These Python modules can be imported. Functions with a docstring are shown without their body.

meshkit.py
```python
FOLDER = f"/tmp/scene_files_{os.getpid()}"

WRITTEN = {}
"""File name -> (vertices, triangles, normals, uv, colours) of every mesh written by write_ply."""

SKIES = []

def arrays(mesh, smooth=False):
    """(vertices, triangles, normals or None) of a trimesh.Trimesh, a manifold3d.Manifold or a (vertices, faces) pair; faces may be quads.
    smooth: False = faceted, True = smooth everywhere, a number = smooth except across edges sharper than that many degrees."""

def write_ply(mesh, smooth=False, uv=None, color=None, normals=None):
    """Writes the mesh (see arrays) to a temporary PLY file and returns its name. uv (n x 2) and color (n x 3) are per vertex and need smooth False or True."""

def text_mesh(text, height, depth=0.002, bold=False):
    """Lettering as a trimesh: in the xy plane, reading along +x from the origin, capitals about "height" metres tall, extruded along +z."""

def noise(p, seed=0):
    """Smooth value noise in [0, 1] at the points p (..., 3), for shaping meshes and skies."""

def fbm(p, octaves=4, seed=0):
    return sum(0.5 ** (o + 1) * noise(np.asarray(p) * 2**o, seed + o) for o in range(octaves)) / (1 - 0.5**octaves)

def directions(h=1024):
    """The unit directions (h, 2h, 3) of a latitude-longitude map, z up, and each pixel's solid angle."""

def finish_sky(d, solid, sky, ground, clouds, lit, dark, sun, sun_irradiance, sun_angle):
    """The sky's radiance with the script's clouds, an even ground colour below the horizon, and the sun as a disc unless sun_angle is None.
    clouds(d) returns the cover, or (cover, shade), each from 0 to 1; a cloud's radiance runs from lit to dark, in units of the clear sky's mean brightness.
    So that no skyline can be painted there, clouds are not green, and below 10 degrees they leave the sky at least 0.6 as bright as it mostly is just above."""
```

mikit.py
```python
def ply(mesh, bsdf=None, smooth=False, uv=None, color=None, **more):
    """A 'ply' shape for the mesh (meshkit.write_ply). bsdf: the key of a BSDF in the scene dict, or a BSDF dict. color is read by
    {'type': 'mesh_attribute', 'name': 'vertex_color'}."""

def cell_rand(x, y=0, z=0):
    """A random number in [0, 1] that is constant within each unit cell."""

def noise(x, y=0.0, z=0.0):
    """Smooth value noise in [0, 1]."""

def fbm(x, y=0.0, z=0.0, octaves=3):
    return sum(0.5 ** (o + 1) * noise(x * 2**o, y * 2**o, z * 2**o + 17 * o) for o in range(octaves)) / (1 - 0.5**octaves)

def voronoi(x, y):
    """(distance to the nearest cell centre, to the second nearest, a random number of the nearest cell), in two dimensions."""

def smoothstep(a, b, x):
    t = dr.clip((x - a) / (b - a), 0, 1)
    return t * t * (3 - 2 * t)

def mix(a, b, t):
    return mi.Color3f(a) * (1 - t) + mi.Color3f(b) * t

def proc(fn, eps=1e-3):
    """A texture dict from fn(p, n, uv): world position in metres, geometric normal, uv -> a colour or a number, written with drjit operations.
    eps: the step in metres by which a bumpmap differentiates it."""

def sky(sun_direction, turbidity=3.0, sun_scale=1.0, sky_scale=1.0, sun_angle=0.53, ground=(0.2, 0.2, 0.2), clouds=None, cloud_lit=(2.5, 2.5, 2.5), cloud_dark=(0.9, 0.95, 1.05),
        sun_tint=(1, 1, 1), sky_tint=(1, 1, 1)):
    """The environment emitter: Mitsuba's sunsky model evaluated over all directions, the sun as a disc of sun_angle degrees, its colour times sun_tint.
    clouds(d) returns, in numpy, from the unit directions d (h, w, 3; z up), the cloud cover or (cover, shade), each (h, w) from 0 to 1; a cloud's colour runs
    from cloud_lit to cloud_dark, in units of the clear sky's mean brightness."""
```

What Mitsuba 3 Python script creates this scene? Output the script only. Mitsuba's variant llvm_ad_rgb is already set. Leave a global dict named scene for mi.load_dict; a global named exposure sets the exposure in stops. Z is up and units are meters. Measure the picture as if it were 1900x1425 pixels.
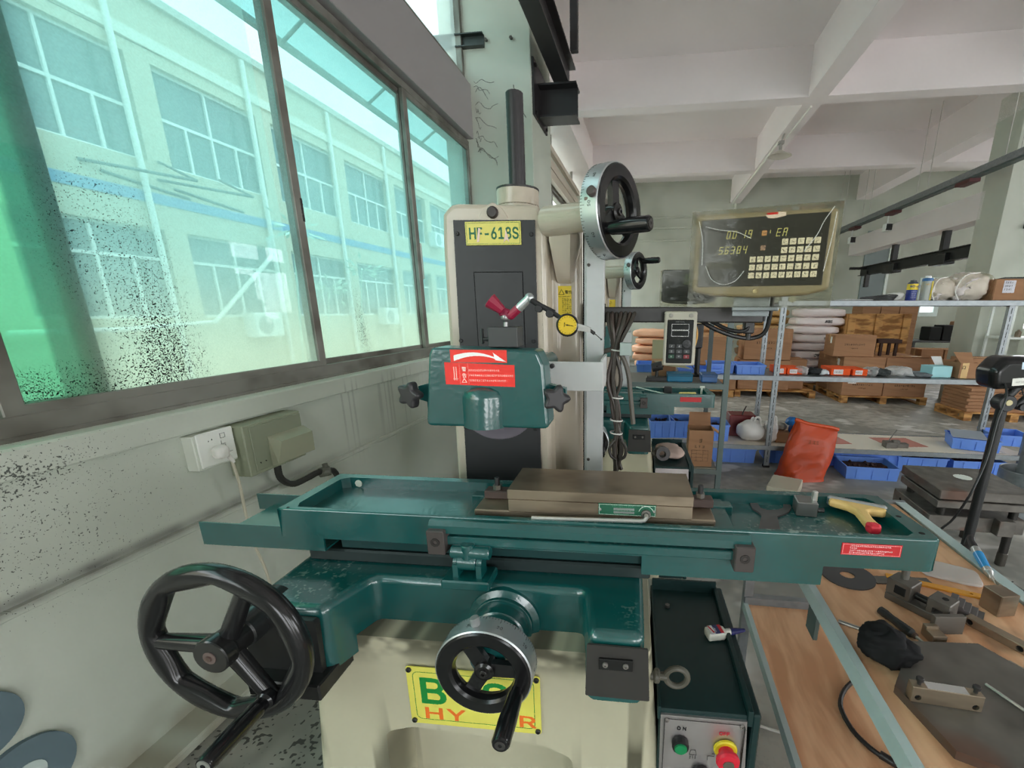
import math, glob
import numpy as np, trimesh, drjit as dr, mitsuba as mi
from shapely.geometry import Polygon, Point, box as sbox
from shapely import affinity
import meshkit, mikit
from mikit import proc, noise, fbm, voronoi, smoothstep, mix

scene, labels = {}, {}
PI = math.pi

# ------------------------------------------------------------------ camera, sky, exposure
def cam_axes(yaw, pitch, roll):
    cy, sy, cp, sp, cr, sr = math.cos(yaw), math.sin(yaw), math.cos(pitch), math.sin(pitch), math.cos(roll), math.sin(roll)
    f = np.array([sy * cp, cy * cp, sp]); r = np.array([cy, -sy, 0.0]); u = np.cross(r, f)
    return f, -r * sr + u * cr
_f, _u = cam_axes(-0.13947, -0.26603, 0.0015)
EYE = [0.0, 0.0, 1.4]
scene['camera'] = {'type': 'perspective', 'fov': 2 * math.degrees(math.atan(950 / 814.58)), 'fov_axis': 'x', 'near_clip': 0.02, 'far_clip': 200.0,
                   'to_world': mi.ScalarTransform4f().look_at(origin=EYE, target=[EYE[k] + float(_f[k]) for k in range(3)], up=[float(x) for x in _u]),
                   'principal_point_offset_x': -139.86 / 1900, 'principal_point_offset_y': -86.5 / 1425}
exposure = 2.35
scene['sky'] = mikit.sky([-0.35, 0.35, 0.87], sun_scale=0.0, sky_scale=1.0, ground=(0.75, 0.73, 0.72), clouds=lambda d: np.ones(d.shape[:2]), cloud_lit=(10.5, 10.8, 11.0), cloud_dark=(10.5, 10.8, 11.0))

# ------------------------------------------------------------------ materials
def lin(c):
    c = np.asarray(c, float) / 255
    return np.where(c < 0.04045, c / 12.92, ((c + 0.055) / 1.055) ** 2.4)
def L(*c): return mi.Color3f(*[float(x) for x in lin(c)])
def rgb(c): return {'type': 'rgb', 'value': [float(x) for x in lin(c)]}
VC = {'type': 'mesh_attribute', 'name': 'vertex_color'}
def two(b): return {'type': 'twosided', 'bsdf': b}
def pr(color, rough, **k): return two({'type': 'principled', 'base_color': color, 'roughness': rough, **k})
scene['matte'] = pr(VC, 0.8, specular=0.3)
scene['satin'] = pr(VC, 0.42, specular=0.5)
scene['gloss'] = pr(VC, 0.16, specular=0.5)
scene['metal'] = pr(VC, 0.34, metallic=0.85)

def f_wall(p, n, uv):
    base = mix(L(190, 195, 184), L(176, 182, 170), smoothstep(0.35, 0.7, fbm(p.y * 1.7, p.z * 1.7, p.x * 1.7, 2)))
    near = dr.exp(-dr.square((p.y - 0.75) / 0.38) - dr.square((p.z - 0.86) / 0.2)) * smoothstep(-1.35, -1.5, p.x)
    near2 = dr.exp(-dr.square((p.y - 0.78) / 0.16) - dr.square((p.z - 1.0) / 0.045)) * smoothstep(-1.35, -1.5, p.x)
    sp = fbm(p.y * 260, p.z * 260, 3.0, 2)
    m = smoothstep(0.86 - 0.14 * near - 0.28 * near2, 0.95 - 0.14 * near - 0.24 * near2, sp) * smoothstep(0.03, 0.3, near + near2)
    ledge = dr.exp(-dr.square((p.z - 0.685) / 0.018)) * smoothstep(-1.35, -1.5, p.x) * smoothstep(2.6, 0.6, p.y) * 0.8
    drip = smoothstep(0.62, 0.8, noise(p.y * 55, p.z * 1.2)) * smoothstep(0.55, 0.9, p.z) * smoothstep(1.08, 1.0, p.z) * smoothstep(1.9, 2.0, p.y) * smoothstep(3.0, 2.6, p.y) * smoothstep(-1.35, -1.5, p.x) * 0.22
    c = mix(base, L(40, 45, 42), dr.clip(m + drip, 0, 1) * 0.85)
    low = smoothstep(0.22, 0.0, p.z) * noise(p.y * 14, p.z * 18, 1.0) * 0.7
    return mix(mix(c, L(52, 46, 50), ledge * (0.4 + 0.6 * noise(p.y * 22, 2.0))), L(120, 105, 80), dr.clip(low, 0, 1))
scene['wall_paint'] = pr(proc(f_wall), 0.75, specular=0.3)

def f_ceil(p, n, uv):
    return mix(L(232, 225, 225), L(222, 217, 217), noise(p.x * 1.3, p.y * 1.3, p.z * 1.3))
scene['ceiling_paint'] = pr(proc(f_ceil), 0.85, specular=0.2)

def f_floor(p, n, uv):
    a = fbm(p.x * 1.3, p.y * 1.3, 0.0, 3); b = fbm(p.x * 14, p.y * 14, 1.0, 2)
    c = mix(L(128, 128, 122), L(168, 166, 158), smoothstep(0.3, 0.75, 0.6 * a + 0.4 * b))
    c = mix(c, L(206, 204, 200), smoothstep(0.62, 0.74, fbm(p.x * 3.1 + 9, p.y * 5.1, 4.0, 3)) * 0.6)
    sp = smoothstep(0.72, 0.78, noise(p.x * 105, p.y * 105) * 0.75 + 0.3 * noise(p.x * 11, p.y * 11)) * smoothstep(2.2, 1.2, p.y) * smoothstep(0.6, -0.3, p.x) * 0.8
    return mix(c, L(38, 38, 36), sp)
scene['concrete_floor'] = pr(proc(f_floor), 0.5, specular=0.4)

def f_teal(p, n, uv):
    c = mix(L(6, 76, 74), L(4, 66, 65), fbm(p.x * 9, p.y * 9, p.z * 9))
    dust = smoothstep(0.55, 0.78, fbm(p.x * 130, p.y * 130, p.z * 130, 2)) * smoothstep(0.5, 0.75, fbm(p.x * 6, p.y * 6, p.z * 6 + 3)) * smoothstep(0.7, 0.95, n.z) * 0.5
    return mix(c, L(150, 165, 158), dust)
def f_bump(p, n, uv): return fbm(p.x * 160, p.y * 160, p.z * 160, 2)
def f_trough(p, n, uv): return 0.15 + 0.12 * fbm(p.x * 40, p.y * 40, p.z * 40)
scene['teal_paint'] = two({'type': 'bumpmap', 'scale': 0.00035, 'texture': proc(f_bump, 1e-3), 'bsdf': {'type': 'principled', 'base_color': proc(f_teal), 'roughness': proc(f_trough), 'specular': 1.0, 'clearcoat': 1.0, 'clearcoat_gloss': 0.92}})

def f_cream(p, n, uv):
    c = mix(L(186, 181, 157), L(174, 170, 147), fbm(p.x * 4, p.y * 4, p.z * 4))
    runs = smoothstep(0.64, 0.80, noise(p.x * 34, p.z * 2.2, p.y * 3)) * smoothstep(0.78, 0.6, p.z) * smoothstep(0.3, 0.7, fbm(p.x * 7, p.z * 5, 2.0)) * 0.95
    top = smoothstep(0.69, 0.755, p.z) * smoothstep(0.9, 0.8, p.z) * smoothstep(0.35, 0.62, fbm(p.x * 16, p.z * 26, 3.0, 3)) * 0.85
    return mix(c, L(62, 60, 46), dr.clip(runs + top, 0, 0.9))
scene['cream_paint'] = pr(proc(f_cream), 0.3, specular=0.5)

def f_ply(p, n, uv):
    g = fbm(p.x * 30 + 4 * fbm(p.x * 2, p.y * 2, 1.0), p.y * 5, 2.0, 4)
    c = mix(L(216, 172, 136), L(196, 146, 110), smoothstep(0.3, 0.7, g))
    st = smoothstep(0.6, 0.8, fbm(p.x * 9 + 30, p.y * 7, p.z * 4, 4)) * 0.6
    return mix(c, L(104, 76, 60), st)
scene['plywood'] = pr(proc(f_ply), 0.6, specular=0.3)

def f_card(p, n, uv):
    return mix(L(168, 128, 98), L(148, 110, 82), fbm(p.x * 5 + p.z * 40, p.y * 5, p.z * 5))
scene['cardboard'] = pr(proc(f_card), 0.85, specular=0.15)
def f_pal(p, n, uv):
    return mix(L(196, 150, 96), L(138, 96, 58), smoothstep(0.35, 0.7, fbm(p.x * 6, p.y * 6, p.z * 16)))
scene['rough_wood'] = pr(proc(f_pal), 0.8, specular=0.15)

def f_steel(p, n, uv):
    return mix(L(160, 145, 126), L(128, 114, 98), smoothstep(0.3, 0.8, fbm(p.x * 9, p.y * 14, p.z * 30, 4)))
scene['ground_steel'] = pr(proc(f_steel), 0.33, metallic=0.75)
def f_rust(p, n, uv):
    c = mix(L(124, 120, 114), L(82, 78, 73), fbm(p.x * 22, p.y * 22, p.z * 22, 4))
    return mix(c, L(104, 72, 58), smoothstep(0.56, 0.75, fbm(p.x * 7 + 5, p.y * 7, p.z * 7, 3)) * 0.7)
scene['worn_steel'] = pr(proc(f_rust), 0.45, metallic=0.55)
def f_galv(p, n, uv):
    return mix(L(146, 152, 155), L(118, 124, 127), fbm(p.x * 35, p.y * 35, p.z * 35, 2))
scene['galvanized'] = pr(proc(f_galv), 0.38, metallic=0.55)
def f_sill(p, n, uv):
    return mix(L(140, 139, 132), L(98, 93, 86), smoothstep(0.3, 0.8, fbm(p.y * 5, p.z * 6, p.x * 9, 4)))
scene['aluminium_frame'] = pr(proc(f_sill), 0.45, metallic=0.4)

# window glass: tinted film, hazy with dust, mould specks in the low corners
def specks(p):
    g = dr.exp(-dr.square((p.y - 1.30) / 0.10) - dr.square((p.z - 1.27) / 0.17)) + 0.6 * dr.exp(-dr.square((p.y - 1.05) / 0.3) - dr.square((p.z - 1.17) / 0.08)) \
        + 0.75 * dr.exp(-dr.square((p.y - 2.42 + 0.12 * (p.z - 1.3)) / 0.05) - dr.square((p.z - 1.30) / 0.2)) + 0.35 * dr.exp(-dr.square((p.y - 1.22) / 0.2) - dr.square((p.z - 1.6) / 0.25))
    return smoothstep(0.70, 0.78, fbm(p.y * 380, p.z * 380, 5.0, 2) + 0.28 * dr.minimum(g, 1.0) - 0.08)* smoothstep(0.06, 0.25, g)
def f_haze_c(p, n, uv):
    low = smoothstep(1.75, 1.15, p.z)
    c = mix(L(168, 234, 228), L(216, 236, 208), low * 0.8) * 0.6
    return mix(c, L(8, 10, 10), specks(p))
def f_haze_w(p, n, uv):
    low = smoothstep(1.8, 1.15, p.z)
    h = 0.43 + 0.22 * low + 0.16 * (fbm(p.y * 3, p.z * 3, 1.0) - 0.5) + 0.06 * noise(p.y * 240, p.z * 240)
    h = h * (0.35 + 0.65 * smoothstep(1.0, 1.02, p.y))
    h = h - 0.26 * smoothstep(1.905, 1.915, p.y + 0.03 * (p.z - 1.6)) * smoothstep(2.0, 1.99, p.y) - 0.22 * smoothstep(4.0, 4.01, p.y)
    return dr.clip(dr.maximum(h, specks(p)), 0, 1)
def f_haze_c2(p, n, uv): return mix(L(140, 238, 195) * 0.62, L(8, 10, 10), specks(p))
def f_haze_w2(p, n, uv): return dr.clip(dr.maximum(0.5 + 0.4 * (fbm(p.y * 4, p.z * 4, 1.0) - 0.5), specks(p)), 0, 1)
HAZE = proc(f_haze_w)
def film(color, tint, weight):
    return {'type': 'blendbsdf', 'weight': weight,
            'a': {'type': 'thindielectric', 'specular_transmittance': {'type': 'rgb', 'value': tint or [1, 1, 1]}},
            'b': {'type': 'principledthin', 'base_color': color, 'roughness': 0.9, 'diff_trans': 1.3, 'spec_trans': 0.0, 'spec_tint': 0.0, 'eta': 1.3}}
def f_tint(p, n, uv): return mix(mi.Color3f(0.75, 0.92, 0.84), mi.Color3f(0.16, 0.285, 0.285), smoothstep(1.0, 1.02, p.y))
scene['film_glass'] = film(proc(f_haze_c), None, HAZE); scene['film_glass']['a']['specular_transmittance'] = proc(f_tint)
scene['green_film_glass'] = film(proc(f_haze_c2), [0.09, 0.30, 0.21], proc(f_haze_w2))
scene['clear_glass'] = film({'type': 'rgb', 'value': [0.8, 0.88, 0.86]}, [0.82, 0.88, 0.88], {'type': 'rgb', 'value': 0.35} if False else 0.3)
scene['clear_film'] = {'type': 'blendbsdf', 'weight': 0.022, 'a': {'type': 'thindielectric', 'int_ior': 1.16, 'specular_transmittance': {'type': 'rgb', 'value': [0.93, 0.92, 0.86]}},
                       'b': {'type': 'principledthin', 'base_color': {'type': 'rgb', 'value': [0.4, 0.4, 0.36]}, 'roughness': 0.4, 'diff_trans': 1.0, 'eta': 1.4}}
scene['polythene'] = {'type': 'blendbsdf', 'weight': 0.55, 'a': {'type': 'thindielectric', 'int_ior': 1.25}, 'b': {'type': 'principledthin', 'base_color': {'type': 'rgb', 'value': [0.8, 0.8, 0.8]}, 'roughness': 0.35, 'diff_trans': 0.8, 'eta': 1.4}}
scene['awning_sheet'] = {'type': 'principledthin', 'base_color': {'type': 'rgb', 'value': [0.6, 0.85, 0.85]}, 'roughness': 0.6, 'diff_trans': 1.4, 'eta': 1.4}
scene['open_glass'] = {'type': 'thindielectric', 'specular_transmittance': {'type': 'rgb', 'value': [0.9, 0.94, 0.93]}}
# ------------------------------------------------------------------ mesh helpers
FR = [np.eye(4)]
def rotz(a, o=(0, 0, 0)): return trimesh.transformations.rotation_matrix(math.radians(a), [0, 0, 1], o)
def rot(a, ax, o=(0, 0, 0)): return trimesh.transformations.rotation_matrix(math.radians(a), ax, o)
def move(x, y, z=0.0): return trimesh.transformations.translation_matrix([x, y, z])
def tm(v, f): return trimesh.Trimesh(np.asarray(v, float), np.asarray(f, int), process=False)
def cat(*m): return trimesh.util.concatenate([x for x in m])
def xf(m, *ts):
    m = m.copy()
    for t in ts: m.apply_transform(t)
    return m
def uniq(k):
    if k not in scene and k not in labels and not any(s.startswith(k + '__') for s in ()): return k
    i = 1
    while f'{k}_{i:03d}' in scene or f'{k}_{i:03d}' in labels: i += 1
    return f'{k}_{i:03d}'
def put(key, mesh, mat='matte', col=None, smooth=30):
    m = mesh.copy(); m.apply_transform(FR[-1])
    v, f, n = meshkit.arrays(m, smooth)
    sm = trimesh.Trimesh(v, f, process=False)
    cc = None
    if mat in ('matte', 'satin', 'gloss', 'metal'):
        cc = np.tile(lin(col if col is not None else (128, 128, 128)), (len(v), 1))
    scene[key] = mikit.ply(sm, mat, smooth=smooth is not False, color=cc)
    return key
def thing(name, label, category, group=None):
    k = uniq(name); labels[k] = {'label': label, 'category': category}
    if group: labels[k]['group'] = group
    return k
def part(parent, name, mesh, mat='matte', col=None, smooth=30, label=None, kind=None):
    k = uniq(parent + '__' + name); put(k, mesh, mat, col, smooth)
    if label or kind: labels[k] = {a: b for a, b in (('label', label), ('kind', kind)) if b}
    return k
def solo(name, mesh, mat, col, label, category, group=None, smooth=30, kind=None):
    k = thing(name, label, category, group); put(k, mesh, mat, col, smooth)
    if kind: labels[k]['kind'] = kind
    return k
def struct(name, mesh, mat, col=None, smooth=30, label=None):
    k = uniq(name); put(k, mesh, mat, col, smooth); labels[k] = {'kind': 'structure'}
    if label: labels[k]['label'] = label
    return k

_bf = None
def box(lo, hi, c=0.0):
    global _bf
    lo, hi = np.minimum(lo, hi).astype(float), np.maximum(lo, hi).astype(float)
    if c <= 0: return trimesh.creation.box(bounds=[lo, hi])
    c = min(c, 0.45 * float((hi - lo).min())); s = []
    for x in (-1, 1):
        for y in (-1, 1):
            for z in (-1, 1):
                for a in range(3):
                    s.append([(q, 1.0 if k == a else 0.0) for k, q in enumerate((x, y, z))])
    v = np.array([[(hi[k] - (0 if full else c)) if q > 0 else (lo[k] + (0 if full else c)) for k, (q, full) in enumerate(row)] for row in s])
    if _bf is None:
        u = np.array([[q * (2.0 if full else 1.5) for q, full in row] for row in s])
        h = trimesh.convex.convex_hull(u); idx = [int(np.argmin(((u - x) ** 2).sum(1))) for x in h.vertices]
        _bf = np.array(idx)[h.faces]
    return tm(v, _bf)
def hull(pts): return trimesh.convex.convex_hull(np.asarray(pts, float))
def frame_of(ax):
    z = np.asarray(ax, float); z = z / np.linalg.norm(z)
    x = np.cross([0, 0, 1.0] if abs(z[2]) < 0.9 else [1.0, 0, 0], z); x /= np.linalg.norm(x)
    return x, np.cross(z, x), z
def lathe(prof, o=(0, 0, 0), ax=(0, 0, 1), n=28):
    x, y, z = frame_of(ax); o = np.asarray(o, float); a = np.arange(n) * 2 * PI / n
    v = np.vstack([o + h * z + r * (np.cos(a)[:, None] * x + np.sin(a)[:, None] * y) for r, h in prof])
    f = []
    for i in range(len(prof) - 1):
        for j in range(n):
            p, q = i * n + j, i * n + (j + 1) % n
            if prof[i][0] > 1e-9: f.append([p, q, q + n])
            if prof[i + 1][0] > 1e-9: f.append([p, q + n, p + n])
    m = tm(v, f); m.merge_vertices(); return m
def cyl(a, b, r, r2=None, n=24, ch=0.0):
    a, b = np.asarray(a, float), np.asarray(b, float); h = np.linalg.norm(b - a); r2 = r if r2 is None else r2
    p = [(0, 0), (r - ch, 0), (r, ch), (r2, h - ch), (r2 - ch, h), (0, h)] if ch else [(0, 0), (r, 0), (r2, h), (0, h)]
    return lathe(p, a, b - a, n)
def spline(pts, k=6):
    p = np.asarray(pts, float)
    if len(p) < 3: return p
    q = np.vstack([2 * p[0] - p[1], p, 2 * p[-1] - p[-2]]); out = []
    for i in range(1, len(q) - 2):
        for t in np.linspace(0, 1, k, endpoint=False):
            a, b, c, d = q[i - 1:i + 3]
            out.append(0.5 * (2 * b + (c - a) * t + (2 * a - 5 * b + 4 * c - d) * t * t + (3 * b - a - 3 * c + d) * t ** 3))
    return np.vstack([out, p[-1]])
def tube(pts, r, n=8, k=6, closed=False):
    p = spline(pts, k) if k else np.asarray(pts, float)
    m = len(p); t = np.gradient(p, axis=0)
    if closed: t = np.roll(p, -1, 0) - np.roll(p, 1, 0)
    t /= np.linalg.norm(t, axis=1, keepdims=True) + 1e-12
    u = frame_of(t[0])[0]; V = []; a = np.arange(n) * 2 * PI / n
    rr = np.broadcast_to(r, (m,))
    for i in range(m):
        u = u - t[i] * (u @ t[i]); u /= np.linalg.norm(u) + 1e-12; w = np.cross(t[i], u)
        V.append(p[i] + rr[i] * (np.cos(a)[:, None] * u + np.sin(a)[:, None] * w))
    f = []
    for i in range(m if closed else m - 1):
        for j in range(n):
            i2 = (i + 1) % m
            A, B, Cc, D = i * n + j, i * n + (j + 1) % n, i2 * n + (j + 1) % n, i2 * n + j
            f += [[A, B, Cc], [A, Cc, D]]
    v = np.vstack(V)
    if not closed:
        v = np.vstack([v, p[0], p[-1]]); c0, c1 = len(v) - 2, len(v) - 1
        f += [[c0, (j + 1) % n, j] for j in range(n)] + [[c1, (m - 1) * n + j, (m - 1) * n + (j + 1) % n] for j in range(n)]
    return tm(v, f)
def place(m, o, ex, ey):
    ex, ey = np.asarray(ex, float), np.asarray(ey, float); ex = ex / np.linalg.norm(ex); ez = np.cross(ex, ey); ez /= np.linalg.norm(ez); ey = np.cross(ez, ex)
    T = np.eye(4); T[:3, 0], T[:3, 1], T[:3, 2], T[:3, 3] = ex, ey, ez, o
    return xf(m, T)
def ext(poly, d, o=(0, 0, 0), ex=(1, 0, 0), ey=(0, 1, 0)):
    poly = poly if hasattr(poly, 'exterior') or hasattr(poly, 'geoms') else Polygon(poly)
    g = [trimesh.creation.extrude_polygon(q, d, engine='earcut') for q in getattr(poly, 'geoms', [poly])]
    return place(cat(*g), o, ex, ey)
def rpoly(w, h, r, n=6):
    p = sbox(-w / 2 + r, -h / 2 + r, w / 2 - r, h / 2 - r)
    return p.buffer(r, quad_segs=n)
def rext(poly, d, r, o=(0, 0, 0), ex=(1, 0, 0), ey=(0, 1, 0), n=140, both=False, k=4):
    """extruded with its far edge (and the near one too) rounded by r"""
    poly = poly if hasattr(poly, 'exterior') else Polygon(poly)
    ring = poly.exterior; s = np.linspace(0, ring.length, n, endpoint=False)
    P = np.array([ring.interpolate(x).coords[0] for x in s])
    if Polygon(P).exterior.is_ccw is False: P = P[::-1]
    t = np.roll(P, -1, 0) - np.roll(P, 1, 0); t /= np.linalg.norm(t, axis=1, keepdims=True) + 1e-12
    N = np.stack([t[:, 1], -t[:, 0]], 1)
    lv = []
    a = np.linspace(0, PI / 2, k + 1)
    if both: lv += [(r * (1 - math.sin(x)), r * (1 - math.cos(x))) for x in a]
    else: lv += [(0, 0)]
    lv += [(r * (1 - math.cos(x)), d - r * (1 - math.sin(x))) for x in a]
    V = np.vstack([np.c_[P - N * q, np.full(n, h)] for q, h in lv]); f = []
    for i in range(len(lv) - 1):
        for j in range(n):
            A, B = i * n + j, i * n + (j + 1) % n
            f += [[A, B, B + n], [A, B + n, A + n]]
    m = [tm(V, f)]
    for (q, h), up in ((lv[0], False), (lv[-1], True)):
        pp = Polygon(P - N * q)
        if not pp.is_valid: pp = pp.buffer(0)
        for g in getattr(pp, 'geoms', [pp]):
            vv, ff = trimesh.creation.triangulate_polygon(g, engine='earcut')
            ff = np.asarray(ff); nz = np.cross(vv[ff[:, 1]] - vv[ff[:, 0]], vv[ff[:, 2]] - vv[ff[:, 0]])
            ff = np.where((nz > 0)[:, None] == up, ff, ff[:, ::-1])
            m.append(tm(np.c_[vv, np.full(len(vv), h)], ff))
    return place(cat(*m), o, ex, ey)
def mani(m):
    import manifold3d as m3
    m = m.copy(); m.merge_vertices()
    return m3.Manifold(m3.Mesh(np.asarray(m.vertices, np.float32), np.asarray(m.faces, np.uint32)))
def unm(x):
    q = x.to_mesh(); return tm(q.vert_properties[:, :3], q.tri_verts)
def sub(a, *bs):
    r = mani(a)
    for b in bs: r = r - mani(b)
    out = unm(r)
    return out if len(out.faces) else a
def blob(c, s, e=(1, 1), amp=0.0, fr=6.0, seed=0, n=(14, 24)):
    """superellipsoid with half sizes s and exponents e, displaced by noise"""
    th = np.linspace(-PI / 2, PI / 2, n[0]); ph = np.arange(n[1]) * 2 * PI / n[1]
    sp = lambda x, k: np.sign(x) * np.abs(x) ** k
    V = np.array([[sp(math.cos(t), e[0]) * sp(math.cos(q), e[1]), sp(math.cos(t), e[0]) * sp(math.sin(q), e[1]), sp(math.sin(t), e[0])] for t in th for q in ph]) * s
    if amp:
        d = meshkit.fbm(V * fr + seed * 7.3, 3, seed) - 0.5
        V = V * (1 + (amp * 1.3 * d)[:, None])
    f = []
    for i in range(n[0] - 1):
        for j in range(n[1]):
            A, B = i * n[1] + j, i * n[1] + (j + 1) % n[1]
            f += [[A, B, B + n[1]], [A, B + n[1], A + n[1]]]
    m = tm(V + np.asarray(c, float), f); m.merge_vertices(); m.update_faces(m.nondegenerate_faces()); return m
def text(s, h, o, ex, ey, depth=0.0006, bold=False, center=False):
    m = meshkit.text_mesh(s, h, depth, bold)
    if center: m.apply_translation([-m.bounds[:, 0].mean(), 0, 0])
    return place(m, o, ex, ey)
def cjk(s, h, o, ex, ey, depth=0.0005):
    try:
        from PIL import Image, ImageDraw, ImageFont
        from shapely import union_all, box as bx
        font = ImageFont.truetype(glob.glob('/opt/blender-*/*/datafiles/fonts/Noto Sans CJK Regular.woff2')[0], 64)
        x0, y0, x1, y1 = font.getbbox(s, anchor='ls', stroke_width=1)
        im = Image.new('L', (x1 - x0 + 8, y1 - y0 + 8)); ImageDraw.Draw(im).text((4 - x0, 4 - y0), s, 255, font, anchor='ls', stroke_width=1)
        on = np.pad(np.asarray(im) > 127, ((0, 0), (1, 1))).astype(np.int8)
        r, st = np.nonzero(np.diff(on, axis=1) == 1); en = np.nonzero(np.diff(on, axis=1) == -1)[1]
        g = union_all(bx(st, -r - 1, en, -r)).simplify(0.7); k = h / 60.0
        g = affinity.affine_transform(g, [k, 0, 0, k, 0, (y1 - y0) * k])
        return place(cat(*[trimesh.creation.extrude_polygon(q, depth, engine='earcut') for q in getattr(g, 'geoms', [g])]), o, ex, ey)
    except Exception:
        return glyphs(len(s), h, o, ex, ey, depth)
def glyphs(nc, h, o, ex, ey, depth=0.0004, seed=1, pitch=1.1):
    """print too small to read: strokes in square cells"""
    rg = np.random.default_rng(seed); m = []
    for i in range(nc):
        x = i * h * pitch
        for q in (0.05, 0.45, 0.85):
            if rg.random() < 0.85: m.append(box([x + h * 0.05, h * q, 0], [x + h * (0.6 + 0.35 * rg.random()), h * (q + 0.13), depth]))
        m.append(box([x + h * 0.38 + h * 0.2 * rg.random(), 0, 0], [x + h * 0.52 + h * 0.2 * rg.random(), h, depth]))
    return place(cat(*m), o, ex, ey)
def ringpoly(ro, ri, n=32): return Point(0, 0).buffer(ro, quad_segs=n // 4).difference(Point(0, 0).buffer(ri, quad_segs=n // 4))
def screw(k, c, ax, r=0.004, col=(60, 58, 56), name='screw'):
    c, ax = np.asarray(c, float), np.asarray(ax, float)
    return part(k, name, sub(lathe([(0, 0), (r, 0), (r, r * 0.5), (r * 0.75, r * 0.8), (0, r * 0.8)], c, ax, 12), cyl(c + ax * r * 0.45, c + ax * r * 1.2, r * 0.4, n=6)), 'satin', col)
# ------------------------------------------------------------------ the building shell
XW, YB, YF, XR, ZC = -1.57, -4.2, 12.5, 9.6, 4.55      # window wall, back, far wall, right wall, slab
WX = -1.82                                                # outer face of the window wall
# structure of the hall: floor, slab, walls
struct('floor', box((WX, YB, -0.15), (XR, YF, 0.0)), 'concrete_floor')
struct('ceiling', box((WX, YB, ZC), (XR, YF, ZC + 0.2)), 'ceiling_paint')
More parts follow.
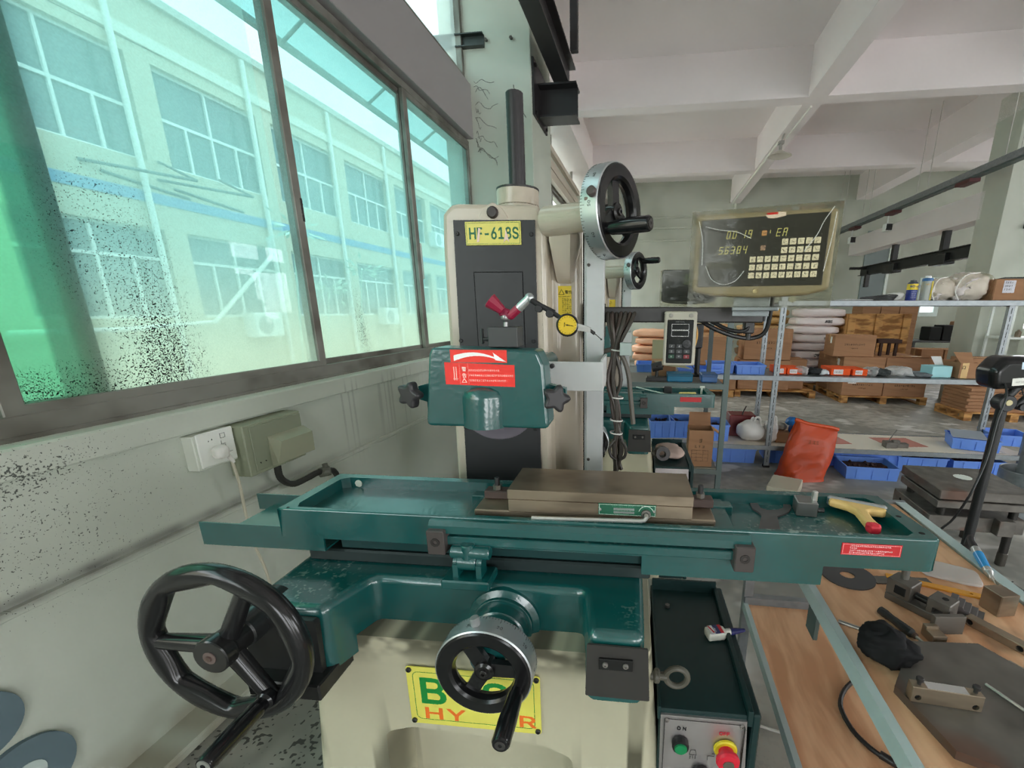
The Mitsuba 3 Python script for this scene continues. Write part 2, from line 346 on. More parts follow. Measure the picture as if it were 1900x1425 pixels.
# window wall: lower wall, sill band, spandrel beams, piers
low = cat(box((WX, YB, 0.672), (XW, YF, 1.07)), box((WX, YB, 0), (XW + 0.0, YF, 0.672)))
struct('wall_left', low, 'wall_paint')
struct('trim_1', cat(box((XW - 0.01, YB, 0.655), (XW + 0.022, YF, 0.676), 0.004), box((XW - 0.01, YB, 0.0), (XW + 0.016, YF, 0.655))), 'wall_paint')
struct('baseboard_left', box((XW, YB, 0), (XW + 0.135, YF, 0.035), 0.006), 'wall_paint')
struct('trim_2', box((XW - 0.16, YB, 0.992), (XW + 0.028, 4.12, 1.072), 0.006), 'wall_paint', label='projecting window sill band')
struct('trim_3', cat(box((WX, YB, 2.822), (XW, 4.12, 3.229), 0.004)), 'matte', (150, 146, 146), label='grey beam between the lower and the upper windows')
struct('trim_4', cat(box((WX, YB, 4.0), (-1.27, YF, ZC), 0.004)), 'ceiling_paint', label='beam along the top of the window wall')
struct('trim_5', cat(box((WX, 4.12, 0), (-1.048, 4.83, 4.4), 0.006)), 'wall_paint', label='white column beside the window')
ck_ = []
rg = np.random.default_rng(21)
for i in range(14):
    x, z = -1.55 + 0.02 * rg.random(), 2.72 + 0.55 * rg.random(); p_ = [(x, 4.1195, z)]
    for j in range(5): x += rg.uniform(0.012, 0.05) * (1 if i % 3 else 0.25); z += rg.uniform(-0.045, 0.03); p_.append((x, 4.1195, z))
    ck_.append(tube(p_, 0.0016, 4, 3))
ck_.append(tube([(-1.20, 4.1195, 3.20), (-1.17, 4.1195, 3.08), (-1.10, 4.1195, 2.96)], 0.003, 4, 3))
part('trim_5', 'plaster_crack', cat(*ck_), 'matte', (84, 84, 78), kind='stuff')
# piers and far windows beyond the column
struct('wall_left_far', cat(box((WX, 4.83, 1.0), (XW, 5.6, 4.2)), box((WX, 12.1, 1.0), (XW, YF, 4.2)), box((WX, 5.6, 3.30), (XW, 12.1, 3.72))), 'wall_paint')
struct('trim_6', cat(*[box((XW - 0.02, 4.83, z), (XW + d, 9.6, z + h), 0.004) for z, h, d in ((3.62, 0.08, 0.06), (3.44, 0.12, 0.03), (3.28, 0.12, 0.05))]), 'satin', (196, 188, 174), label='stepped pelmet over the far windows')
def win(n, y0, y1, z0, z1, x, mull, glass, fw=0.035, frame='aluminium_frame', sashes=None):
    k = struct(f'window_{n}', cat(box((x - 0.05, y0, z0), (x + 0.03, y1, z0 + 0.06), 0.003), box((x - 0.05, y0, z1 - 0.045), (x + 0.03, y1, z1), 0.003),
                                   box((x - 0.05, y0, z0), (x + 0.03, y0 + 0.035, z1), 0.003), box((x - 0.05, y1 - 0.035, z0), (x + 0.03, y1, z1), 0.003)), frame)
    ys = [y0] + mull + [y1]
    for i, (a, b, *dx) in enumerate(sashes or list(zip(ys[:-1], ys[1:]))):
        xi = x + (dx[0] if dx else 0.008 if i % 2 else -0.018)
        part(k, 'sash', cat(box((xi - 0.014, a + 0.0, z0 + 0.05), (xi + 0.014, a + fw + 0.012, z1 - 0.04), 0.003), box((xi - 0.014, b - fw, z0 + 0.05), (xi + 0.014, b + 0.012, z1 - 0.04), 0.003),
                            box((xi - 0.014, a, z0 + 0.05), (xi + 0.014, b, z0 + 0.05 + fw), 0.003), box((xi - 0.014, a, z1 - 0.04 - fw), (xi + 0.014, b, z1 - 0.04), 0.003)), frame)
        part(k, 'pane', tm([(xi, a + 0.02, z0 + 0.06), (xi, b - 0.01, z0 + 0.06), (xi, b - 0.01, z1 - 0.05), (xi, a + 0.02, z1 - 0.05)], [(0, 1, 2), (0, 2, 3)]), glass[i % len(glass)] if i < len(glass) else glass[-1], smooth=False)
    return k
w1 = win(1, 0.02, 4.12, 1.076, 2.81, -1.645, [], ['green_film_glass', 'film_glass', 'film_glass', 'film_glass'], sashes=[(0.02, 1.12, -0.022), (0.868, 2.02, 0.012), (2.0, 3.10, -0.022), (3.06, 4.12, 0.012)])
part(w1, 'bottom_track', box((-1.70, 0.02, 1.066), (-1.608, 4.12, 1.084), 0.003), 'aluminium_frame')
lk = part(w1, 'sash_lock', box((-1.626, 2.018, 1.80), (-1.618, 2.034, 1.90), 0.002), 'satin', (40, 42, 40))
part(w1, 'sash_handle', box((-1.640, 3.125, 1.62), (-1.628, 3.150, 1.86), 0.005), 'satin', (196, 214, 206))
win(2, -4.1, 0.0, 1.076, 2.81, -1.645, [-2.8, -1.4], ['open_glass'])
win(3, -4.1, 4.12, 3.235, 4.0, -1.645, [-2.8, 0.0, 1.4, 2.75], ['open_glass', 'open_glass', 'open_glass', 'open_glass', 'clear_glass'])
win(4, 5.6, 12.1, 1.076, 3.30, -1.645, [6.6, 7.55, 8.5, 9.6, 10.8], ['open_glass'])
win(5, 5.6, 12.1, 3.72, 4.12, -1.645, [7.5, 9.4], ['open_glass'])
# ceiling beams
def beam(n, lo, hi): struct(f'trim_{n}', box(lo, hi, 0.004), 'ceiling_paint', label='ceiling beam')
n_ = 7
for x0, x1 in ((1.85, 2.09), (4.80, 5.12), (8.0, 8.3)): beam(n_, (x0, YB, 4.0), (x1, YF, 4.6)); n_ += 1
for y0, y1 in ((-2.2, -1.97), (0.8, 1.03), (3.78, 4.01), (6.75, 6.98), (9.76, 9.99)): beam(n_, (-1.3, y0, 4.0 if y0 > 4 else 4.02), (XR, y1, 4.6)); n_ += 1
beam(n_, (4.80, 7.9, 2.73), (5.1, YF, 3.12)); n_ += 1
struct('trim_30', box((4.80, 7.45, 0), (5.42, 7.98, 4.3), 0.006), 'wall_paint', label='square column at the storage racks')
# far wall with a door, conduits and a small window; wall behind the camera and right wall with added unseen openings sized to light the room
def holed(axis, at, th, a0, a1, z0, z1, holes):
    P = sbox(a0, z0, a1, z1)
    for h in holes: P = P.difference(sbox(*h))
    return ext(P, th, (0, at + th, 0) if axis == 'y' else (at, 0, 0), (1, 0, 0) if axis == 'y' else (0, 1, 0), (0, 0, 1))
struct('wall_front', holed('y', YF, 0.2, WX, XR, 0, 4.6, [(6.62, 1.35, 7.02, 2.2), (7.6, 1.0, 9.5, 3.6)]), 'wall_paint')
win6 = struct('window_6', cat(*[box((x0, YF - 0.03, z0), (x1, YF + 0.02, z1)) for x0, x1, z0, z1 in ((6.56, 6.66, 1.3, 2.2), (6.98, 7.08, 1.3, 2.2), (6.56, 7.08, 1.28, 1.38))]), 'matte', (225, 240, 238))
part(win6, 'pane', box((6.62, YF + 0.01, 1.35), (7.02, YF + 0.016, 2.2)), 'clear_glass')
for i, (z, h, d) in enumerate(((3.70, 0.03, 0.05), (3.44, 0.05, 0.08), (3.15, 0.04, 0.05))):
    struct(f'trim_{40 + i}', box((-1.5, YF - d, z), (4.4, YF, z + h), 0.004), 'wall_paint', label='pale conduit along the far wall')
dk = struct('door_1', box((5.18, YF - 0.04, 0), (5.72, YF, 3.3), 0.004), 'satin', (118, 132, 132))
part(dk, 'frame', box((5.72, YF - 0.08, 0), (5.78, YF, 3.35), 0.004), 'satin', (226, 236, 232))
struct('wall_back', holed('y', YB - 0.2, 0.2, WX, XR, 0, 4.6, [(0.9, 0.0, 2.5, 2.5), (3.6, 0.0, 5.6, 2.6), (6.4, 0.9, 9.2, 3.2)]), 'wall_paint')
struct('wall_right', holed('x', XR, 0.2, YB, YF, 0, 4.6, [(-3.6, 0.0, -0.6, 2.8), (2.6, 1.5, 5.6, 3.7)]), 'wall_paint')

# ------------------------------------------------------------------ outside: court, the factory block across it, the awning
struct('ground_court', box((-30, -25, -0.35), (WX, 45, -0.15)), 'matte', (150, 150, 145))
bd = thing('factory_building', 'pale factory block with window bands seen through the tinted glass', 'building')
FX = -10.0
holes, frames = [], []
bays = [(6.1 + 2.86 * i - 8.58, 6.1 + 2.86 * i - 8.58 + 2.4) for i in range(12)]
for a, b in bays:
    for z0, z1 in ((1.25, 3.0), (4.25, 6.1)): holes.append((a, z0, b, z1))
P = sbox(-12, -0.3, 40, 7.2)
for h in holes: P = P.difference(sbox(*h))
part(bd, 'facade', ext(P, 0.35, (FX - 0.35, 0, 0), (0, 1, 0), (0, 0, 1)), 'matte', (200, 192, 172), smooth=False)
part(bd, 'blue_band', box((FX, -12, 3.48), (FX + 0.02, 40, 3.68)), 'matte', (126, 160, 190))
part(bd, 'upper_band', box((FX, -12, 6.35), (FX + 0.05, 40, 6.55)), 'matte', (222, 218, 204))
part(bd, 'roof_parapet', box((FX - 0.6, -12, 7.2), (FX + 0.1, 40, 7.35)), 'matte', (196, 194, 184))
part(bd, 'interior', box((FX - 3.0, -12, -0.3), (FX - 2.8, 40, 7.0)), 'matte', (70, 84, 88))
for i, (a, b) in enumerate(bays):
    for z0, z1, zt in ((1.25, 3.0, 2.42), (4.25, 6.1, 5.19)):
        if b < 2 or a > 34: continue
        w = part(bd, 'window', cat(box((FX - 0.2, a, zt - 0.03), (FX - 0.14, b, zt + 0.03)), *[box((FX - 0.2, y - 0.025, z0), (FX - 0.14, y + 0.025, z1 if k == 2 else zt)) for k, y in enumerate(np.linspace(a, b, 5))],
                                     box((FX - 0.2, a, z0), (FX - 0.1, b, z0 + 0.05)), box((FX - 0.2, a, z1 - 0.05), (FX - 0.14, b, z1))), 'satin', (222, 226, 222))
        part(w, 'pane', box((FX - 0.19, a, z0), (FX - 0.185, b, z1)), 'gloss', (104, 126, 128))
for y in (2.45, 5.31, 8.27, 11.13, 14.0, 16.9): part(bd, 'downpipe', cyl((FX + 0.09, y, -0.2), (FX + 0.09, y, 7.15), 0.055, n=12), 'satin', (226, 226, 218))
part(bd, 'bent_pipe', tube([(FX + 0.2, 10.9, 3.2), (FX + 0.2, 10.9, 2.75), (FX + 0.2, 9.0, 1.15), (FX + 0.2, 7.2, 1.05), (FX + 0.2, 5.6, 1.05)], 0.05, 10, 0), 'satin', (226, 228, 222))
for y in (8.9, 10.2): 
    br = part(bd, 'wall_bracket', cat(tube([(FX, y - 1.6, 3.95), (FX + 0.9, y - 0.3, 3.9)], 0.03, 6, 0), tube([(FX, y - 0.2, 4.3), (FX + 0.9, y - 0.3, 3.9)], 0.025, 6, 0), tube([(FX, y - 1.3, 3.85), (FX, y + 0.3, 3.72)], 0.03, 6, 0)), 'matte', (110, 124, 124))
for y, z in ((9.9, 0.75), (15.5, 0.9), (20.0, 4.2)):
    ac = part(bd, 'air_conditioner', cat(box((FX, y, z), (FX + 0.35, y + 0.85, z + 0.6), 0.02)), 'satin', (226, 230, 226))
    part(ac, 'fan_grille', cyl((FX + 0.35, y + 0.3, z + 0.3), (FX + 0.36, y + 0.3, z + 0.3), 0.22, n=24), 'satin', (150, 164, 164))
rg = np.random.default_rng(5)
for j, (y, z, s) in enumerate(((11.0, 3.45, 1.0), (13.6, 2.6, 0.8), (12.0, 2.0, 0.7))):
    lv = []
    for i in range(46):
        d = rg.normal(size=3); d[2] *= 0.5; d /= np.linalg.norm(d); c_ = np.array([FX + 0.9, y, z]) + d * s * rg.uniform(0.1, 0.55); e = np.cross(d, rg.normal(size=3)); e /= np.linalg.norm(e)
        lv.append(hull([c_, c_ + d * 0.32 * s, c_ + d * 0.16 * s + e * 0.035, c_ + d * 0.16 * s - e * 0.035, c_ + d * 0.16 * s + np.cross(d, e) * 0.006]))
    pk = solo('climbing_plant', cat(*lv, tube([(FX + 0.5, y, -0.2), (FX + 0.6, y + 0.1, z * 0.5), (FX + 0.85, y, z)], 0.02, 6)), 'matte', (196, 220, 206), ('pale leafy branch in front of the factory windows outside', 'lower spray of leaves outside the second window pane', 'small leafy shoot outside near the window mullion')[j], 'plant')
aw = thing('awning', 'translucent sheet awning above the outside of the windows', 'awning')
part(aw, 'sheet', tm([(-1.85, -6, 4.25), (-3.0, -6, 3.48), (-3.0, 7.6, 3.48), (-1.85, 7.6, 4.25)], [(0, 1, 2), (0, 2, 3)]), 'awning_sheet', smooth=False)
for y in np.arange(-5, 7.6, 1.1): part(aw, 'rib', tube([(-1.83, y, 4.2), (-3.0, y, 3.45)], 0.014, 6, 0), 'matte', (150, 170, 168))
part(aw, 'edge_bar', box((-3.03, -6, 3.44), (-2.98, 7.6, 3.48)), 'matte', (190, 210, 206))
# ------------------------------------------------------------------ fixed steelwork and fittings
DK = (36, 34, 36)
def ibeam(a, b, w, h, t, up=(0, 0, 1)):
    a, b = np.asarray(a, float), np.asarray(b, float); d = b - a; L_ = np.linalg.norm(d); d /= L_; s = np.cross(d, up); s /= np.linalg.norm(s)
    P = sbox(-w / 2, -h / 2, w / 2, -h / 2 + t).union(sbox(-w / 2, h / 2 - t, w / 2, h / 2)).union(sbox(-t / 2, -h / 2, t / 2, h / 2))
    return ext(P, L_, a, -s if False else np.cross(up, d), up)
cr = thing('crane_rail', 'dark steel I-beam rail on brackets running overhead along the column', 'rail')
part(cr, 'rail', ibeam((-0.84, -4.1, 3.42), (-0.84, 4.70, 3.42), 0.13, 0.26, 0.016), 'satin', DK)
bk_ = part(cr, 'bracket', cat(box((-1.048, 4.14, 2.99), (-1.03, 4.62, 3.40), 0.003), ibeam((-1.04, 4.37, 3.14), (-0.70, 4.37, 3.14), 0.20, 0.25, 0.014)), 'satin', DK)
for z in (3.02, 3.36):
    for y in (4.19, 4.57): part(bk_, 'bolt', cyl((-1.03, y, z), (-1.018, y, z), 0.014, n=6), 'satin', (30, 28, 30))
part(cr, 'tie_bar', ext(Polygon([(0, 0), (0.05, 0), (0.05, 0.008), (0.008, 0.008), (0.008, 0.082), (0.05, 0.082), (0.05, 0.09), (0, 0.09)]), 0.74, (-1.43, 4.12, 3.47), (0, -1, 0), (0, 0, 1)), 'satin', (44, 50, 48))
part(cr, 'angle_post', box((-0.72, 4.10, 3.40), (-0.66, 4.16, 3.78), 0.003), 'satin', DK)
for x in (-1.41, -1.2): part(cr, 'tie_bolt', cyl((x, 4.11, 3.515), (x, 4.09, 3.515), 0.012, n=12), 'satin', (70, 66, 60))
r2 = thing('hoist_rail', 'black rail hung from the girder in the far storage bay', 'rail')
part(r2, 'rail', ibeam((4.95, 7.99, 2.32), (4.95, 12.0, 2.32), 0.12, 0.2, 0.016), 'satin', (30, 32, 32))
for y in (8.9, 10.55): part(r2, 'hanger', cat(box((4.90, y - 0.05, 2.40), (5.0, y + 0.05, 2.74)), box((4.86, y - 0.22, 2.18), (5.04, y + 0.22, 2.36), 0.01)), 'satin', (30, 32, 32))
part(r2, 'end_bracket', cat(box((4.6, 11.7, 2.35), (5.1, 11.8, 2.40)), box((4.92, 11.6, 1.95), (5.0, 11.7, 2.3))), 'satin', (28, 28, 28))
r3 = thing('wall_bracket_rail', 'short black bracket rail on the right of the square column', 'rail')
part(r3, 'arm', box((5.1, 7.38, 2.52), (6.2, 7.45, 2.58)), 'satin', (28, 28, 28)); part(r3, 'rail', box((5.55, 7.3, 1.66), (6.4, 7.38, 1.76)), 'satin', (30, 32, 34))
part(r3, 'drop', box((5.66, 7.36, 1.75), (5.70, 7.40, 2.54)), 'satin', (28, 28, 28))
ty = thing('cable_tray', 'galvanised busbar trunking hung on rods below the ceiling', 'cable tray')
part(ty, 'trunking', box((4.30, 0.5, 3.20), (4.42, 12.3, 3.29), 0.004), 'galvanized')
part(ty, 'base_strip', box((4.31, 0.5, 3.18), (4.41, 12.3, 3.20)), 'satin', (70, 84, 84))
for y in (4.6, 6.7, 6.95, 8.6, 8.9, 10.6, 10.9, 11.9, 12.2): part(ty, 'hanger_rod', cyl((4.36, y, 3.28), (4.36, y, 4.56 if abs(y - 6.8) > 0.2 else 4.0), 0.006, n=6), 'satin', (186, 184, 180))
for y in (6.0, 7.6, 9.6, 11.2): part(ty, 'tap_box', box((4.29, y - 0.16, 3.135), (4.43, y + 0.16, 3.185), 0.004), 'satin', (74, 24, 26))
for y in (9.75, 11.3):
    sp = part(ty, 'spot_lamp', cat(cyl((4.36, y, 2.98), (4.36, y, 3.14), 0.012, n=8), box((4.30, y - 0.09, 2.86), (4.42, y + 0.05, 3.0), 0.012)), 'satin', (222, 228, 226))
    part(sp, 'lens', box((4.31, y - 0.1, 2.875), (4.41, y - 0.088, 2.985)), 'satin', (30, 32, 32))
lp = thing('pendant_lamp', 'unlit white dish lamp hanging below the ceiling beam', 'lamp')
part(lp, 'shade', lathe([(0.02, 0.08), (0.05, 0.06), (0.17, 0.0), (0.172, -0.006), (0.165, -0.004), (0.05, 0.05), (0.02, 0.07)], (1.86, 7.95, 3.70), (0, 0, 1), 36), 'satin', (200, 196, 186))
part(lp, 'lamp_holder', cat(cyl((1.86, 7.95, 3.76), (1.86, 7.95, 3.86), 0.022, n=16), box((1.82, 7.91, 3.86), (1.90, 7.99, 3.9))), 'satin', (150, 148, 144))
part(lp, 'stem', tube([(1.86, 7.95, 3.88), (1.875, 7.95, 3.94), (1.9, 7.95, 4.0)], 0.012, 8), 'satin', (150, 148, 144))
cd = thing('ceiling_conduit', 'thin white conduit under the ceiling beam beside the lamp', 'conduit')
part(cd, 'pipe', cyl((1.97, 7.0, 3.985), (1.97, 8.1, 3.985), 0.014, n=10), 'satin', (222, 222, 218)); part(cd, 'pipe', cyl((1.9, 8.2, 3.99), (1.9, 12.4, 3.99), 0.02, n=10), 'satin', (226, 228, 222)); part(cd, 'drop_pipe', cyl((1.98, 12.46, 2.2), (1.98, 12.46, 4.0), 0.025, n=10), 'satin', (222, 226, 214))

# switch box, socket, cables on the window wall
so = thing('wall_socket', 'white double wall socket under the window sill', 'socket')
part(so, 'back_box', box((XW, 1.225, 0.86), (XW + 0.045, 1.375, 0.985), 0.003), 'satin', (206, 210, 200))
fp_ = part(so, 'face_plate', box((XW + 0.045, 1.232, 0.868), (XW + 0.054, 1.368, 0.990), 0.003), 'satin', (226, 228, 222))
for y, z in ((1.272, 0.955), (1.284, 0.958)): part(fp_, 'slot', hull([(XW + 0.0535, y - 0.004, z), (XW + 0.0535, y + 0.004, z), (XW + 0.0535, y, z + 0.008), (XW + 0.055, y, z + 0.003)]), 'matte', (20, 20, 20))
part(fp_, 'switch_outline', cat(*[box((XW + 0.0535, 1.315 + dy, z), (XW + 0.055, 1.315 + dy + w, z + h)) for dy, z, w, h in ((0, 0.957, 0.018, 0.0015), (0, 0.973, 0.018, 0.0015), (0, 0.957, 0.0015, 0.016), (0.018, 0.957, 0.0015, 0.0175), (0.0, 0.935, 0.0015, 0.012), (0.004, 0.935, 0.012, 0.0015), (0.022, 0.90, 0.014, 0.0015), (0.014, 0.92, 0.0015, 0.012))]), 'matte', (120, 122, 116))
pg = thing('power_plug', 'white plug with a pale cable pushed into the wall socket', 'plug')
part(pg, 'plug_body', blob((XW + 0.075, 1.288, 0.915), (0.022, 0.024, 0.024), (0.7, 0.8)), 'satin', (222, 220, 214))
part(pg, 'strain_relief', cyl((XW + 0.085, 1.305, 0.895), (XW + 0.085, 1.318, 0.868), 0.008, 0.006, n=12), 'satin', (214, 212, 206))
part(pg, 'cable', tube([(XW + 0.085, 1.312, 0.88), (XW + 0.075, 1.33, 0.78), (XW + 0.06, 1.342, 0.652), (XW + 0.05, 1.36, 0.5), (XW + 0.05, 1.385, 0.35), (XW + 0.05, 1.40, 0.05)], 0.005, 8), 'satin', (196, 190, 172))
eb = thing('isolator_box', 'olive grey steel switch box on the wall under the sill', 'switch box')
part(eb, 'case', box((XW, 1.375, 0.785), (XW + 0.085, 1.655, 0.985), 0.004), 'satin', (138, 144, 122))
part(eb, 'front_step', box((XW + 0.085, 1.40, 0.80), (XW + 0.09, 1.65, 0.975), 0.002), 'satin', (132, 138, 118))
part(eb, 'hinged_cover', xf(tm(*(lambda m: (m.vertices, m.faces))(hull([(XW + 0.09, 1.47, 0.80), (XW + 0.09, 1.655, 0.80), (XW + 0.125, 1.465, 0.81), (XW + 0.125, 1.66, 0.81), (XW + 0.09, 1.47, 0.92), (XW + 0.09, 1.655, 0.92), (XW + 0.14, 1.48, 0.90), (XW + 0.14, 1.645, 0.90)])))), 'satin', (156, 158, 136), smooth=False)
for y in (1.42, 1.445): part(eb, 'screw', cyl((XW + 0.09, y, 0.83), (XW + 0.092, y, 0.83), 0.0025, n=8), 'matte', (30, 30, 28))
part(eb, 'outlet_cable', tube([(XW + 0.05, 1.53, 0.79), (XW + 0.05, 1.535, 0.72), (XW + 0.06, 1.58, 0.675), (XW + 0.06, 1.66, 0.67), (XW + 0.06, 1.72, 0.672), (XW + 0.05, 1.80, 0.655), (XW + 0.05, 1.86, 0.60), (XW + 0.05, 1.9, 0.3)], 0.0135, 10), 'satin', (44, 44, 42), label='black armoured cable')
pc = thing('pipe_fitting', 'grimy threaded pipe fitting behind the machine table by the wall', 'pipe fitting')
part(pc, 'elbow', cat(cyl((XW + 0.062, 1.775, 0.70), (XW + 0.07, 1.775, 0.66), 0.012, n=12), cyl((XW + 0.045, 1.75, 0.66), (XW + 0.085, 1.78, 0.665), 0.022, n=14, ch=0.003), cyl((XW + 0.06, 1.745, 0.668), (XW + 0.06, 1.79, 0.668), 0.018, n=12)), 'satin', (96, 98, 88))
for i, (y, z, r) in enumerate(((0.648, 0.245, 0.095), (0.60, 0.44, 0.085))):
    gw = thing('spare_grinding_wheel', ('round blue-grey grinding wheel with a pale bore leaning low on the wall', 'upper blue-grey grinding wheel hung on the wall, cut by the picture edge')[i], 'grinding wheel')
    part(gw, 'disc', lathe([(0.02, 0), (r, 0), (r, 0.014), (0.02, 0.014)], (XW + 0.017, y, z), (1, 0, 0), 48), 'matte', (98, 116, 124)); part(gw, 'bore_ring', lathe([(0, 0), (0.034, 0), (0.034, 0.016), (0, 0.016)], (XW + 0.017, y, z), (1, 0, 0), 32), 'matte', (186, 200, 196))
# ------------------------------------------------------------------ the surface grinders
CREAM, TEAL, BLACK, DGREY = (212, 203, 182), (18, 100, 98), (26, 26, 27), (52, 52, 52)
def rounded(poly, r): return Polygon(poly).buffer(-r, quad_segs=5).buffer(2 * r, quad_segs=5).buffer(-r, quad_segs=5)

CO = ('gloss', (184, 174, 158))
def star_knob(k, c, ax, R=0.0275):
    a = np.linspace(0, 2 * PI, 60, endpoint=False)
    rr = R * (0.84 + 0.16 * np.cos(5 * a))
    x, y, z = frame_of(ax)
    return part(k, 'star_knob', rext(Polygon(np.c_[rr * np.cos(a), rr * np.sin(a)]), 0.022, 0.006, np.asarray(c), x, y, n=100, both=True), 'satin', (44, 42, 44))

def big_wheel(k, c, R, handle_at, ang0):
    """black wheel facing -y with finger grips on the inside of its rim"""
    c = np.asarray(c, float)
    w = part(k, 'traverse_handwheel', lathe([(0, -0.032), (0.030, -0.032), (0.032, -0.030), (0.032, -0.010), (0.028, -0.004), (0.028, 0.028), (0, 0.028)], c, (0, 1, 0), 36), 'gloss', (30, 30, 30))
    part(w, 'hub_recess', cat(cyl(c + [0, -0.0335, 0], c + [0, -0.031, 0], 0.0115, n=28), ), 'satin', (96, 82, 78))
    part(w, 'hub_bolt', cyl(c + [0, -0.036, 0], c + [0, -0.033, 0], 0.0055, n=6), 'metal', (130, 110, 104))
    nu, nv = 120, 20; V = []
    for i in range(nu):
        t = 2 * PI * i / nu
        for j in range(nv):
            q = 2 * PI * j / nv
            r = 0.0185
            inner = max(0.0, -math.cos(q)) ** 1.2
            g = 0.0115 * inner * (abs(math.sin(t * 4.0 + 0.5)) ** 0.8)
            rad = R - r + r * math.cos(q) + (0.0055 * inner - g)
            V.append([c[0] + rad * math.cos(t), c[1] + r * 0.95 * math.sin(q), c[2] + rad * math.sin(t)])
    f = []
    for i in range(nu):
        for j in range(nv):
            A, B = i * nv + j, i * nv + (j + 1) % nv; C_, D = ((i + 1) % nu) * nv + (j + 1) % nv, ((i + 1) % nu) * nv + j
            f += [[A, B, C_], [A, C_, D]]
    part(w, 'rim', tm(V, f), 'gloss', (26, 26, 27), smooth=60)
    for a in (ang0, ang0 + 120, ang0 + 240):
        d = np.array([math.cos(math.radians(a)), 0, math.sin(math.radians(a))])
        part(w, 'spoke', tube([c + d * 0.015, c + d * (R - 0.022)], [0.0165, 0.0135], 14, 0), 'gloss', (28, 28, 29))
    h = c + np.array(handle_at) + [0, -0.006, 0]
    g = part(k, 'traverse_handle', lathe([(0, 0), (0.016, 0), (0.016, 0.012), (0.0125, 0.016), (0.0125, 0.026), (0.0148, 0.03), (0.0155, 0.075), (0.0143, 0.124), (0.0125, 0.128), (0, 0.128)], h, (0.03, -1, 0.02), 26), 'gloss', (18, 18, 20))
    e = h + np.array([0.03, -1, 0.02]) / np.linalg.norm([0.03, -1, 0.02]) * 0.1275
    part(g, 'end_cap', cat(cyl(e, e + np.array([0.00, -0.0016, 0]), 0.0105, n=24)), 'satin', (120, 122, 116))
    part(g, 'end_hole', cyl(e + [0, -0.0015, 0], e + [0, -0.0024, 0], 0.004, n=16), 'matte', (12, 12, 12))

def dial_wheel(k, name, c, ax, R, hdl, hlen, spokes, tick_side=1, numbers=True):
    """black wheel inside a graduated aluminium ring; ax points out of its face"""
    c = np.asarray(c, float); x, y, z = frame_of(ax)
    w = part(k, name, lathe([(R - 0.003, -0.032), (R, -0.032), (R, 0.006), (R - 0.0025, 0.008), (R - 0.003, 0.006), (R - 0.003, -0.032)], c, ax, 72), 'metal', (196, 200, 202), label='graduated aluminium dial ring')
    part(w, 'rim', lathe([(R - 0.003, -0.02), (R - 0.003, 0.009), (R - 0.006, 0.011), (R - 0.026, 0.011), (R - 0.031, 0.007), (R - 0.034, -0.003), (R - 0.029, -0.014), (R - 0.006, -0.02), (R - 0.003, -0.02)], c, ax, 72), 'gloss', (20, 20, 21))
    part(w, 'hub', lathe([(0, -0.03), (0.017, -0.03), (0.019, -0.008), (0.018, 0.003), (0.013, 0.006), (0, 0.006)], c, ax, 28), 'gloss', (24, 23, 23))
    part(w, 'hub_bolt', sub(cyl(c + z * 0.004, c + z * 0.010, 0.0075, n=20, ch=0.001), cyl(c + z * 0.006, c + z * 0.012, 0.0038, n=6)), 'satin', (30, 28, 27))
    for a in spokes:
        d = x * math.cos(math.radians(a)) + y * math.sin(math.radians(a))
        e = np.cross(z, d)
        part(w, 'spoke', hull([c + d * q + e * s * ww + z * h for q, ww in ((0.01, 0.014), (R - 0.028, 0.013)) for s in (-1, 1) for h in (-0.014, -0.002)]), 'gloss', (24, 24, 25))
    tk = []
    for i in range(100):
        a = 2 * PI * i / 100; d = x * math.cos(a) + y * math.sin(a); e = np.cross(z, d); ln = 0.010 if i % 10 == 0 else 0.0075 if i % 5 == 0 else 0.0045
        p = c + d * (R + 0.0001) - z * 0.0315
        tk.append(hull([p + e * s * 0.0004 + z * q + d * r for s in (-1, 1) for q in (0, ln) for r in (-0.0004, 0.0003)]))
    part(w, 'graduation', cat(*tk), 'satin', (58, 60, 62), smooth=False, kind='stuff')
    if numbers:
        m = []
        for i in range(0, 100, 10):
            a = 2 * PI * i / 100; d = x * math.cos(a) + y * math.sin(a); e = np.cross(z, d)
            m.append(text(str(i), 0.0065, c + d * (R + 0.0002) - z * 0.007 + e * 0.004, -e, -z if False else np.cross(d, -e), 0.0003))
        part(w, 'dial_number', cat(*m), 'satin', (60, 62, 66), smooth=False, kind='stuff')
    h = c + x * hdl[0] + y * hdl[1] + z * 0.009
    g = part(k, name.replace('handwheel', 'handle'), lathe([(0, 0), (0.0115, 0), (0.0115, 0.008), (0.0135, 0.012), (0.0155, hlen * 0.6), (0.0148, hlen - 0.004), (0.0125, hlen), (0, hlen)], h, ax, 26), 'gloss', (18, 18, 20))
    part(g, 'end_cap', sub(cyl(h + z * (hlen - 0.0005), h + z * (hlen + 0.001), 0.0085, n=20), cyl(h + z * hlen, h + z * (hlen + 0.002), 0.0035, n=6)), 'satin', (52, 50, 48))
    return w

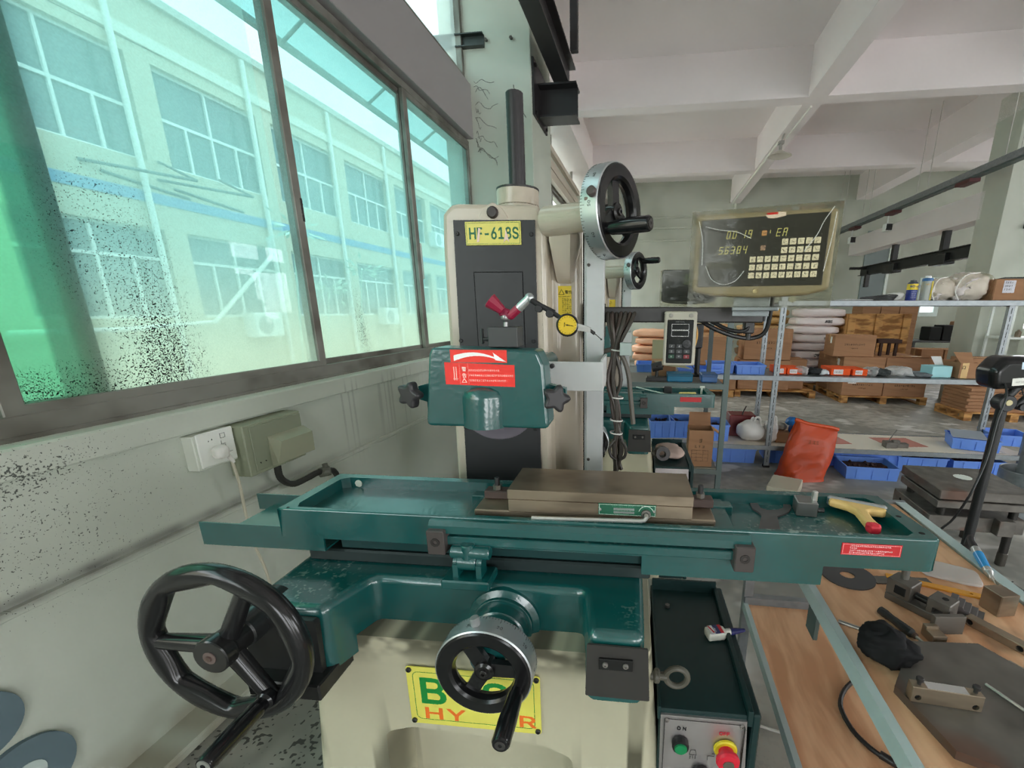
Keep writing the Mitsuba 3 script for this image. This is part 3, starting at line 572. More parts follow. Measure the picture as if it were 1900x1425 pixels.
def grinder(frame, label, first, tsh=0.0, ew_handle=(-0.05, -0.038)):
    FR.append(frame)
    g = thing('surface_grinder', label, 'machine')
    # ---- base casting, flared towards the floor, with an arched recess in front
    b = tm([(-0.646, 0.70, 0.79), (0.05, 0.70, 0.79), (0.05, 1.25, 0.79), (-0.646, 1.25, 0.79), (-0.725, 0.68, 0), (0.125, 0.68, 0), (0.125, 1.35, 0), (-0.725, 1.35, 0)],
           [(0, 1, 2), (0, 2, 3), (4, 6, 5), (4, 7, 6), (0, 4, 5), (0, 5, 1), (1, 5, 6), (1, 6, 2), (2, 6, 7), (2, 7, 3), (3, 7, 4), (3, 4, 0)])
    def bring(z):
        t = 1 - z / 0.79
        x0, x1, y0, y1 = -0.646 - 0.079 * t, 0.05 + 0.075 * t, 0.70 - 0.012 * t, 1.25 + 0.1 * t
        P = np.array(sbox(x0 + 0.03, y0 + 0.03, x1 - 0.03, y1 - 0.03).buffer(0.03, quad_segs=5).exterior.coords)[:-1]
        return np.c_[P, np.full(len(P), z)]
    zs = [0.0, 0.2, 0.4, 0.55, 0.7, 0.765]; R_ = [bring(z) for z in zs]; n_ = len(R_[0]); V = np.vstack(R_ + [[[-0.3, 1, 0.0]], [[-0.3, 1, 0.765]]]); f = []
    for i in range(len(zs) - 1):
        for j in range(n_):
            A, B = i * n_ + j, i * n_ + (j + 1) % n_; f += [[A, B, B + n_], [A, B + n_, A + n_]]
    for j in range(n_): f += [[len(V) - 2, (j + 1) % n_, j], [len(V) - 1, (len(zs) - 1) * n_ + j, (len(zs) - 1) * n_ + (j + 1) % n_]]
    base = tm(V, f)
    if base.volume < 0: base.invert()
    rec = rext(rounded([(-0.52, -0.1), (-0.085, -0.1), (-0.10, 0.50), (-0.16, 0.528), (-0.44, 0.545), (-0.505, 0.525)], 0.02), 0.12, 0.012, (0, 0.80, 0), (1, 0, 0), (0, 0, 1))
    base = sub(base, rec)
    bk = part(g, 'base', base, 'cream_paint', smooth=35, label='cream cast base with oil runs')
    if first:
        pl = part(g, 'maker_plate', ext(rpoly(0.277, 0.144, 0.006), 0.0015, (-0.3015, 0.6935, 0.634), (1, 0, 0.0), (0, -0.0, 1)), 'satin', (214, 208, 92), label='yellow plate with green and orange lettering')
        ou = rpoly(0.252, 0.12, 0.012); part(pl, 'border', ext(ou.difference(ou.buffer(-0.0012)), 0.0006, (-0.3015, 0.6925, 0.634), (1, 0, 0), (0, 0, 1)), 'satin', (20, 112, 40))
        def blk(ch, x, z, h, c, sx=1.0):
            m = meshkit.text_mesh(ch, h, 0.0006, True); m.apply_scale([sx, 1, 1]); m.apply_translation([-m.bounds[0, 0], 0, 0])
            part(pl, 'letter', place(m, (x, 0.6923, z), (1, 0, 0), (0, 0, 1)), 'satin', c, smooth=False)
        for ch, x in (('B', -0.413), ('S', -0.283)): blk(ch, x, 0.617, 0.062, (22, 128, 52), 1.15)
        for ch, x in (('H', -0.408), ('Y', -0.362), ('R', -0.208)): blk(ch, x, 0.577, 0.028, (226, 112, 40), 1.6)
        for x in (-0.433, -0.170):
            for z in (0.570, 0.698): screw(pl, (x, 0.6920, z), (0, -1, 0), 0.0055, (34, 34, 32), 'rivet')
    # ---- saddle
    sd = rounded([(-0.72, 0.645), (-0.56, 0.645), (-0.522, 0.752), (-0.082, 0.752), (-0.062, 0.632), (0.035, 0.632), (0.035, 1.06), (-0.72, 1.06)], 0.014)
    s = part(g, 'saddle', rext(sd, 0.14, 0.016, (0, 0, 0.726), (1, 0, 0), (0, 1, 0), n=220), 'teal_paint', smooth=40, label='teal cast saddle')
    part(s, 'front_boss', lathe([(0.078, -0.01), (0.074, 0.006), (0.062, 0.012), (0.062, 0.02), (0.058, 0.022), (0, 0.022)], (-0.246, 0.752, 0.784), (0, -1, 0), 40), 'teal_paint')
    part(s, 'screw_bearing', lathe([(0.054, 0.0), (0.054, 0.03), (0.05, 0.034), (0.036, 0.04), (0.034, 0.095), (0, 0.095)], (-0.246, 0.735, 0.784), (0, -1, 0), 36), 'teal_paint')
    for a in (40, 140, 270): screw(s, (-0.246 + 0.046 * math.cos(math.radians(a)), 0.7005, 0.784 + 0.046 * math.sin(math.radians(a))), (0, -1, 0), 0.004, (20, 22, 22))
    part(s, 'index_mark', box((-0.301, 0.688, 0.808), (-0.286, 0.699, 0.822), 0.001), 'satin', (225, 235, 235))
    part(s, 'way_wiper', box((-0.70, 0.80, 0.866), (0.05, 0.99, 0.895), 0.004), 'satin', (30, 42, 42))
    part(s, 'left_end_cover', ext(rounded([(-0.715, 0.715), (-0.57, 0.715), (-0.565, 0.85), (-0.715, 0.85)], 0.006), 0.012, (0, 0.643, 0), (1, 0, 0), (0, 0, 1)), 'satin', (30, 31, 31))
    part(s, 'hood', box((-0.70, 0.60, 0.70), (-0.555, 0.72, 0.735), 0.003), 'satin', (20, 20, 20))
    part(s, 'rubber_flap', ext(rounded([(-0.066, 0.742), (0.047, 0.74), (0.041, 0.848), (-0.063, 0.85)], 0.003), 0.004, (0, 0.629, 0), (1, 0, 0), (0, 0, 1)), 'satin', (50, 48, 46))
    fp = part(s, 'flap_clamp', box((-0.042, 0.620, 0.804), (0.016, 0.6255, 0.826), 0.001), 'satin', (18, 18, 18))
    for x in (-0.031, 0.004): screw(fp, (x, 0.620, 0.816), (0, -1, 0), 0.005, (104, 100, 96))
    # ---- table: tray with raised rim, T-slot platform, guard channels under it
    T0 = np.eye(4); T0[0, 3] = tsh; FR.append(frame @ T0)
    outer = rounded([(-0.733, 0.776), (0.567, 0.776), (0.567, 0.983), (-0.733, 0.983)], 0.004)
    out2 = Polygon([(-0.733, 0.776), (0.567, 0.776), (0.572, 0.80), (0.560, 0.975), (0.53, 0.983), (-0.733, 0.983)])
    tb = rext(out2, 0.066, 0.004, (0, 0, 0.934), n=200)
    cut = rext(sbox(-0.705, 0.788, 0.533, 0.958).buffer(-0.012).buffer(0.012), 0.06, 0.002, (0, 0, 0.974), n=120)
    tb = sub(tb, cut)
    t = part(g, 'table', tb, 'teal_paint', smooth=30, label='teal table with raised rim')
    part(t, 'drain_hole', cyl((-0.668, 0.9585, 0.985), (-0.668, 0.956, 0.985), 0.009, n=20), 'matte', (196, 200, 190))
    for x, y in ((-0.712, 0.782), (0.545, 0.87), (0.548, 0.80)): part(t, 'bolt_hole', cyl((x, y, 0.9995), (x, y, 1.0003), 0.005 if x > 0 else 0.003, n=16), 'matte', (12, 20, 20))
    part(t, 'front_slideway', rext(Polygon([(0, 0), (0.026, 0.0), (0.026, 0.012), (0.018, 0.018), (0, 0.018)]), 0.62, 0.0, (-0.395, 0.776, 0.972), (0, -1, 0), (0, 0, 1)) if False else
         ext(Polygon([(0, 0), (-0.020, 0.0), (-0.020, 0.016), (-0.012, 0.024), (0, 0.024)]), 0.625, (-0.395, 0.777, 0.972), (0, 1, 0), (0, 0, 1)), 'teal_paint')
    part(t, 'dog_rail', box((-0.375, 0.762, 0.944), (0.21, 0.777, 0.963), 0.002), 'teal_paint')
    for x in (-0.395, 0.200):
        d = part(t, 'stop_dog', box((x, 0.745, 0.930), (x + 0.036, 0.777, 0.982), 0.002), 'satin', (66, 60, 58), label='dark steel stop block')
        part(d, 'socket_screw', sub(cyl((x + 0.018, 0.7452, 0.958), (x + 0.018, 0.7435, 0.958), 0.009, n=20), cyl((x + 0.018, 0.746, 0.958), (x + 0.018, 0.74, 0.958), 0.0045, n=6)), 'satin', (44, 40, 38))
    for (x0, x1, lip) in ((-0.925, -0.64, 0), (0.03, 0.372, 1)):
        ch = cat(box((x0, 0.777, 0.893 if lip else 0.904), (x1, 0.781, 0.957 if not lip else 0.936)), box((x0, 0.781, 0.893 if lip else 0.904), (x1, 0.975, 0.897 if lip else 0.908)),
                 box((x0 - (0.045 if not lip else 0), 0.975, 0.893), (x1, 0.979, 0.936)))
        part(t, 'way_guard', ch, 'teal_paint', label='folded teal guard channel')
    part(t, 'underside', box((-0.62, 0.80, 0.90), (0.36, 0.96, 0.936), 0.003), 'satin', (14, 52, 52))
    part(t, 'slot_platform', cat(box((-0.335, 0.805, 0.972), (0.21, 0.945, 0.990), 0.002), box((-0.375, 0.808, 0.972), (0.245, 0.84, 0.988), 0.002), box((-0.355, 0.895, 0.972), (0.225, 0.925, 0.994), 0.002)), 'teal_paint')
    w0 = part(t, 'warning_plate', box((0.398, 0.7745, 0.962), (0.503, 0.7765, 0.986)), 'satin', (186, 34, 40), label='red warning plate with white print')
    if first:
        fr_ = sbox(0.400, 0.9635, 0.501, 0.9845); part(w0, 'border', ext(fr_.difference(fr_.buffer(-0.0007)), 0.0004, (0, 0.7745, 0), (1, 0, 0), (0, 0, 1)), 'satin', (236, 160, 160))
        for i, (nc, x) in enumerate(((22, 0.412), (4, 0.412), (23, 0.412), (19, 0.412))):
            part(w0, 'print_line', glyphs(nc, 0.0030, (x, 0.7744, 0.9795 - i * 0.0046), (1, 0, 0), (0, 0, 1), seed=40 + i), 'satin', (244, 214, 214), smooth=False)
    FR.pop()
    # ---- reversing bracket under the table
    rb = part(g, 'reversing_lever', box((-0.366, 0.728, 0.864), (-0.268, 0.79, 0.884), 0.003), 'teal_paint')
    for x in (-0.345, -0.297): part(rb, 'lug', ext(Point(0, 0.03).buffer(0.013).union(sbox(-0.016, -0.004, 0.016, 0.03)), 0.011, (x, 0.758, 0.882), (0, 1, 0), (0, 0, 1)), 'teal_paint')
    part(rb, 'roller', cyl((-0.337, 0.758, 0.912), (-0.298, 0.758, 0.912), 0.017, n=24, ch=0.002), 'teal_paint')
    part(rb, 'plunger', cat(cyl((-0.350, 0.757, 0.934), (-0.270, 0.757, 0.934), 0.0135, n=20, ch=0.002), cyl((-0.316, 0.757, 0.92), (-0.316, 0.757, 0.952), 0.014, n=20, ch=0.002)), 'teal_paint')
    # ---- hand wheels
    big_wheel(g, (-0.690, 0.575, 0.838), 0.158, (0.066, 0, -0.098), 62)
    part(g, 'traverse_shaft', cat(cyl((-0.690, 0.60, 0.838), (-0.690, 0.66, 0.838), 0.031, n=28, ch=0.004), cyl((-0.690, 0.655, 0.838), (-0.690, 0.70, 0.838), 0.036, n=28, ch=0.003)), 'gloss', (40, 42, 42))
    dial_wheel(g, 'cross_feed_handwheel', (-0.245, 0.620, 0.784), (0, -1, 0.0), 0.088, (0.0, 0.0), 0.1, (100, 220, 340)) if False else None
    dw = dial_wheel(g, 'cross_feed_handwheel', (-0.245, 0.618, 0.784), (0, -1, 0), 0.088, HD1, 0.102, (SPK, SPK + 120, SPK + 240))
    part(dw, 'dial_lock_screw', cyl((-0.258, 0.628, 0.870), (-0.261, 0.628, 0.886), 0.0085, n=20, ch=0.0015), 'satin', (120, 124, 124))
    # ---- column
    pl_ = [(-0.478, 1.16), (-0.200, 1.16), (-0.200, 1.175), (-0.128, 1.175), (-0.125, 1.46), (-0.485, 1.46)]
    col = rext(rounded(pl_, 0.024), 1.04, 0.03, (0, 0, 0.60), n=160)
    cv = col.vertices.copy(); tt = np.clip((1.64 - cv[:, 2]) / 1.0, 0, 1); cv[:, 0] = np.where(cv[:, 0] < -0.3, cv[:, 0] - 0.012 + (-0.006) * tt + 0.04 * np.clip((cv[:, 2] - 1.50) / 0.14, 0, 1) ** 2 * 0.6, cv[:, 0]); col.vertices = cv
    c = part(g, 'column', col, *CO, smooth=35, label='cream column')
    part(c, 'front_frame', rext(rounded([(-0.475, 0.78), (-0.206, 0.78), (-0.209, 1.60), (-0.225, 1.638), (-0.43, 1.645), (-0.458, 1.625), (-0.463, 1.55)], 0.012), 0.065, 0.012, (0, 1.165, 0), (1, 0, 0), (0, 0, 1)), *CO, smooth=40)
    cp = part(c, 'cover_plate', ext(Polygon([(-0.447, 0.80), (-0.236, 0.80), (-0.234, 1.604), (-0.430, 1.607)]), 0.006, (0, 1.101, 0), (1, 0, 0), (0, 0, 1)), 'satin', (40, 40, 42), label='black bolted cover plate')
    dp = sbox(-0.386, 1.28, -0.268, 1.489)
    part(cp, 'access_door', ext(dp, 0.0016, (0, 1.0952, 0), (1, 0, 0), (0, 0, 1)), 'satin', (44, 44, 46))
    part(cp, 'door_seam', ext(dp.buffer(0.0022, join_style=2).difference(dp), 0.0006, (0, 1.0953, 0), (1, 0, 0), (0, 0, 1)), 'matte', (16, 16, 17))
    for x, z in ((-0.422, 1.577), (-0.243, 1.573), (-0.432, 1.327), (-0.245, 1.327), (-0.247, 1.10), (-0.436, 1.10)): screw(cp, (x, 1.095, z), (0, -1, 0), 0.0048, (30, 30, 31))
    mp = part(c, 'model_plate', box((-0.401, 1.0915, 1.5505), (-0.267, 1.0955, 1.602), 0.0006), 'satin', (214, 204, 104), label='yellow plate with green characters, partly peeled')
    b_ = sbox(-0.3985, 1.5530, -0.2695, 1.5995); part(mp, 'border', ext(b_.difference(b_.buffer(-0.0009)), 0.0004, (0, 1.0916, 0), (1, 0, 0), (0, 0, 1)), 'satin', (86, 110, 52))
    if first:
        for i, ch in enumerate('HF-618S'):
            m = meshkit.text_mesh(ch, 0.0245, 0.0005, True); m.apply_scale([0.78, 1, 1]); m.apply_translation([-m.bounds[:, 0].mean(), 0, 0])
            part(mp, 'letter', place(m, (-0.3835 + 0.0173 * i, 1.0914, 1.5640), (1, 0, 0), (0, 0, 1)), 'satin', (20, 92, 58), smooth=False)
        part(mp, 'peeled_patch', ext(Polygon([(-0.374, 1.557), (-0.368, 1.558), (-0.3635, 1.587), (-0.3685, 1.588)]), 0.001, (0, 1.0912, 0), (1, 0, 0), (0, 0, 1)), 'satin', (222, 196, 184))
        part(mp, 'peeled_patch', ext(Polygon([(-0.309, 1.556), (-0.302, 1.562), (-0.295, 1.556), (-0.299, 1.572), (-0.303, 1.585), (-0.305, 1.571)]), 0.001, (0, 1.0912, 0), (1, 0, 0), (0, 0, 1)), 'satin', (222, 196, 184))
    part(c, 'oil_plug', lathe([(0, 0), (0.0135, 0), (0.0135, 0.006), (0.010, 0.010), (0, 0.010)], (-0.334, 1.100, 1.622), (0, -1, 0), 24), 'satin', (56, 48, 46))
    part(c, 'plug_boss', rext(rounded([(-0.375, 1.604), (-0.293, 1.604), (-0.312, 1.632), (-0.334, 1.645), (-0.356, 1.632)], 0.006), 0.006, 0.002, (0, 1.104, 0), (1, 0, 0), (0, 0, 1)), *CO)
    part(c, 'top_collar', lathe([(0, 1.62), (0.052, 1.62), (0.052, 1.664), (0.0545, 1.666), (0.0545, 1.702), (0.051, 1.706), (0, 1.706)], (-0.310, 1.25, 0), (0, 0, 1), 40), *CO)
    part(c, 'collar_seam', cat(lathe([(0.0528, 1.664), (0.0528, 1.6668), (0.05, 1.6668)], (-0.310, 1.25, 0), (0, 0, 1), 40), lathe([(0.0552, 1.7015), (0.0552, 1.7065), (0.03, 1.7075)], (-0.310, 1.25, 0), (0, 0, 1), 40)), 'satin', (44, 42, 40))
    part(c, 'screw_tube', cat(cyl((-0.310, 1.25, 1.70), (-0.310, 1.25, 1.924), 0.0215, n=32, ch=0.002)), 'satin', (38, 36, 38), label='black plastic screw cover tube')
    part(c, 'louvre_side', box((-0.131, 1.24, 0.85), (-0.1245, 1.42, 1.45), 0.002), 'satin', (150, 142, 128))
    wl = part(c, 'warning_sticker', box((-0.196, 1.1735, 1.352), (-0.160, 1.1755, 1.462)), 'satin', (226, 200, 52), label='yellow warning sticker')
    tr = Polygon([(-0.1935, 1.4405), (-0.1775, 1.4405), (-0.1855, 1.4545)])
    part(wl, 'triangle', ext(tr.difference(tr.buffer(-0.0012)), 0.0004, (0, 1.1736, 0), (1, 0, 0), (0, 0, 1)), 'matte', (40, 34, 20))
    if first:
        part(wl, 'heading', cjk('警告', 0.0085, (-0.1775, 1.1735, 1.443), (1, 0, 0), (0, 0, 1), 0.0004), 'matte', (40, 34, 20), smooth=False)
        for i in range(4):
            part(wl, 'print_column', place(glyphs(10, 0.0044, (0, 0, 0), (1, 0, 0), (0, 1, 0), seed=60 + i), (-0.1655 - i * 0.0062, 1.1734, 1.432), (0, 0, -1), (1, 0, 0)), 'matte', (60, 50, 20), smooth=False)
        part(wl, 'divider', box((-0.194, 1.1733, 1.4355), (-0.162, 1.1737, 1.4365)), 'matte', (60, 50, 20))
    # ---- elevating wheel on its angled boss
    a = math.radians(28); n3 = np.array([math.cos(a), -math.sin(a), 0.0]); wc = np.array([-0.040, 1.02, 1.602])
    part(c, 'elevating_boss', lathe([(0, -0.19), (0.033, -0.19), (0.0315, -0.13), (0.030, -0.028), (0, -0.028)], wc, n3, 36), *CO)
    part(c, 'boss_web', hull([(x, y, z) for x, y in ((-0.203, 1.105), (-0.150, 1.085), (-0.135, 1.12), (-0.135, 1.19), (-0.203, 1.19)) for z in (1.560, 1.632)] + [(-0.195, 1.15, 1.48), (-0.16, 1.15, 1.48), (-0.16, 1.19, 1.46), (-0.195, 1.19, 1.46)]), *CO)
    ew = dial_wheel(c, 'elevating_handwheel', wc, n3, 0.093, ew_handle, 0.098, (95, 215, 335))
    part(ew, 'dial_lock_screw', cyl(wc - n3 * 0.010 + np.array([-0.385, -0.87, 0.22]) * 0.088, wc - n3 * 0.010 + np.array([-0.385, -0.87, 0.22]) * 0.105, 0.0095, n=20, ch=0.0015), 'satin', (72, 62, 60))
    part(ew, 'pointer', box(wc + [-0.062, -0.075, 0.008], wc + [-0.048, -0.055, 0.014], 0.001), 'satin', (120, 112, 100))
    # ---- wheel head and guard
    part(g, 'spindle_housing', rext(rounded([(-0.36, 1.185), (-0.19, 1.185), (-0.19, 1.30), (-0.36, 1.30)], 0.02), 0.245, 0.01, (0, 1.125, 0), (1, 0, 0), (0, 0, 1)), 'teal_paint')
    gd = rounded([(-0.409, 1.176), (-0.158, 1.176), (-0.166, 1.300), (-0.178, 1.328), (-0.384, 1.332), (-0.391, 1.318)], 0.009)
    gk = part(g, 'wheel_guard', rext(gd, 0.06, 0.006, (0, 0.88, 0), (1, 0, 0), (0, 0, 1), n=160), 'teal_paint', smooth=45, label='teal wheel guard')
    part(gk, 'guard_bulge', sub(cat(lathe([(0.044, 1.176), (0.044, 1.235), (0.040, 1.248), (0.028, 1.2555), (0, 1.258)], (-0.288, 0.835, 0), (0, 0, 1), 36), cyl((-0.288, 0.835, 1.176), (-0.288, 0.835, 1.1762), 0.044, n=36)), box((-0.4, 0.835, 1.1), (-0.1, 1.0, 1.4))) if False else
         lathe([(0, 1.176), (0.046, 1.176), (0.046, 1.235), (0.042, 1.248), (0.030, 1.256), (0, 1.259)], (-0.290, 0.843, 0), (0, 0, 1), 40), 'teal_paint', smooth=50)
    part(gk, 'grinding_wheel', lathe([(0.02, 0.0), (0.084, 0.0), (0.087, 0.003), (0.087, 0.017), (0.084, 0.02), (0.02, 0.02)], (-0.272, 0.872, 1.2285), (0, -1, 0), 64), 'matte', (92, 88, 96), label='grey grinding wheel')
    for s_ in (-1, 1):
        x = -0.409 if s_ < 0 else -0.158
        part(gk, 'knob_bracket', hull([(x + s_ * q, y, z) for q, zz in ((-0.01, 0.024), (0.028, 0.014)) for y in (0.858, 0.876) for z in (1.236 - zz, 1.236 + zz)]), 'teal_paint')
        star_knob(gk, (x + s_ * (0.030 if s_ < 0 else 0.012), 0.834 if s_ > 0 else 0.842, 1.237), (0.25 * s_, -1, 0))
    st = part(gk, 'arrow_sticker', box((-0.347, 0.8188, 1.3045), (-0.236, 0.8205, 1.3285)), 'satin', (228, 52, 40), label='red sticker with a white curved arrow')
    arc = []
    for q in np.linspace(0, 1, 14): arc.append((-0.340 + 0.083 * q, 1.3105 + 0.0135 * math.sin(PI * (0.12 + 0.72 * q)) - 0.0045))
    wd = np.linspace(0.0068, 0.0016, 14); arr = Polygon([(x, z + w) for (x, z), w in zip(arc, wd)] + [(x, z - w * 0.6) for (x, z), w in zip(arc[::-1], wd[::-1])])
    hd = Polygon([(-0.2625, 1.3235), (-0.2375, 1.3065), (-0.2585, 1.3095)])
    part(st, 'arrow', ext(arr.buffer(0).union(hd), 0.0005, (0, 0.8188, 0), (1, 0, 0), (0, 0, 1)), 'satin', (240, 238, 236), smooth=False)
    s2 = part(gk, 'danger_sticker', ext(Polygon([(-0.360, 1.2615), (-0.222, 1.2585), (-0.222, 1.3005), (-0.360, 1.3045)]), 0.0016, (0, 0.8202, 0), (1, 0, 0), (0, 0, 1)), 'satin', (226, 48, 40), label='red sticker with white warning text')
    if first:
        part(s2, 'heading', place(cat(cjk('警', 0.0085, (0, 0, 0), (1, 0, 0), (0, 1, 0)), cjk('告', 0.0085, (0, -0.0125, 0), (1, 0, 0), (0, 1, 0))), (-0.3265, 0.8186, 1.2880), (1, 0, 0), (0, 0, 1)), 'satin', (250, 210, 200), smooth=False)
        tr = Polygon([(-0.3275, 1.2655), (-0.3165, 1.2655), (-0.322, 1.2745)]); part(s2, 'triangle', ext(tr.difference(tr.buffer(-0.0011)), 0.0004, (0, 0.8186, 0), (1, 0, 0), (0, 0, 1)), 'satin', (250, 210, 200))
        for i, nc in enumerate((16, 23, 20)): part(s2, 'print_line', glyphs(nc, 0.0035, (-0.3125, 0.8186, 1.2880 - 0.0098 * i), (1, 0, 0), (0, 0, 1), seed=80 + i), 'satin', (250, 205, 196), smooth=False)
        part(s2, 'pictogram', cat(box((-0.3425, 0.8182, 1.270), (-0.3405, 0.8187, 1.296)), box((-0.338, 0.8182, 1.270), (-0.336, 0.8187, 1.296)), box((-0.344, 0.8182, 1.272), (-0.334, 0.8187, 1.2735))), 'satin', (246, 170, 160))
        part(s2, 'divider', cat(box((-0.3305, 0.8183, 1.262), (-0.330, 0.8187, 1.303)), box((-0.3135, 0.8183, 1.262), (-0.313, 0.8187, 1.303))), 'satin', (246, 150, 140))
    # ---- scale post and its bracket
    sp_ = part(g, 'scale_post', cat(box((-0.115, 1.10, 0.93), (-0.071, 1.135, 1.60), 0.002), box((-0.1195, 1.108, 0.93), (-0.115, 1.13, 1.60))), 'satin', (176, 178, 178), label='pale aluminium scale post')
    part(sp_, 'gap_shade_strip', box((-0.1245, 1.13, 0.93), (-0.1165, 1.16, 1.58)), 'matte', (24, 24, 24))  # black strip standing in for the shade between column and post
    for z in (1.505, 1.02): screw(sp_, (-0.108, 1.10, z), (0, -1, 0), 0.004, (70, 66, 62))
    rbk = part(g, 'scale_bracket', cat(box((-0.190, 0.972, 1.226), (-0.063, 0.978, 1.291), 0.001), box((-0.069, 0.978, 1.226), (-0.063, 1.12, 1.296), 0.001), box((-0.20, 0.93, 1.232), (-0.185, 0.978, 1.252), 0.001)), 'satin', (184, 186, 184))
    for x in (-0.176, -0.187): part(rbk, 'bolt', cyl((x, 0.972, 1.282), (x, 0.958, 1.282), 0.005, n=14, ch=0.001), 'satin', (34, 34, 34))
    # ---- control cabinet on the right of the base
    cb = part(g, 'control_cabinet', cat(box((0.074, 0.705, 0.0), (0.245, 1.10, 0.640), 0.003), box((0.252, 0.700, 0.0), (0.268, 1.11, 0.648), 0.003), box((0.074, 1.095, 0.63), (0.25, 1.103, 0.672), 0.001), box((0.243, 0.70, 0.62), (0.253, 1.10, 0.656), 0.001), box((0.07, 0.70, 0.62), (0.076, 1.10, 0.650), 0.001)), 'satin', (14, 46, 46), label='dark green control cabinet')
    fpn = part(cb, 'control_panel', tm([(0.076, 0.700, 0.632), (0.242, 0.700, 0.632), (0.252, 0.690, 0.40), (0.080, 0.690, 0.40), (0.076, 0.712, 0.632), (0.242, 0.712, 0.632), (0.252, 0.712, 0.40), (0.080, 0.712, 0.40)],
                [(0, 2, 1), (0, 3, 2), (0, 1, 5), (0, 5, 4), (1, 2, 6), (1, 6, 5), (2, 3, 7), (2, 7, 6), (3, 0, 4), (3, 4, 7), (4, 5, 6), (4, 6, 7)]), 'metal', (196, 190, 190), smooth=False, label='brushed control panel')
    Y0 = 0.6955
    if first:
        part(fpn, 'panel_line', cat(box((0.084, 0.6975, 0.6245), (0.236, 0.6985, 0.6253)), box((0.0835, 0.69, 0.40), (0.0843, 0.6972, 0.6253)), box((0.2365, 0.69, 0.40), (0.2373, 0.6972, 0.6253))), 'matte', (60, 58, 58))
        for x in (0.088, 0.233): screw(fpn, (x, 0.699, 0.6215), (0, -1, 0), 0.005, (120, 116, 112))
        part(fpn, 'on_lettering', cat(text('O', 0.0075, (0.1085, 0.698, 0.600), (1, 0, 0), (0, 0, 1), bold=True), text('N', 0.0075, (0.1195, 0.698, 0.600), (1, 0, 0), (0, 0, 1), bold=True)), 'matte', (20, 20, 22), smooth=False)
        part(fpn, 'off_lettering', text('OFF', 0.0078, (0.190, 0.6975, 0.597), (1, 0, 0), (0, 0, 1), bold=True), 'matte', (190, 48, 62), smooth=False)
        lamp = cat(tube([(0.139, 0.695, 0.556), (0.147, 0.695, 0.556), (0.150, 0.6945, 0.544), (0.136, 0.6945, 0.544), (0.139, 0.695, 0.556)], 0.0005, 5, 0), *[tube([(x, 0.6945, 0.541), (x, 0.694, 0.534)], 0.0005, 5, 0) for x in (0.138, 0.143, 0.148)])
        part(fpn, 'lamp_symbol', lamp, 'matte', (40, 38, 40))
        part(fpn, 'tap_symbol', tube([(0.172, 0.694, 0.535), (0.172, 0.6945, 0.545), (0.185, 0.6945, 0.545), (0.185, 0.695, 0.551), (0.180, 0.695, 0.551)], 0.0005, 5, 0), 'matte', (40, 38, 40))
    on = part(fpn, 'start_button', lathe([(0, 0), (0.0165, 0), (0.0165, 0.010), (0.0155, 0.013), (0.0125, 0.0135), (0, 0.0135)], (0.1165, Y0 + 0.001, 0.571), (0, -1, -0.05), 28), 'satin', (24, 26, 26))
    part(on, 'green_cap', lathe([(0, 0.010), (0.0125, 0.010), (0.0125, 0.015), (0.0115, 0.017), (0, 0.017)], (0.1165, Y0 + 0.001, 0.571), (0, -1, -0.05), 28), 'satin', (10, 126, 74), label='green start button')
    of = part(fpn, 'stop_button', lathe([(0, 0), (0.0225, 0), (0.0225, 0.004), (0.020, 0.006), (0, 0.006)], (0.2045, Y0, 0.567), (0, -1, -0.05), 32), 'satin', (222, 206, 40), label='yellow ring under the stop button')
    part(of, 'red_mushroom', lathe([(0, 0.004), (0.014, 0.004), (0.0145, 0.016), (0.0215, 0.020), (0.0225, 0.026), (0.020, 0.031), (0.011, 0.033), (0, 0.033)], (0.2045, Y0, 0.567), (0, -1, -0.05), 36), 'satin', (206, 30, 52), label='red mushroom stop button')
    part(of, 'key_disc', lathe([(0, 0.032), (0.0105, 0.032), (0.0105, 0.0345), (0, 0.0345)], (0.2045, Y0, 0.567), (0, -1, -0.05), 24), 'metal', (150, 144, 132))
    sw = part(fpn, 'selector_switch', lathe([(0, 0), (0.017, 0), (0.016, 0.008), (0.010, 0.010), (0.0095, 0.022), (0, 0.022)], (0.160, Y0 - 0.003, 0.506), (0, -1, -0.05), 28), 'satin', (28, 27, 28))
    part(sw, 'pointer_line', box((0.159, 0.668, 0.50), (0.1605, 0.6705, 0.513)), 'matte', (225, 225, 220))
    # ---- lifting eye on the base side
    ey = part(g, 'lifting_eye', cat(tube([(0.105 + 0.021 * math.cos(q), 0.72, 0.705 + 0.021 * math.sin(q)) for q in np.linspace(0, 2 * PI, 24, endpoint=False)], 0.006, 10, 0, True), cyl((0.045, 0.72, 0.705), (0.086, 0.72, 0.705), 0.008, n=16), cyl((0.060, 0.72, 0.705), (0.072, 0.72, 0.705), 0.014, n=20, ch=0.003)), 'satin', (84, 82, 72))
    # ---- instrument arm
    ar = part(g, 'instrument_arm', box((-0.095, 1.16, 1.372), (0.322, 1.20, 1.410), 0.003), 'satin', (44, 43, 42), label='black square tube arm')
    part(ar, 'end_plug', box((0.322, 1.164, 1.376), (0.327, 1.196, 1.406), 0.001), 'satin', (20, 20, 20))
    part(ar, 'arm_mount', box((-0.112, 1.165, 1.33), (-0.075, 1.25, 1.42), 0.003), 'satin', (40, 40, 40))
    FR.pop()
    return g
HD1, SPK = (0.0, 0.0), 0
def _hd(ax, c, world_off):
    x, y, z = frame_of(ax); w = np.asarray(world_off); return (float(w @ x), float(w @ y))
HD1 = _hd((0, -1, 0), 0, (0.060, 0, -0.028))
MF = rotz(2.25)
n3_ = np.array([math.cos(math.radians(28)), -math.sin(math.radians(28)), 0])
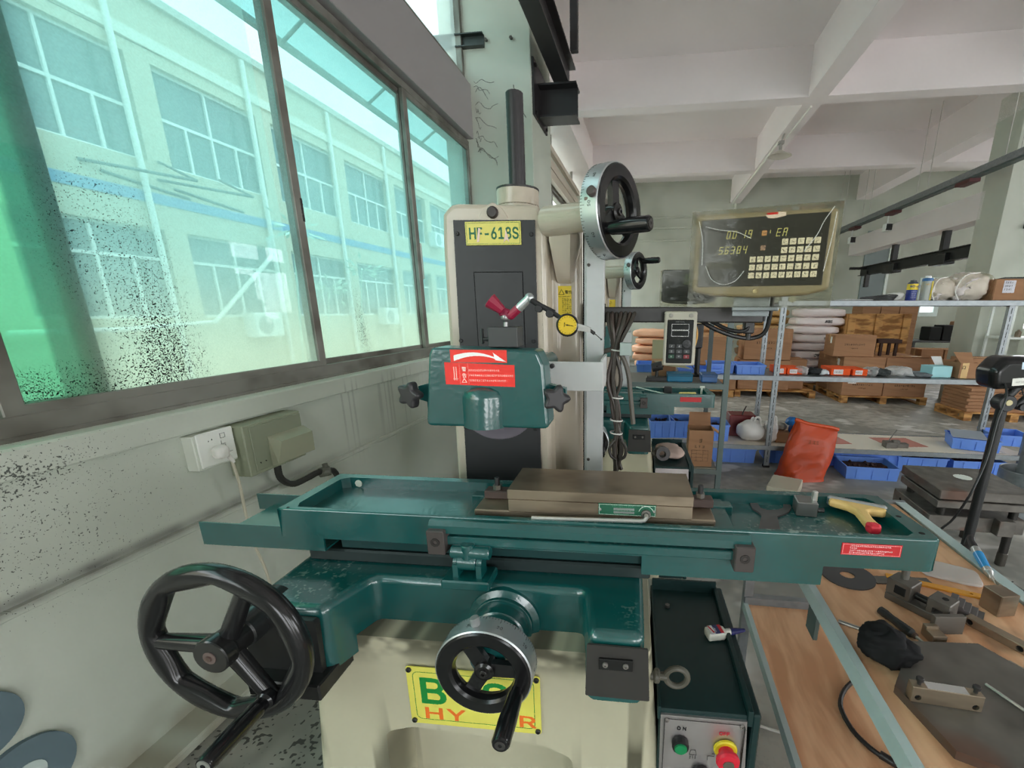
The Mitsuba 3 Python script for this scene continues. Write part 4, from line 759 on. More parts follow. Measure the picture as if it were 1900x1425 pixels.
grinder(MF, 'teal and cream surface grinder in front with three black handwheels and a steel chuck', True, 0.0, _hd(n3_, 0, np.array([-0.469, -0.883, 0]) * 0.056 + np.array([0, 0, -0.040])))
M2 = MF @ move(0.057, 1.42)
grinder(M2, 'second teal surface grinder standing behind the first one, partly hidden by its column', False, -0.21, _hd(n3_, 0, np.array([-0.469, -0.883, 0]) * -0.03 + np.array([0, 0, 0.05])))
# ------------------------------------------------------------------ things on the front grinder (machine frame)
FR.append(MF)
ck = thing('magnetic_chuck', 'flat rectangular steel magnetic chuck clamped on the grinder table', 'magnetic chuck')
part(ck, 'top_plate', box((-0.243, 0.800, 1.0325), (0.127, 0.930, 1.053), 0.0012), 'ground_steel')
part(ck, 'lower_body', box((-0.242, 0.801, 1.005), (0.126, 0.929, 1.0315), 0.001), 'ground_steel')
part(ck, 'base_flange', cat(box((-0.316, 0.803, 0.990), (0.172, 0.927, 1.0052), 0.0025)), 'ground_steel')
np_ = part(ck, 'rating_plate', box((-0.058, 0.7975, 1.009), (0.055, 0.8015, 1.0335), 0.0006), 'satin', (22, 84, 62), label='green rating plate')
part(np_, 'border', ext(sbox(-0.0568, 1.0102, 0.0538, 1.0323).difference(sbox(-0.056, 1.011, 0.053, 1.0315)), 0.0004, (0, 0.7976, 0), (1, 0, 0), (0, 0, 1)), 'satin', (188, 200, 190))
for z in (1.0135, 1.0205): part(np_, 'blank_field', box((-0.028, 0.7971, z), (0.013, 0.7977, z + 0.005)), 'metal', (160, 170, 166))
part(np_, 'print_line', glyphs(11, 0.0035, (-0.031, 0.7975, 1.0272), (1, 0, 0), (0, 0, 1), seed=9), 'satin', (70, 130, 104), smooth=False)
part(np_, 'dial_arc', tube([(0.036 + 0.0145 * math.cos(q), 0.7972, 1.0165 + 0.0145 * math.sin(q)) for q in np.linspace(0.25, PI - 0.25, 14)], 0.0007, 5, 0), 'satin', (190, 204, 196))
for x in (-0.0545, 0.0515): screw(np_, (x, 0.7975, 1.021), (0, -1, 0), 0.0028, (150, 150, 146))
part(ck, 'key_socket', lathe([(0.005, 0), (0.0095, 0), (0.0095, 0.004), (0.005, 0.004)], (0.036, 0.7975, 1.0150), (0, -1, 0), 24), 'metal', (130, 128, 122))
for s, x in ((-1, -0.285), (1, 0.150)):
    cl = part(ck, 'clamp', box((min(x - s * 0.030, x + s * 0.026), 0.855, 1.006), (max(x - s * 0.030, x + s * 0.026), 0.885, 1.024), 0.002), 'satin', (70, 56, 52), label='dark steel clamp')
    part(cl, 'nut', cyl((x, 0.87, 1.024), (x, 0.87, 1.034), 0.0095, n=6), 'metal', (150, 148, 142)); part(cl, 'stud', cyl((x, 0.87, 1.03), (x, 0.87, 1.051), 0.0055, n=14, ch=0.001), 'satin', (40, 40, 42))
hk = solo('hex_key', tube([(0.036, 0.800, 1.015), (0.036, 0.790, 1.015), (0.036, 0.784, 1.013), (0.033, 0.782, 1.009), (0.026, 0.782, 1.007), (-0.08, 0.782, 1.005), (-0.172, 0.782, 1.003), (-0.178, 0.782, 1.003), (-0.181, 0.782, 1.003), (-0.190, 0.782, 1.003)], [0.0042] * 7 + [0.0042, 0.003, 0.0036] if False else 0.0042, 6, 0), 'metal', (206, 204, 200), 'long bright hex key standing out of the chuck with its arm level', 'hex key')

# dial indicator on a magnetic base, on the wheel guard
mb = thing('indicator_stand', 'magnetic block with red knobs and jointed arm on top of the wheel guard', 'indicator stand')
part(mb, 'magnet_block', box((-0.281, 0.850, 1.331), (-0.222, 0.895, 1.370), 0.0015), 'satin', (58, 60, 60))
part(mb, 'magnet_lever', cat(box((-0.302, 0.868, 1.336), (-0.297, 0.878, 1.366), 0.002), cyl((-0.30, 0.873, 1.345), (-0.281, 0.873, 1.345), 0.004, n=10)), 'satin', (46, 50, 50))
part(mb, 'ball_joint', cat(blob((-0.250, 0.872, 1.388), (0.009, 0.009, 0.011), n=(10, 16)), cyl((-0.250, 0.872, 1.370), (-0.250, 0.872, 1.385), 0.0045, n=14)), 'metal', (150, 150, 150))
part(mb, 'clamp_block', xf(box((-0.262, 0.864, 1.388), (-0.232, 0.880, 1.405), 0.003), rot(20, [0, 1, 0], (-0.25, 0.87, 1.395))), 'satin', (132, 22, 58), label='crimson clamp')
part(mb, 'red_knob', cyl((-0.252, 0.862, 1.400), (-0.276, 0.858, 1.420), 0.0085, 0.015, n=8, ch=0.001), 'satin', (142, 24, 56), label='crimson flared knob')
part(mb, 'red_sleeve', cyl((-0.240, 0.868, 1.390), (-0.218, 0.866, 1.408), 0.0085, n=12, ch=0.001), 'satin', (142, 24, 56))
part(mb, 'chrome_tube', cyl((-0.222, 0.866, 1.404), (-0.200, 0.864, 1.424), 0.0085, 0.0075, n=18, ch=0.001), 'metal', (200, 206, 206))
part(mb, 'arm_head', blob((-0.199, 0.864, 1.424), (0.0095, 0.008, 0.0095), n=(10, 16)), 'metal', (180, 186, 186))
part(mb, 'arm_rod', cat(tube([(-0.195, 0.862, 1.420), (-0.176, 0.860, 1.409), (-0.150, 0.858, 1.397)], 0.0052, 10, 0), cyl((-0.18, 0.852, 1.404), (-0.18, 0.866, 1.404), 0.007, n=16, ch=0.001), cyl((-0.158, 0.848, 1.395), (-0.158, 0.866, 1.395), 0.0075, n=16, ch=0.001)), 'satin', (30, 30, 31))
di = thing('dial_indicator', 'small lever dial indicator with a yellow face held by the jointed arm', 'dial indicator')
dc = np.array([-0.124, 0.850, 1.374])
part(di, 'case', lathe([(0, -0.012), (0.019, -0.012), (0.0215, -0.008), (0.0215, 0.0), (0.019, 0.0015), (0.0185, 0.0)], dc, (0.06, -1, 0.05), 36), 'gloss', (30, 30, 28))
part(di, 'dial_face', cyl(dc + [0, -0.0002, 0], dc + [0.0, -0.0010, 0], 0.0178, n=36), 'satin', (204, 172, 30), label='yellow dial face')
tk = [xf(box((0.0145, -0.0016, -0.0003), (0.017, -0.0012, 0.0003)), rot(i * 18, [0, 1, 0])) for i in range(20)]
part(di, 'dial_mark', xf(cat(*tk), move(*dc)), 'matte', (40, 36, 16), smooth=False, kind='stuff')
part(di, 'needle', xf(cat(box((-0.003, -0.0022, -0.0005), (0.012, -0.0018, 0.0005)), box((-0.006, -0.0022, -0.004), (-0.005, -0.0018, 0.004)), cyl((0, -0.0016, 0), (0, -0.003, 0), 0.0016, n=10)), rot(8, [0, 1, 0]), move(*dc)), 'matte', (24, 22, 16), smooth=False)
part(di, 'body', hull([dc + q for q in ((0.010, 0.0, 0.006), (0.010, 0.0, -0.008), (0.010, 0.012, 0.006), (0.010, 0.012, -0.008), (0.044, 0.002, -0.004), (0.044, 0.002, -0.014), (0.044, 0.010, -0.004), (0.044, 0.010, -0.014))]), 'metal', (164, 164, 160))
part(di, 'stylus', cat(cyl(dc + [0.042, 0.005, -0.009], dc + [0.052, 0.005, -0.016], 0.003, n=12), tube([dc + [0.050, 0.005, -0.014], dc + [0.064, 0.005, -0.026]], 0.0008, 6, 0), blob(dc + [0.0645, 0.005, -0.0265], (0.0018,) * 3, n=(8, 10))), 'satin', (40, 40, 40))
part(di, 'dovetail', tube([dc + [-0.012, 0.004, 0.012], dc + [-0.026, 0.006, 0.021]], 0.0045, 8, 0), 'satin', (32, 32, 33))

# tools lying in the right half of the tray (floor of the tray is z = 0.974)
z0 = 0.9742
wr = rounded([(0.268, 0.830), (0.311, 0.832), (0.318, 0.905), (0.336, 0.918), (0.352, 0.935), (0.358, 0.952), (0.342, 0.956), (0.338, 0.938), (0.322, 0.930), (0.308, 0.932), (0.300, 0.945), (0.300, 0.958), (0.284, 0.957), (0.284, 0.936), (0.290, 0.918), (0.295, 0.906)], 0.003)
wr2 = Polygon([(0.262, 0.828), (0.304, 0.828), (0.318, 0.892), (0.332, 0.902), (0.350, 0.918), (0.362, 0.938), (0.366, 0.956), (0.350, 0.957), (0.346, 0.940), (0.330, 0.926), (0.306, 0.922), (0.294, 0.932), (0.294, 0.957), (0.277, 0.956), (0.275, 0.928), (0.284, 0.908), (0.286, 0.894)])
wr2 = wr2.difference(Point(0.283, 0.834).buffer(0.005))
sp = solo('pin_spanner', ext(rounded(list(wr2.exterior.coords), 0.0015), 0.004, (0, 0, z0)), 'satin', (74, 72, 72), 'flat grey two-pronged wrench in the right half of the tray', 'wrench')
ds = thing('wheel_dresser', 'grey steel block with a diamond dressing pin beside the brush', 'wheel dresser')
part(ds, 'block', xf(box((-0.021, -0.022, 0), (0.021, 0.022, 0.032), 0.002), rotz(-8), move(0.385, 0.925, z0)), 'metal', (140, 140, 138)); part(ds, 'diamond_pin', cyl((0.402, 0.925, z0 + 0.028), (0.402, 0.925, z0 + 0.052), 0.0065, 0.006, n=16, ch=0.002), 'metal', (206, 204, 200)); part(ds, 'side_screw', cyl((0.405, 0.91, z0 + 0.014), (0.418, 0.909, z0 + 0.014), 0.005, n=12), 'satin', (40, 40, 40))
br = thing('bench_brush', 'wooden handled bench brush with black bristles lying in the tray', 'brush')
hp = rounded([(-0.052, 0.0), (0.052, 0.0), (0.054, -0.012), (0.030, -0.022), (0.016, -0.030), (0.014, -0.060), (0.018, -0.092), (0.010, -0.108), (-0.010, -0.108), (-0.012, -0.085), (-0.010, -0.055), (-0.014, -0.034), (-0.030, -0.022), (-0.054, -0.012)], 0.006)
TB = rot(7, [1, 0, 0]); TZ = rotz(-20)
hp = rounded([(-0.054, 0.004), (0.054, 0.0), (0.057, -0.012), (0.050, -0.019), (0.028, -0.024), (0.022, -0.034), (0.030, -0.066), (0.042, -0.094), (0.040, -0.106), (0.027, -0.111), (0.018, -0.100), (0.006, -0.062), (-0.003, -0.034), (-0.018, -0.021), (-0.050, -0.012)], 0.003)
TB2 = lambda m: xf(m, rotz(-25), move(0.491, 0.928, z0 + 0.010))
part(br, 'handle', TB2(rext(hp, 0.018, 0.007, n=160, both=True)), 'satin', (222, 186, 118), label='yellow wooden handle')
part(br, 'painted_tip', TB2(rext(rounded([(0.0425, -0.093), (0.0425, -0.102), (0.040, -0.1075), (0.026, -0.1125), (0.0175, -0.102), (0.016, -0.093), (0.030, -0.086)], 0.003), 0.0195, 0.006, (0, 0, -0.0007), n=80, both=True)), 'satin', (206, 44, 60), label='chipped red tip')
part(br, 'ferrule', TB2(box((-0.056, -0.003, -0.001), (0.056, 0.011, 0.0205), 0.004)), 'metal', (186, 190, 192))
rg = np.random.default_rng(3); bs = []
for i in range(260):
    x = rg.uniform(-0.053, 0.053); z = rg.uniform(0.001, 0.014); a = rg.normal(0, 0.003, 2)
    bs.append(hull([(x - 0.0005, 0.008, z), (x + 0.0005, 0.008, z), (x, 0.008, z + 0.0009), (x + a[0], 0.024, max(z + a[1], -0.008)), (x + a[0] + 0.0005, 0.024, max(z + a[1], -0.008))]))
part(br, 'bristles', TB2(cat(*bs)), 'matte', (24, 24, 24), smooth=False, kind='stuff')

# glue bottle on the cabinet
gl = thing('glue_bottle', 'small white glue bottle with a blue nozzle cap lying on the green cabinet', 'bottle')
GT = lambda m: xf(m, rotz(14), move(0.196, 0.912, 0.6415))
part(gl, 'bottle', GT(cat(rext(rounded([(0, -0.016), (0.040, -0.016), (0.047, -0.010), (0.047, 0.010), (0.040, 0.016), (0, 0.016)], 0.004), 0.022, 0.006, n=90, both=True), cyl((0.046, 0, 0.011), (0.060, 0, 0.011), 0.008, n=20))), 'satin', (226, 224, 214))
lb = part(gl, 'paper_label', GT(box((0.006, -0.014, 0.0216), (0.038, 0.014, 0.0226))), 'satin', (44, 48, 104), label='blue, red and white label'); part(lb, 'red_field', GT(box((0.030, -0.014, 0.0224), (0.038, 0.014, 0.0229))), 'satin', (212, 44, 56)); part(lb, 'white_field', GT(box((0.006, -0.014, 0.0224), (0.017, 0.014, 0.0229))), 'satin', (232, 226, 226)); part(lb, 'red_stroke', GT(ext(Polygon([(0.006, 0.013), (0.009, 0.013), (0.016, -0.010), (0.013, -0.012)]), 0.0004, (0, 0, 0.0228))), 'satin', (200, 40, 50)); part(lb, 'print_line', GT(place(glyphs(4, 0.004, (0, 0, 0), (1, 0, 0), (0, 1, 0), seed=3), (0.022, -0.010, 0.0226), (0, 1, 0), (-1, 0, 0))), 'satin', (226, 226, 232), smooth=False)
part(gl, 'cap', GT(cyl((0.060, 0, 0.011), (0.098, 0, 0.011), 0.009, 0.004, n=20, ch=0.001)), 'satin', (26, 32, 92), label='dark blue cone cap')
solo('loose_nut', cyl((0.112, 1.02, 0.6405), (0.112, 1.02, 0.648), 0.007, n=6), 'metal', (120, 120, 118), 'small loose nut on the green cabinet top', 'nut')

# digital readout on the arm, under its plastic bag
dro = thing('digital_readout', 'beige digital readout with dark front and white keys on the black arm', 'readout display')
a_ = np.array([0.132, 1.08, 1.0]); ex = np.array([0.27, -0.08, 0.0]); ex /= np.linalg.norm(ex); ez = np.array([0, 0, 1.0]); nrm = np.array([-0.08, -0.27, 0]) / np.linalg.norm([0.08, 0.27]); O = np.array([0.2665, 1.040, 1.5185]); W2, H2 = 0.1405, 0.0865
def D(m): return place(m, O, ex, ez)          # local x right, y up, z towards the operator
hs = rounded([(-W2, -H2 + 0.012), (-0.10, -H2 + 0.002), (0, -H2 - 0.003), (0.10, -H2 + 0.002), (W2, -H2 + 0.012), (W2, H2 - 0.006), (-W2 + 0.006, H2), (-W2, H2 - 0.004)], 0.008)
part(dro, 'housing', D(rext(hs, 0.062, 0.006, (0, 0, -0.062), n=120, both=True)), 'satin', (134, 122, 94), label='beige cast housing')
fpn = part(dro, 'front_panel', D(box((-W2 + 0.014, -H2 + 0.021, 0.0), (W2 - 0.014, H2 - 0.013, 0.002), 0.0006)), 'gloss', (46, 44, 40), label='dark glossy front')
def seg7(ch, h):
    S = {'0': 'abcdef', '1': 'bc', '2': 'abged', '3': 'abgcd', '4': 'fgbc', '5': 'afgcd', '6': 'afgecd', '8': 'abcdefg', '9': 'abcdfg', 'E': 'afged', 'R': 'abcefg', 'A': 'abcefg', ' ': ''}[ch]
    w, t = h * 0.5, h * 0.11; q = {'a': (0, h - t, w, h), 'd': (0, 0, w, t), 'g': (0, h / 2 - t / 2, w, h / 2 + t / 2), 'f': (0, h / 2, t, h), 'b': (w - t, h / 2, w, h), 'e': (0, 0, t, h / 2), 'c': (w - t, 0, w, h / 2)}
    sh = np.eye(4); sh[0, 1] = 0.16
    return [xf(box((q[s][0], q[s][1], 0), (q[s][2], q[s][3], 0.0004)), sh) for s in S]
for txt, x, y, dot in (('0019', -0.072, 0.033, 0), ('56384', -0.086, 0.002, 0), ('ER', 0.028, 0.033, None)):
    for i, ch in enumerate(txt):
        m = seg7(ch, 0.0155) + ([box((0.0100, 0, 0), (0.0115, 0.0015, 0.0004))] if dot == i else [])
        part(fpn, 'digit', D(xf(cat(*m), move(x + 0.0125 * i + (0.006 if txt == '0019' and i > 1 else 0), y, 0.002))), 'satin', (190, 182, 104), smooth=False)
part(fpn, 'apostrophe_segment', D(box((0.016, 0.040, 0.002), (0.0175, 0.046, 0.0024))), 'satin', (190, 182, 104))
part(fpn, 'ghost_display', D(cat(*[xf(cat(*seg7('8', 0.0135)), move(-0.111 + 0.0098 * i, -0.027, 0.002)) for i in range(6)])), 'satin', (84, 82, 68), smooth=False, kind='stuff')
rg = np.random.default_rng(11)
def key(x, y, c=(214, 204, 180), s=0.0062):
    k = part(fpn, 'key', D(box((x - s, y - s, 0.002), (x + s, y + s, 0.0042), 0.0008)), 'satin', c)
    sy = []
    for q in range(3):
        a = rg.uniform(-0.0035, 0.0035, 4); sy.append(tube([(x + a[0], y + a[1], 0.0043), (x + a[2], y + a[3], 0.0043)], 0.0003, 4, 0))
    part(k, 'key_symbol', D(cat(*sy)), 'matte', (60, 56, 50), smooth=False)
cols = [0.0 + 0.0152 * i - 0.0135 for i in range(9)]
for r in range(5):
    y = 0.0215 - 0.0163 * r
    for i in range(9):
        if r < 2 and i < 4: continue
        key(cols[i], y)
key(-0.0005 - 0.0135 + 0.020, 0.041, (176, 126, 78), 0.0052) if False else None
for y, cc in ((0.0405, (190, 136, 84)), (0.0115, (150, 120, 100))): key(0.005, y, cc, 0.0052)
st = part(dro, 'torn_sticker', D(ext(Polygon([(0.004, 0.075), (0.012, 0.0785), (0.030, 0.080), (0.043, 0.0785), (0.044, 0.072), (0.036, 0.070), (0.022, 0.068), (0.010, 0.069)]), 0.0008, (0, 0, 0.0021))), 'matte', (226, 206, 192), label='torn paper sticker with red edge'); part(st, 'red_strip', D(box((0.007, 0.0755, 0.0026), (0.028, 0.0795, 0.0032))), 'matte', (200, 36, 34))
part(dro, 'bottom_screw', D(lathe([(0, 0), (0.006, 0), (0.005, 0.003), (0, 0.0034)], (-0.002, -H2 + 0.010, 0), (0, 0, 1), 20)), 'metal', (170, 156, 120))
part(dro, 'mount_plate', cat(D(box((-0.05, -0.13, -0.05), (0.03, -H2 + 0.004, -0.042), 0.001)), D(box((-0.05, -0.118, -0.075), (0.05, -0.108, -0.02), 0.002))), 'galvanized')
part(dro, 'mount_screw', D(cyl((0.075, -0.093, -0.02), (0.075, -0.093, -0.012), 0.008, n=6)), 'metal', (150, 148, 130))
bagp = thing('plastic_cover', 'clear crinkled plastic bag pulled over the digital readout', 'plastic bag')
g_ = 26; V = []; rgn = np.random.default_rng(2)
def bagpt(u, v, side):
    x = (u - 0.5) * 2 * (W2 + 0.006) * (1 + 0.00 * v); y = H2 + 0.004 - v * (2 * H2 + 0.028)
    b = meshkit.fbm(np.array([u * 4.0 + 3 * v, v * 4 - 2 * u, side * 9.0]), 3) - 0.5
    edge = min(u, 1 - u, v, 1.2 - v) * 8; edge = max(0.0, min(1.0, edge))
    return (x, y, (0.009 + 0.006 * b * edge) if side > 0 else (-0.068 - 0.010 * b * edge))
for side in (1, -1):
    for i in range(g_ + 1):
        for j in range(g_ + 1): V.append(bagpt(i / g_, j / g_, side))
f = []; n1 = (g_ + 1) ** 2
for s in range(2):
    for i in range(g_):
        for j in range(g_):
            A = s * n1 + i * (g_ + 1) + j; q = [A, A + 1, A + g_ + 2, A + g_ + 1]; f += [[q[0], q[1], q[2]], [q[0], q[2], q[3]]]
for i in range(g_):
    for (A, B) in ((i * (g_ + 1), (i + 1) * (g_ + 1)),): f += [[A, B, B + n1], [A, B + n1, A + n1]]
    for (A, B) in ((i, i + 1), (g_ * (g_ + 1) + i, g_ * (g_ + 1) + i + 1)): f += [[A, B, B + n1], [A, B + n1, A + n1]]
part(bagp, 'bag', D(tm(V, f)), 'clear_film', smooth=50)
cr_ = []
for (pts) in ([(-0.115, 0.058), (-0.085, 0.050), (-0.05, 0.044), (-0.02, 0.030)], [(-0.11, -0.022), (-0.095, -0.05), (-0.07, -0.062), (-0.045, -0.055), (-0.028, -0.035)], [(0.13, 0.08), (0.115, 0.055), (0.105, 0.03), (0.085, 0.0)], [(0.135, 0.07), (0.132, 0.02), (0.125, -0.04)], [(-0.13, 0.07), (-0.12, 0.03), (-0.118, -0.02)]):
    cr_.append(tube([(x, y, 0.0165) for x, y in pts], 0.0009, 5))
part(bagp, 'crease', D(cat(*cr_)), 'polythene', smooth=True, kind='stuff')

# control pendant below the arm
pd = thing('control_pendant', 'grey framed black control pad with two display windows hanging from the arm', 'control panel')
po = np.array([0.1165, 1.128, 1.3335])
def Pn(m): return xf(m, rotz(-3), move(*po))
part(pd, 'frame_plate', Pn(box((-0.0395, 0, -0.066), (0.0395, 0.012, 0.066), 0.003)), 'satin', (168, 164, 150), label='grey frame')
pp = part(pd, 'keypad', Pn(box((-0.0315, -0.003, -0.060), (0.0315, 0.001, 0.046), 0.002)), 'gloss', (22, 23, 25), label='black keypad')
for z in (0.0, 0.0): pass
for z0_, z1_ in ((0.0215, 0.036), (0.006, 0.0205)):
    fr_ = sbox(-0.021, z0_, 0.021, z1_); part(pp, 'display_frame', Pn(ext(fr_.difference(fr_.buffer(-0.0009)), 0.0006, (0, -0.0028, 0), (1, 0, 0), (0, 0, 1))), 'satin', (206, 204, 204))
part(pp, 'print_line', Pn(glyphs(9, 0.0022, (-0.012, -0.0029, 0.040), (1, 0, 0), (0, 0, 1), seed=4)), 'satin', (130, 130, 130), smooth=False)
part(pp, 'dial_knob', Pn(lathe([(0, 0), (0.011, 0), (0.010, 0.009), (0, 0.010)], (0.017, -0.003, -0.011), (0, -1, 0), 24)), 'satin', (34, 35, 37))
for i in range(3):
    for j in range(3):
        if j == 0 and i == 2: continue
        k = part(pp, 'pad_key', Pn(box((-0.026 + 0.0185 * i, -0.0042, -0.0225 - 0.0128 * j), (-0.0115 + 0.0185 * i, -0.0028, -0.0125 - 0.0128 * j), 0.0006)), 'satin', (20, 62, 44) if (i, j) == (0, 2) else (112, 28, 34) if (i, j) == (2, 2) else (52, 54, 56))
        part(k, 'key_symbol', Pn(glyphs(1, 0.0042, (-0.0208 + 0.0185 * i, -0.0042, -0.0198 - 0.0128 * j), (1, 0, 0), (0, 0, 1), seed=i * 7 + j)), 'satin', (176, 176, 176), smooth=False)
for x in (-0.024, 0.024): screw(pd, tuple((rotz(-3) @ np.array([x, 0.0, 0.056, 1]))[:3] + po), (0, -1, 0), 0.005, (150, 146, 138))
# cables hanging from the arm
cbn = thing('cable_bundle', 'tied bundle of black cables hanging from the instrument arm', 'cable bundle')
rg = np.random.default_rng(8)
for i in range(7):
    o = rg.uniform(-0.011, 0.011, 6); y = 1.12 + rg.uniform(-0.012, 0.012)
    part(cbn, 'cable', tube([(-0.066 + 0.012 * i, 1.175, 1.40), (-0.060 + 0.009 * i, y, 1.372), (-0.043 + o[0] * 0.6, y, 1.31), (-0.045 + o[1] * 1.7, y, 1.23), (-0.040 + o[2] * 1.7, y, 1.16), (-0.032 + o[3] * 0.4, y, 1.10), (-0.030 + o[4] * 1.3, y, 1.05), (-0.030 + o[5], y, 0.985)], 0.0052, 7), 'satin', (58 + 6 * (i % 2), 54, 48))
part(cbn, 'armoured_hose', tube([(-0.075, 1.13, 1.30), (-0.05, 1.125, 1.305), (-0.025, 1.12, 1.29), (-0.008, 1.12, 1.245), (0.000, 1.12, 1.18), (0.008, 1.12, 1.115)], 0.0062, 10), 'satin', (84, 80, 72), label='ribbed grey hose')
part(cbn, 'cable_loop', cat(tube([(-0.036, 1.105, 1.075), (-0.052, 1.105, 1.052), (-0.048, 1.105, 1.03), (-0.034, 1.105, 1.02)], 0.004, 7), tube([(-0.024, 1.105, 1.075), (-0.010, 1.105, 1.055), (-0.012, 1.105, 1.03), (-0.026, 1.105, 1.02)], 0.004, 7)), 'satin', (52, 48, 44))
for z in (1.305, 1.185, 1.125, 1.09): part(cbn, 'cable_tie', lathe([(0.0165, -0.002), (0.0175, 0), (0.0165, 0.002)], (-0.036, 1.12, z), (0.1, 0, 1), 20), 'satin', (206, 204, 200))
part(cbn, 'junction_box', box((-0.030, 1.075, 1.296), (-0.002, 1.10, 1.326), 0.001), 'satin', (150, 162, 158), label='small grey metal box')
mc = thing('readout_cable', 'thick black cables looping under the end of the arm', 'cable')
part(mc, 'cable', tube([(0.335, 1.15, 1.45), (0.335, 1.17, 1.36), (0.31, 1.18, 1.335), (0.26, 1.18, 1.338), (0.20, 1.18, 1.36), (0.17, 1.19, 1.38)], 0.0055, 8), 'satin', (24, 24, 24)); part(mc, 'cable', tube([(0.30, 1.18, 1.375), (0.28, 1.17, 1.352), (0.24, 1.17, 1.355), (0.20, 1.18, 1.375)], 0.005, 8), 'satin', (28, 28, 28)); part(mc, 'connector', cat(box((0.28, 1.17, 1.345), (0.305, 1.195, 1.375), 0.003), cyl((0.293, 1.18, 1.33), (0.293, 1.18, 1.35), 0.007, n=14)), 'satin', (22, 22, 22))
solo('yellow_cable', tube([(0.158, 1.20, 1.375), (0.168, 1.20, 1.345), (0.163, 1.20, 1.31), (0.148, 1.20, 1.285), (0.12, 1.21, 1.27)], 0.0028, 7), 'satin', (206, 152, 60), 'thin yellow-orange cable hanging behind the control pendant', 'cable')
FR.pop()
# readout, pendant of the second machine
FR.append(M2)
d2 = thing('digital_readout', 'far dark readout screen wrapped in shiny plastic beside the second grinder', 'readout display')
O = np.array([0.225, 1.04, 1.525])
part(d2, 'housing', D(rext(hs, 0.06, 0.006, (0, 0, -0.06), n=80, both=True)), 'satin', (66, 66, 60)); f2 = part(d2, 'front_panel', D(box((-W2 + 0.006, -H2 + 0.012, 0), (W2 - 0.006, H2 - 0.006, 0.002))), 'gloss', (38, 40, 40))
for txt, y in (('33', 0.038), ('200', 0.01)):
    for i, ch in enumerate(txt): part(f2, 'digit', D(xf(cat(*seg7(ch if ch in '0345689' else '2', 0.02)), move(-0.02 + 0.016 * i, y, 0.002))), 'satin', (122, 140, 84), smooth=False)
part(d2, 'plastic_wrap', D(xf(tm(V, f), np.diag([1.0, 0.9, 1, 1]))), 'clear_film', smooth=50)
FR.pop()
FR.append(MF)
FR.pop()
# ------------------------------------------------------------------ steel work bench on the right with its tools
BZ = 0.752
bn = thing('work_bench', 'steel angle work bench with plywood top and lower shelf on the right', 'bench')
def ang(a, b, w=0.03, t=0.003, s=(1, 1)):   # angle bar along y from a to b
    return cat(box(a, (a[0] + s[0] * w, b[1], a[2] + t)), box(a, (a[0] + s[0] * t, b[1], a[2] + s[1] * w)))
part(bn, 'top_board', box((0.416, 0.10, 0.734), (0.868, 1.545, BZ), 0.001), 'plywood', label='stained plywood top')
part(bn, 'shelf_board', box((0.404, 0.10, 0.316), (0.868, 1.50, 0.33), 0.001), 'plywood', label='plywood lower shelf')
part(bn, 'edge_rail', cat(box((0.402, 0.08, 0.757), (0.419, 1.56, 0.760)), box((0.402, 0.08, 0.722), (0.405, 1.56, 0.760)), box((0.417, 0.08, 0.752), (0.419, 1.56, 0.760))), 'satin', (168, 184, 184), label='pale angle edge')
part(bn, 'edge_rail', cat(box((0.868, 0.08, 0.757), (0.900, 1.56, 0.760)), box((0.897, 0.08, 0.722), (0.900, 1.56, 0.760))), 'satin', (168, 184, 184))
part(bn, 'end_rail', box((0.402, 1.545, 0.722), (0.90, 1.56, 0.762)), 'galvanized')
part(bn, 'shelf_rail', cat(box((0.388, 0.08, 0.332), (0.404, 1.52, 0.335)), box((0.388, 0.08, 0.30), (0.391, 1.52, 0.335))), 'satin', (168, 184, 184))
part(bn, 'shelf_rail', box((0.868, 0.08, 0.30), (0.872, 1.52, 0.335)), 'galvanized')
part(bn, 'shelf_end_rail', box((0.39, 1.50, 0.325), (0.90, 1.53, 0.36), 0.002), 'galvanized')
for x in (0.388, 0.868):
    for y in (0.09, 1.505): part(bn, 'leg', cat(box((x, y, 0.0), (x + 0.032, y + 0.003, 0.74)), box((x if x < 0.5 else x + 0.029, y, 0.0), ((x if x < 0.5 else x + 0.029) + 0.003, y + 0.032, 0.74))), 'galvanized')
part(bn, 'shelf_bracket', box((0.60, 1.20, 0.33), (0.618, 1.22, 0.74), 0.001) if False else box((0.404, 0.93, 0.655), (0.414, 0.98, 0.735), 0.001), 'satin', (70, 84, 82))
z = BZ
rd = solo('rubber_disc', ext(ringpoly(0.062, 0.017, 48), 0.004, (0.518, 1.062, z)), 'satin', (62, 62, 64), 'thin black rubber disc with a centre hole at the far end of the bench', 'disc')
solo('steel_strip', xf(box((0, -0.016, 0), (0.135, 0.016, 0.003)), rotz(4), move(0.575, 1.050, z)), 'metal', (110, 108, 104), 'flat steel strip beside the black rubber disc', 'steel bar')
vs = thing('tool_vise', 'small worn steel toolmaker vise with an upright pin under the table end', 'vise')
VT = lambda m: xf(m, rotz(-52), move(0.622, 0.945, z))
vb = box((-0.062, -0.024, 0), (0.062, 0.024, 0.018), 0.002)
part(vs, 'base', VT(vb), 'worn_steel'); part(vs, 'fixed_jaw', VT(cat(box((-0.062, -0.024, 0.018), (-0.012, 0.024, 0.056), 0.002))), 'worn_steel')
part(vs, 'moving_jaw', VT(sub(box((0.018, -0.022, 0.016), (0.060, 0.022, 0.053), 0.002), box((0.03, -0.03, 0.02), (0.05, 0.03, 0.034)))), 'worn_steel')
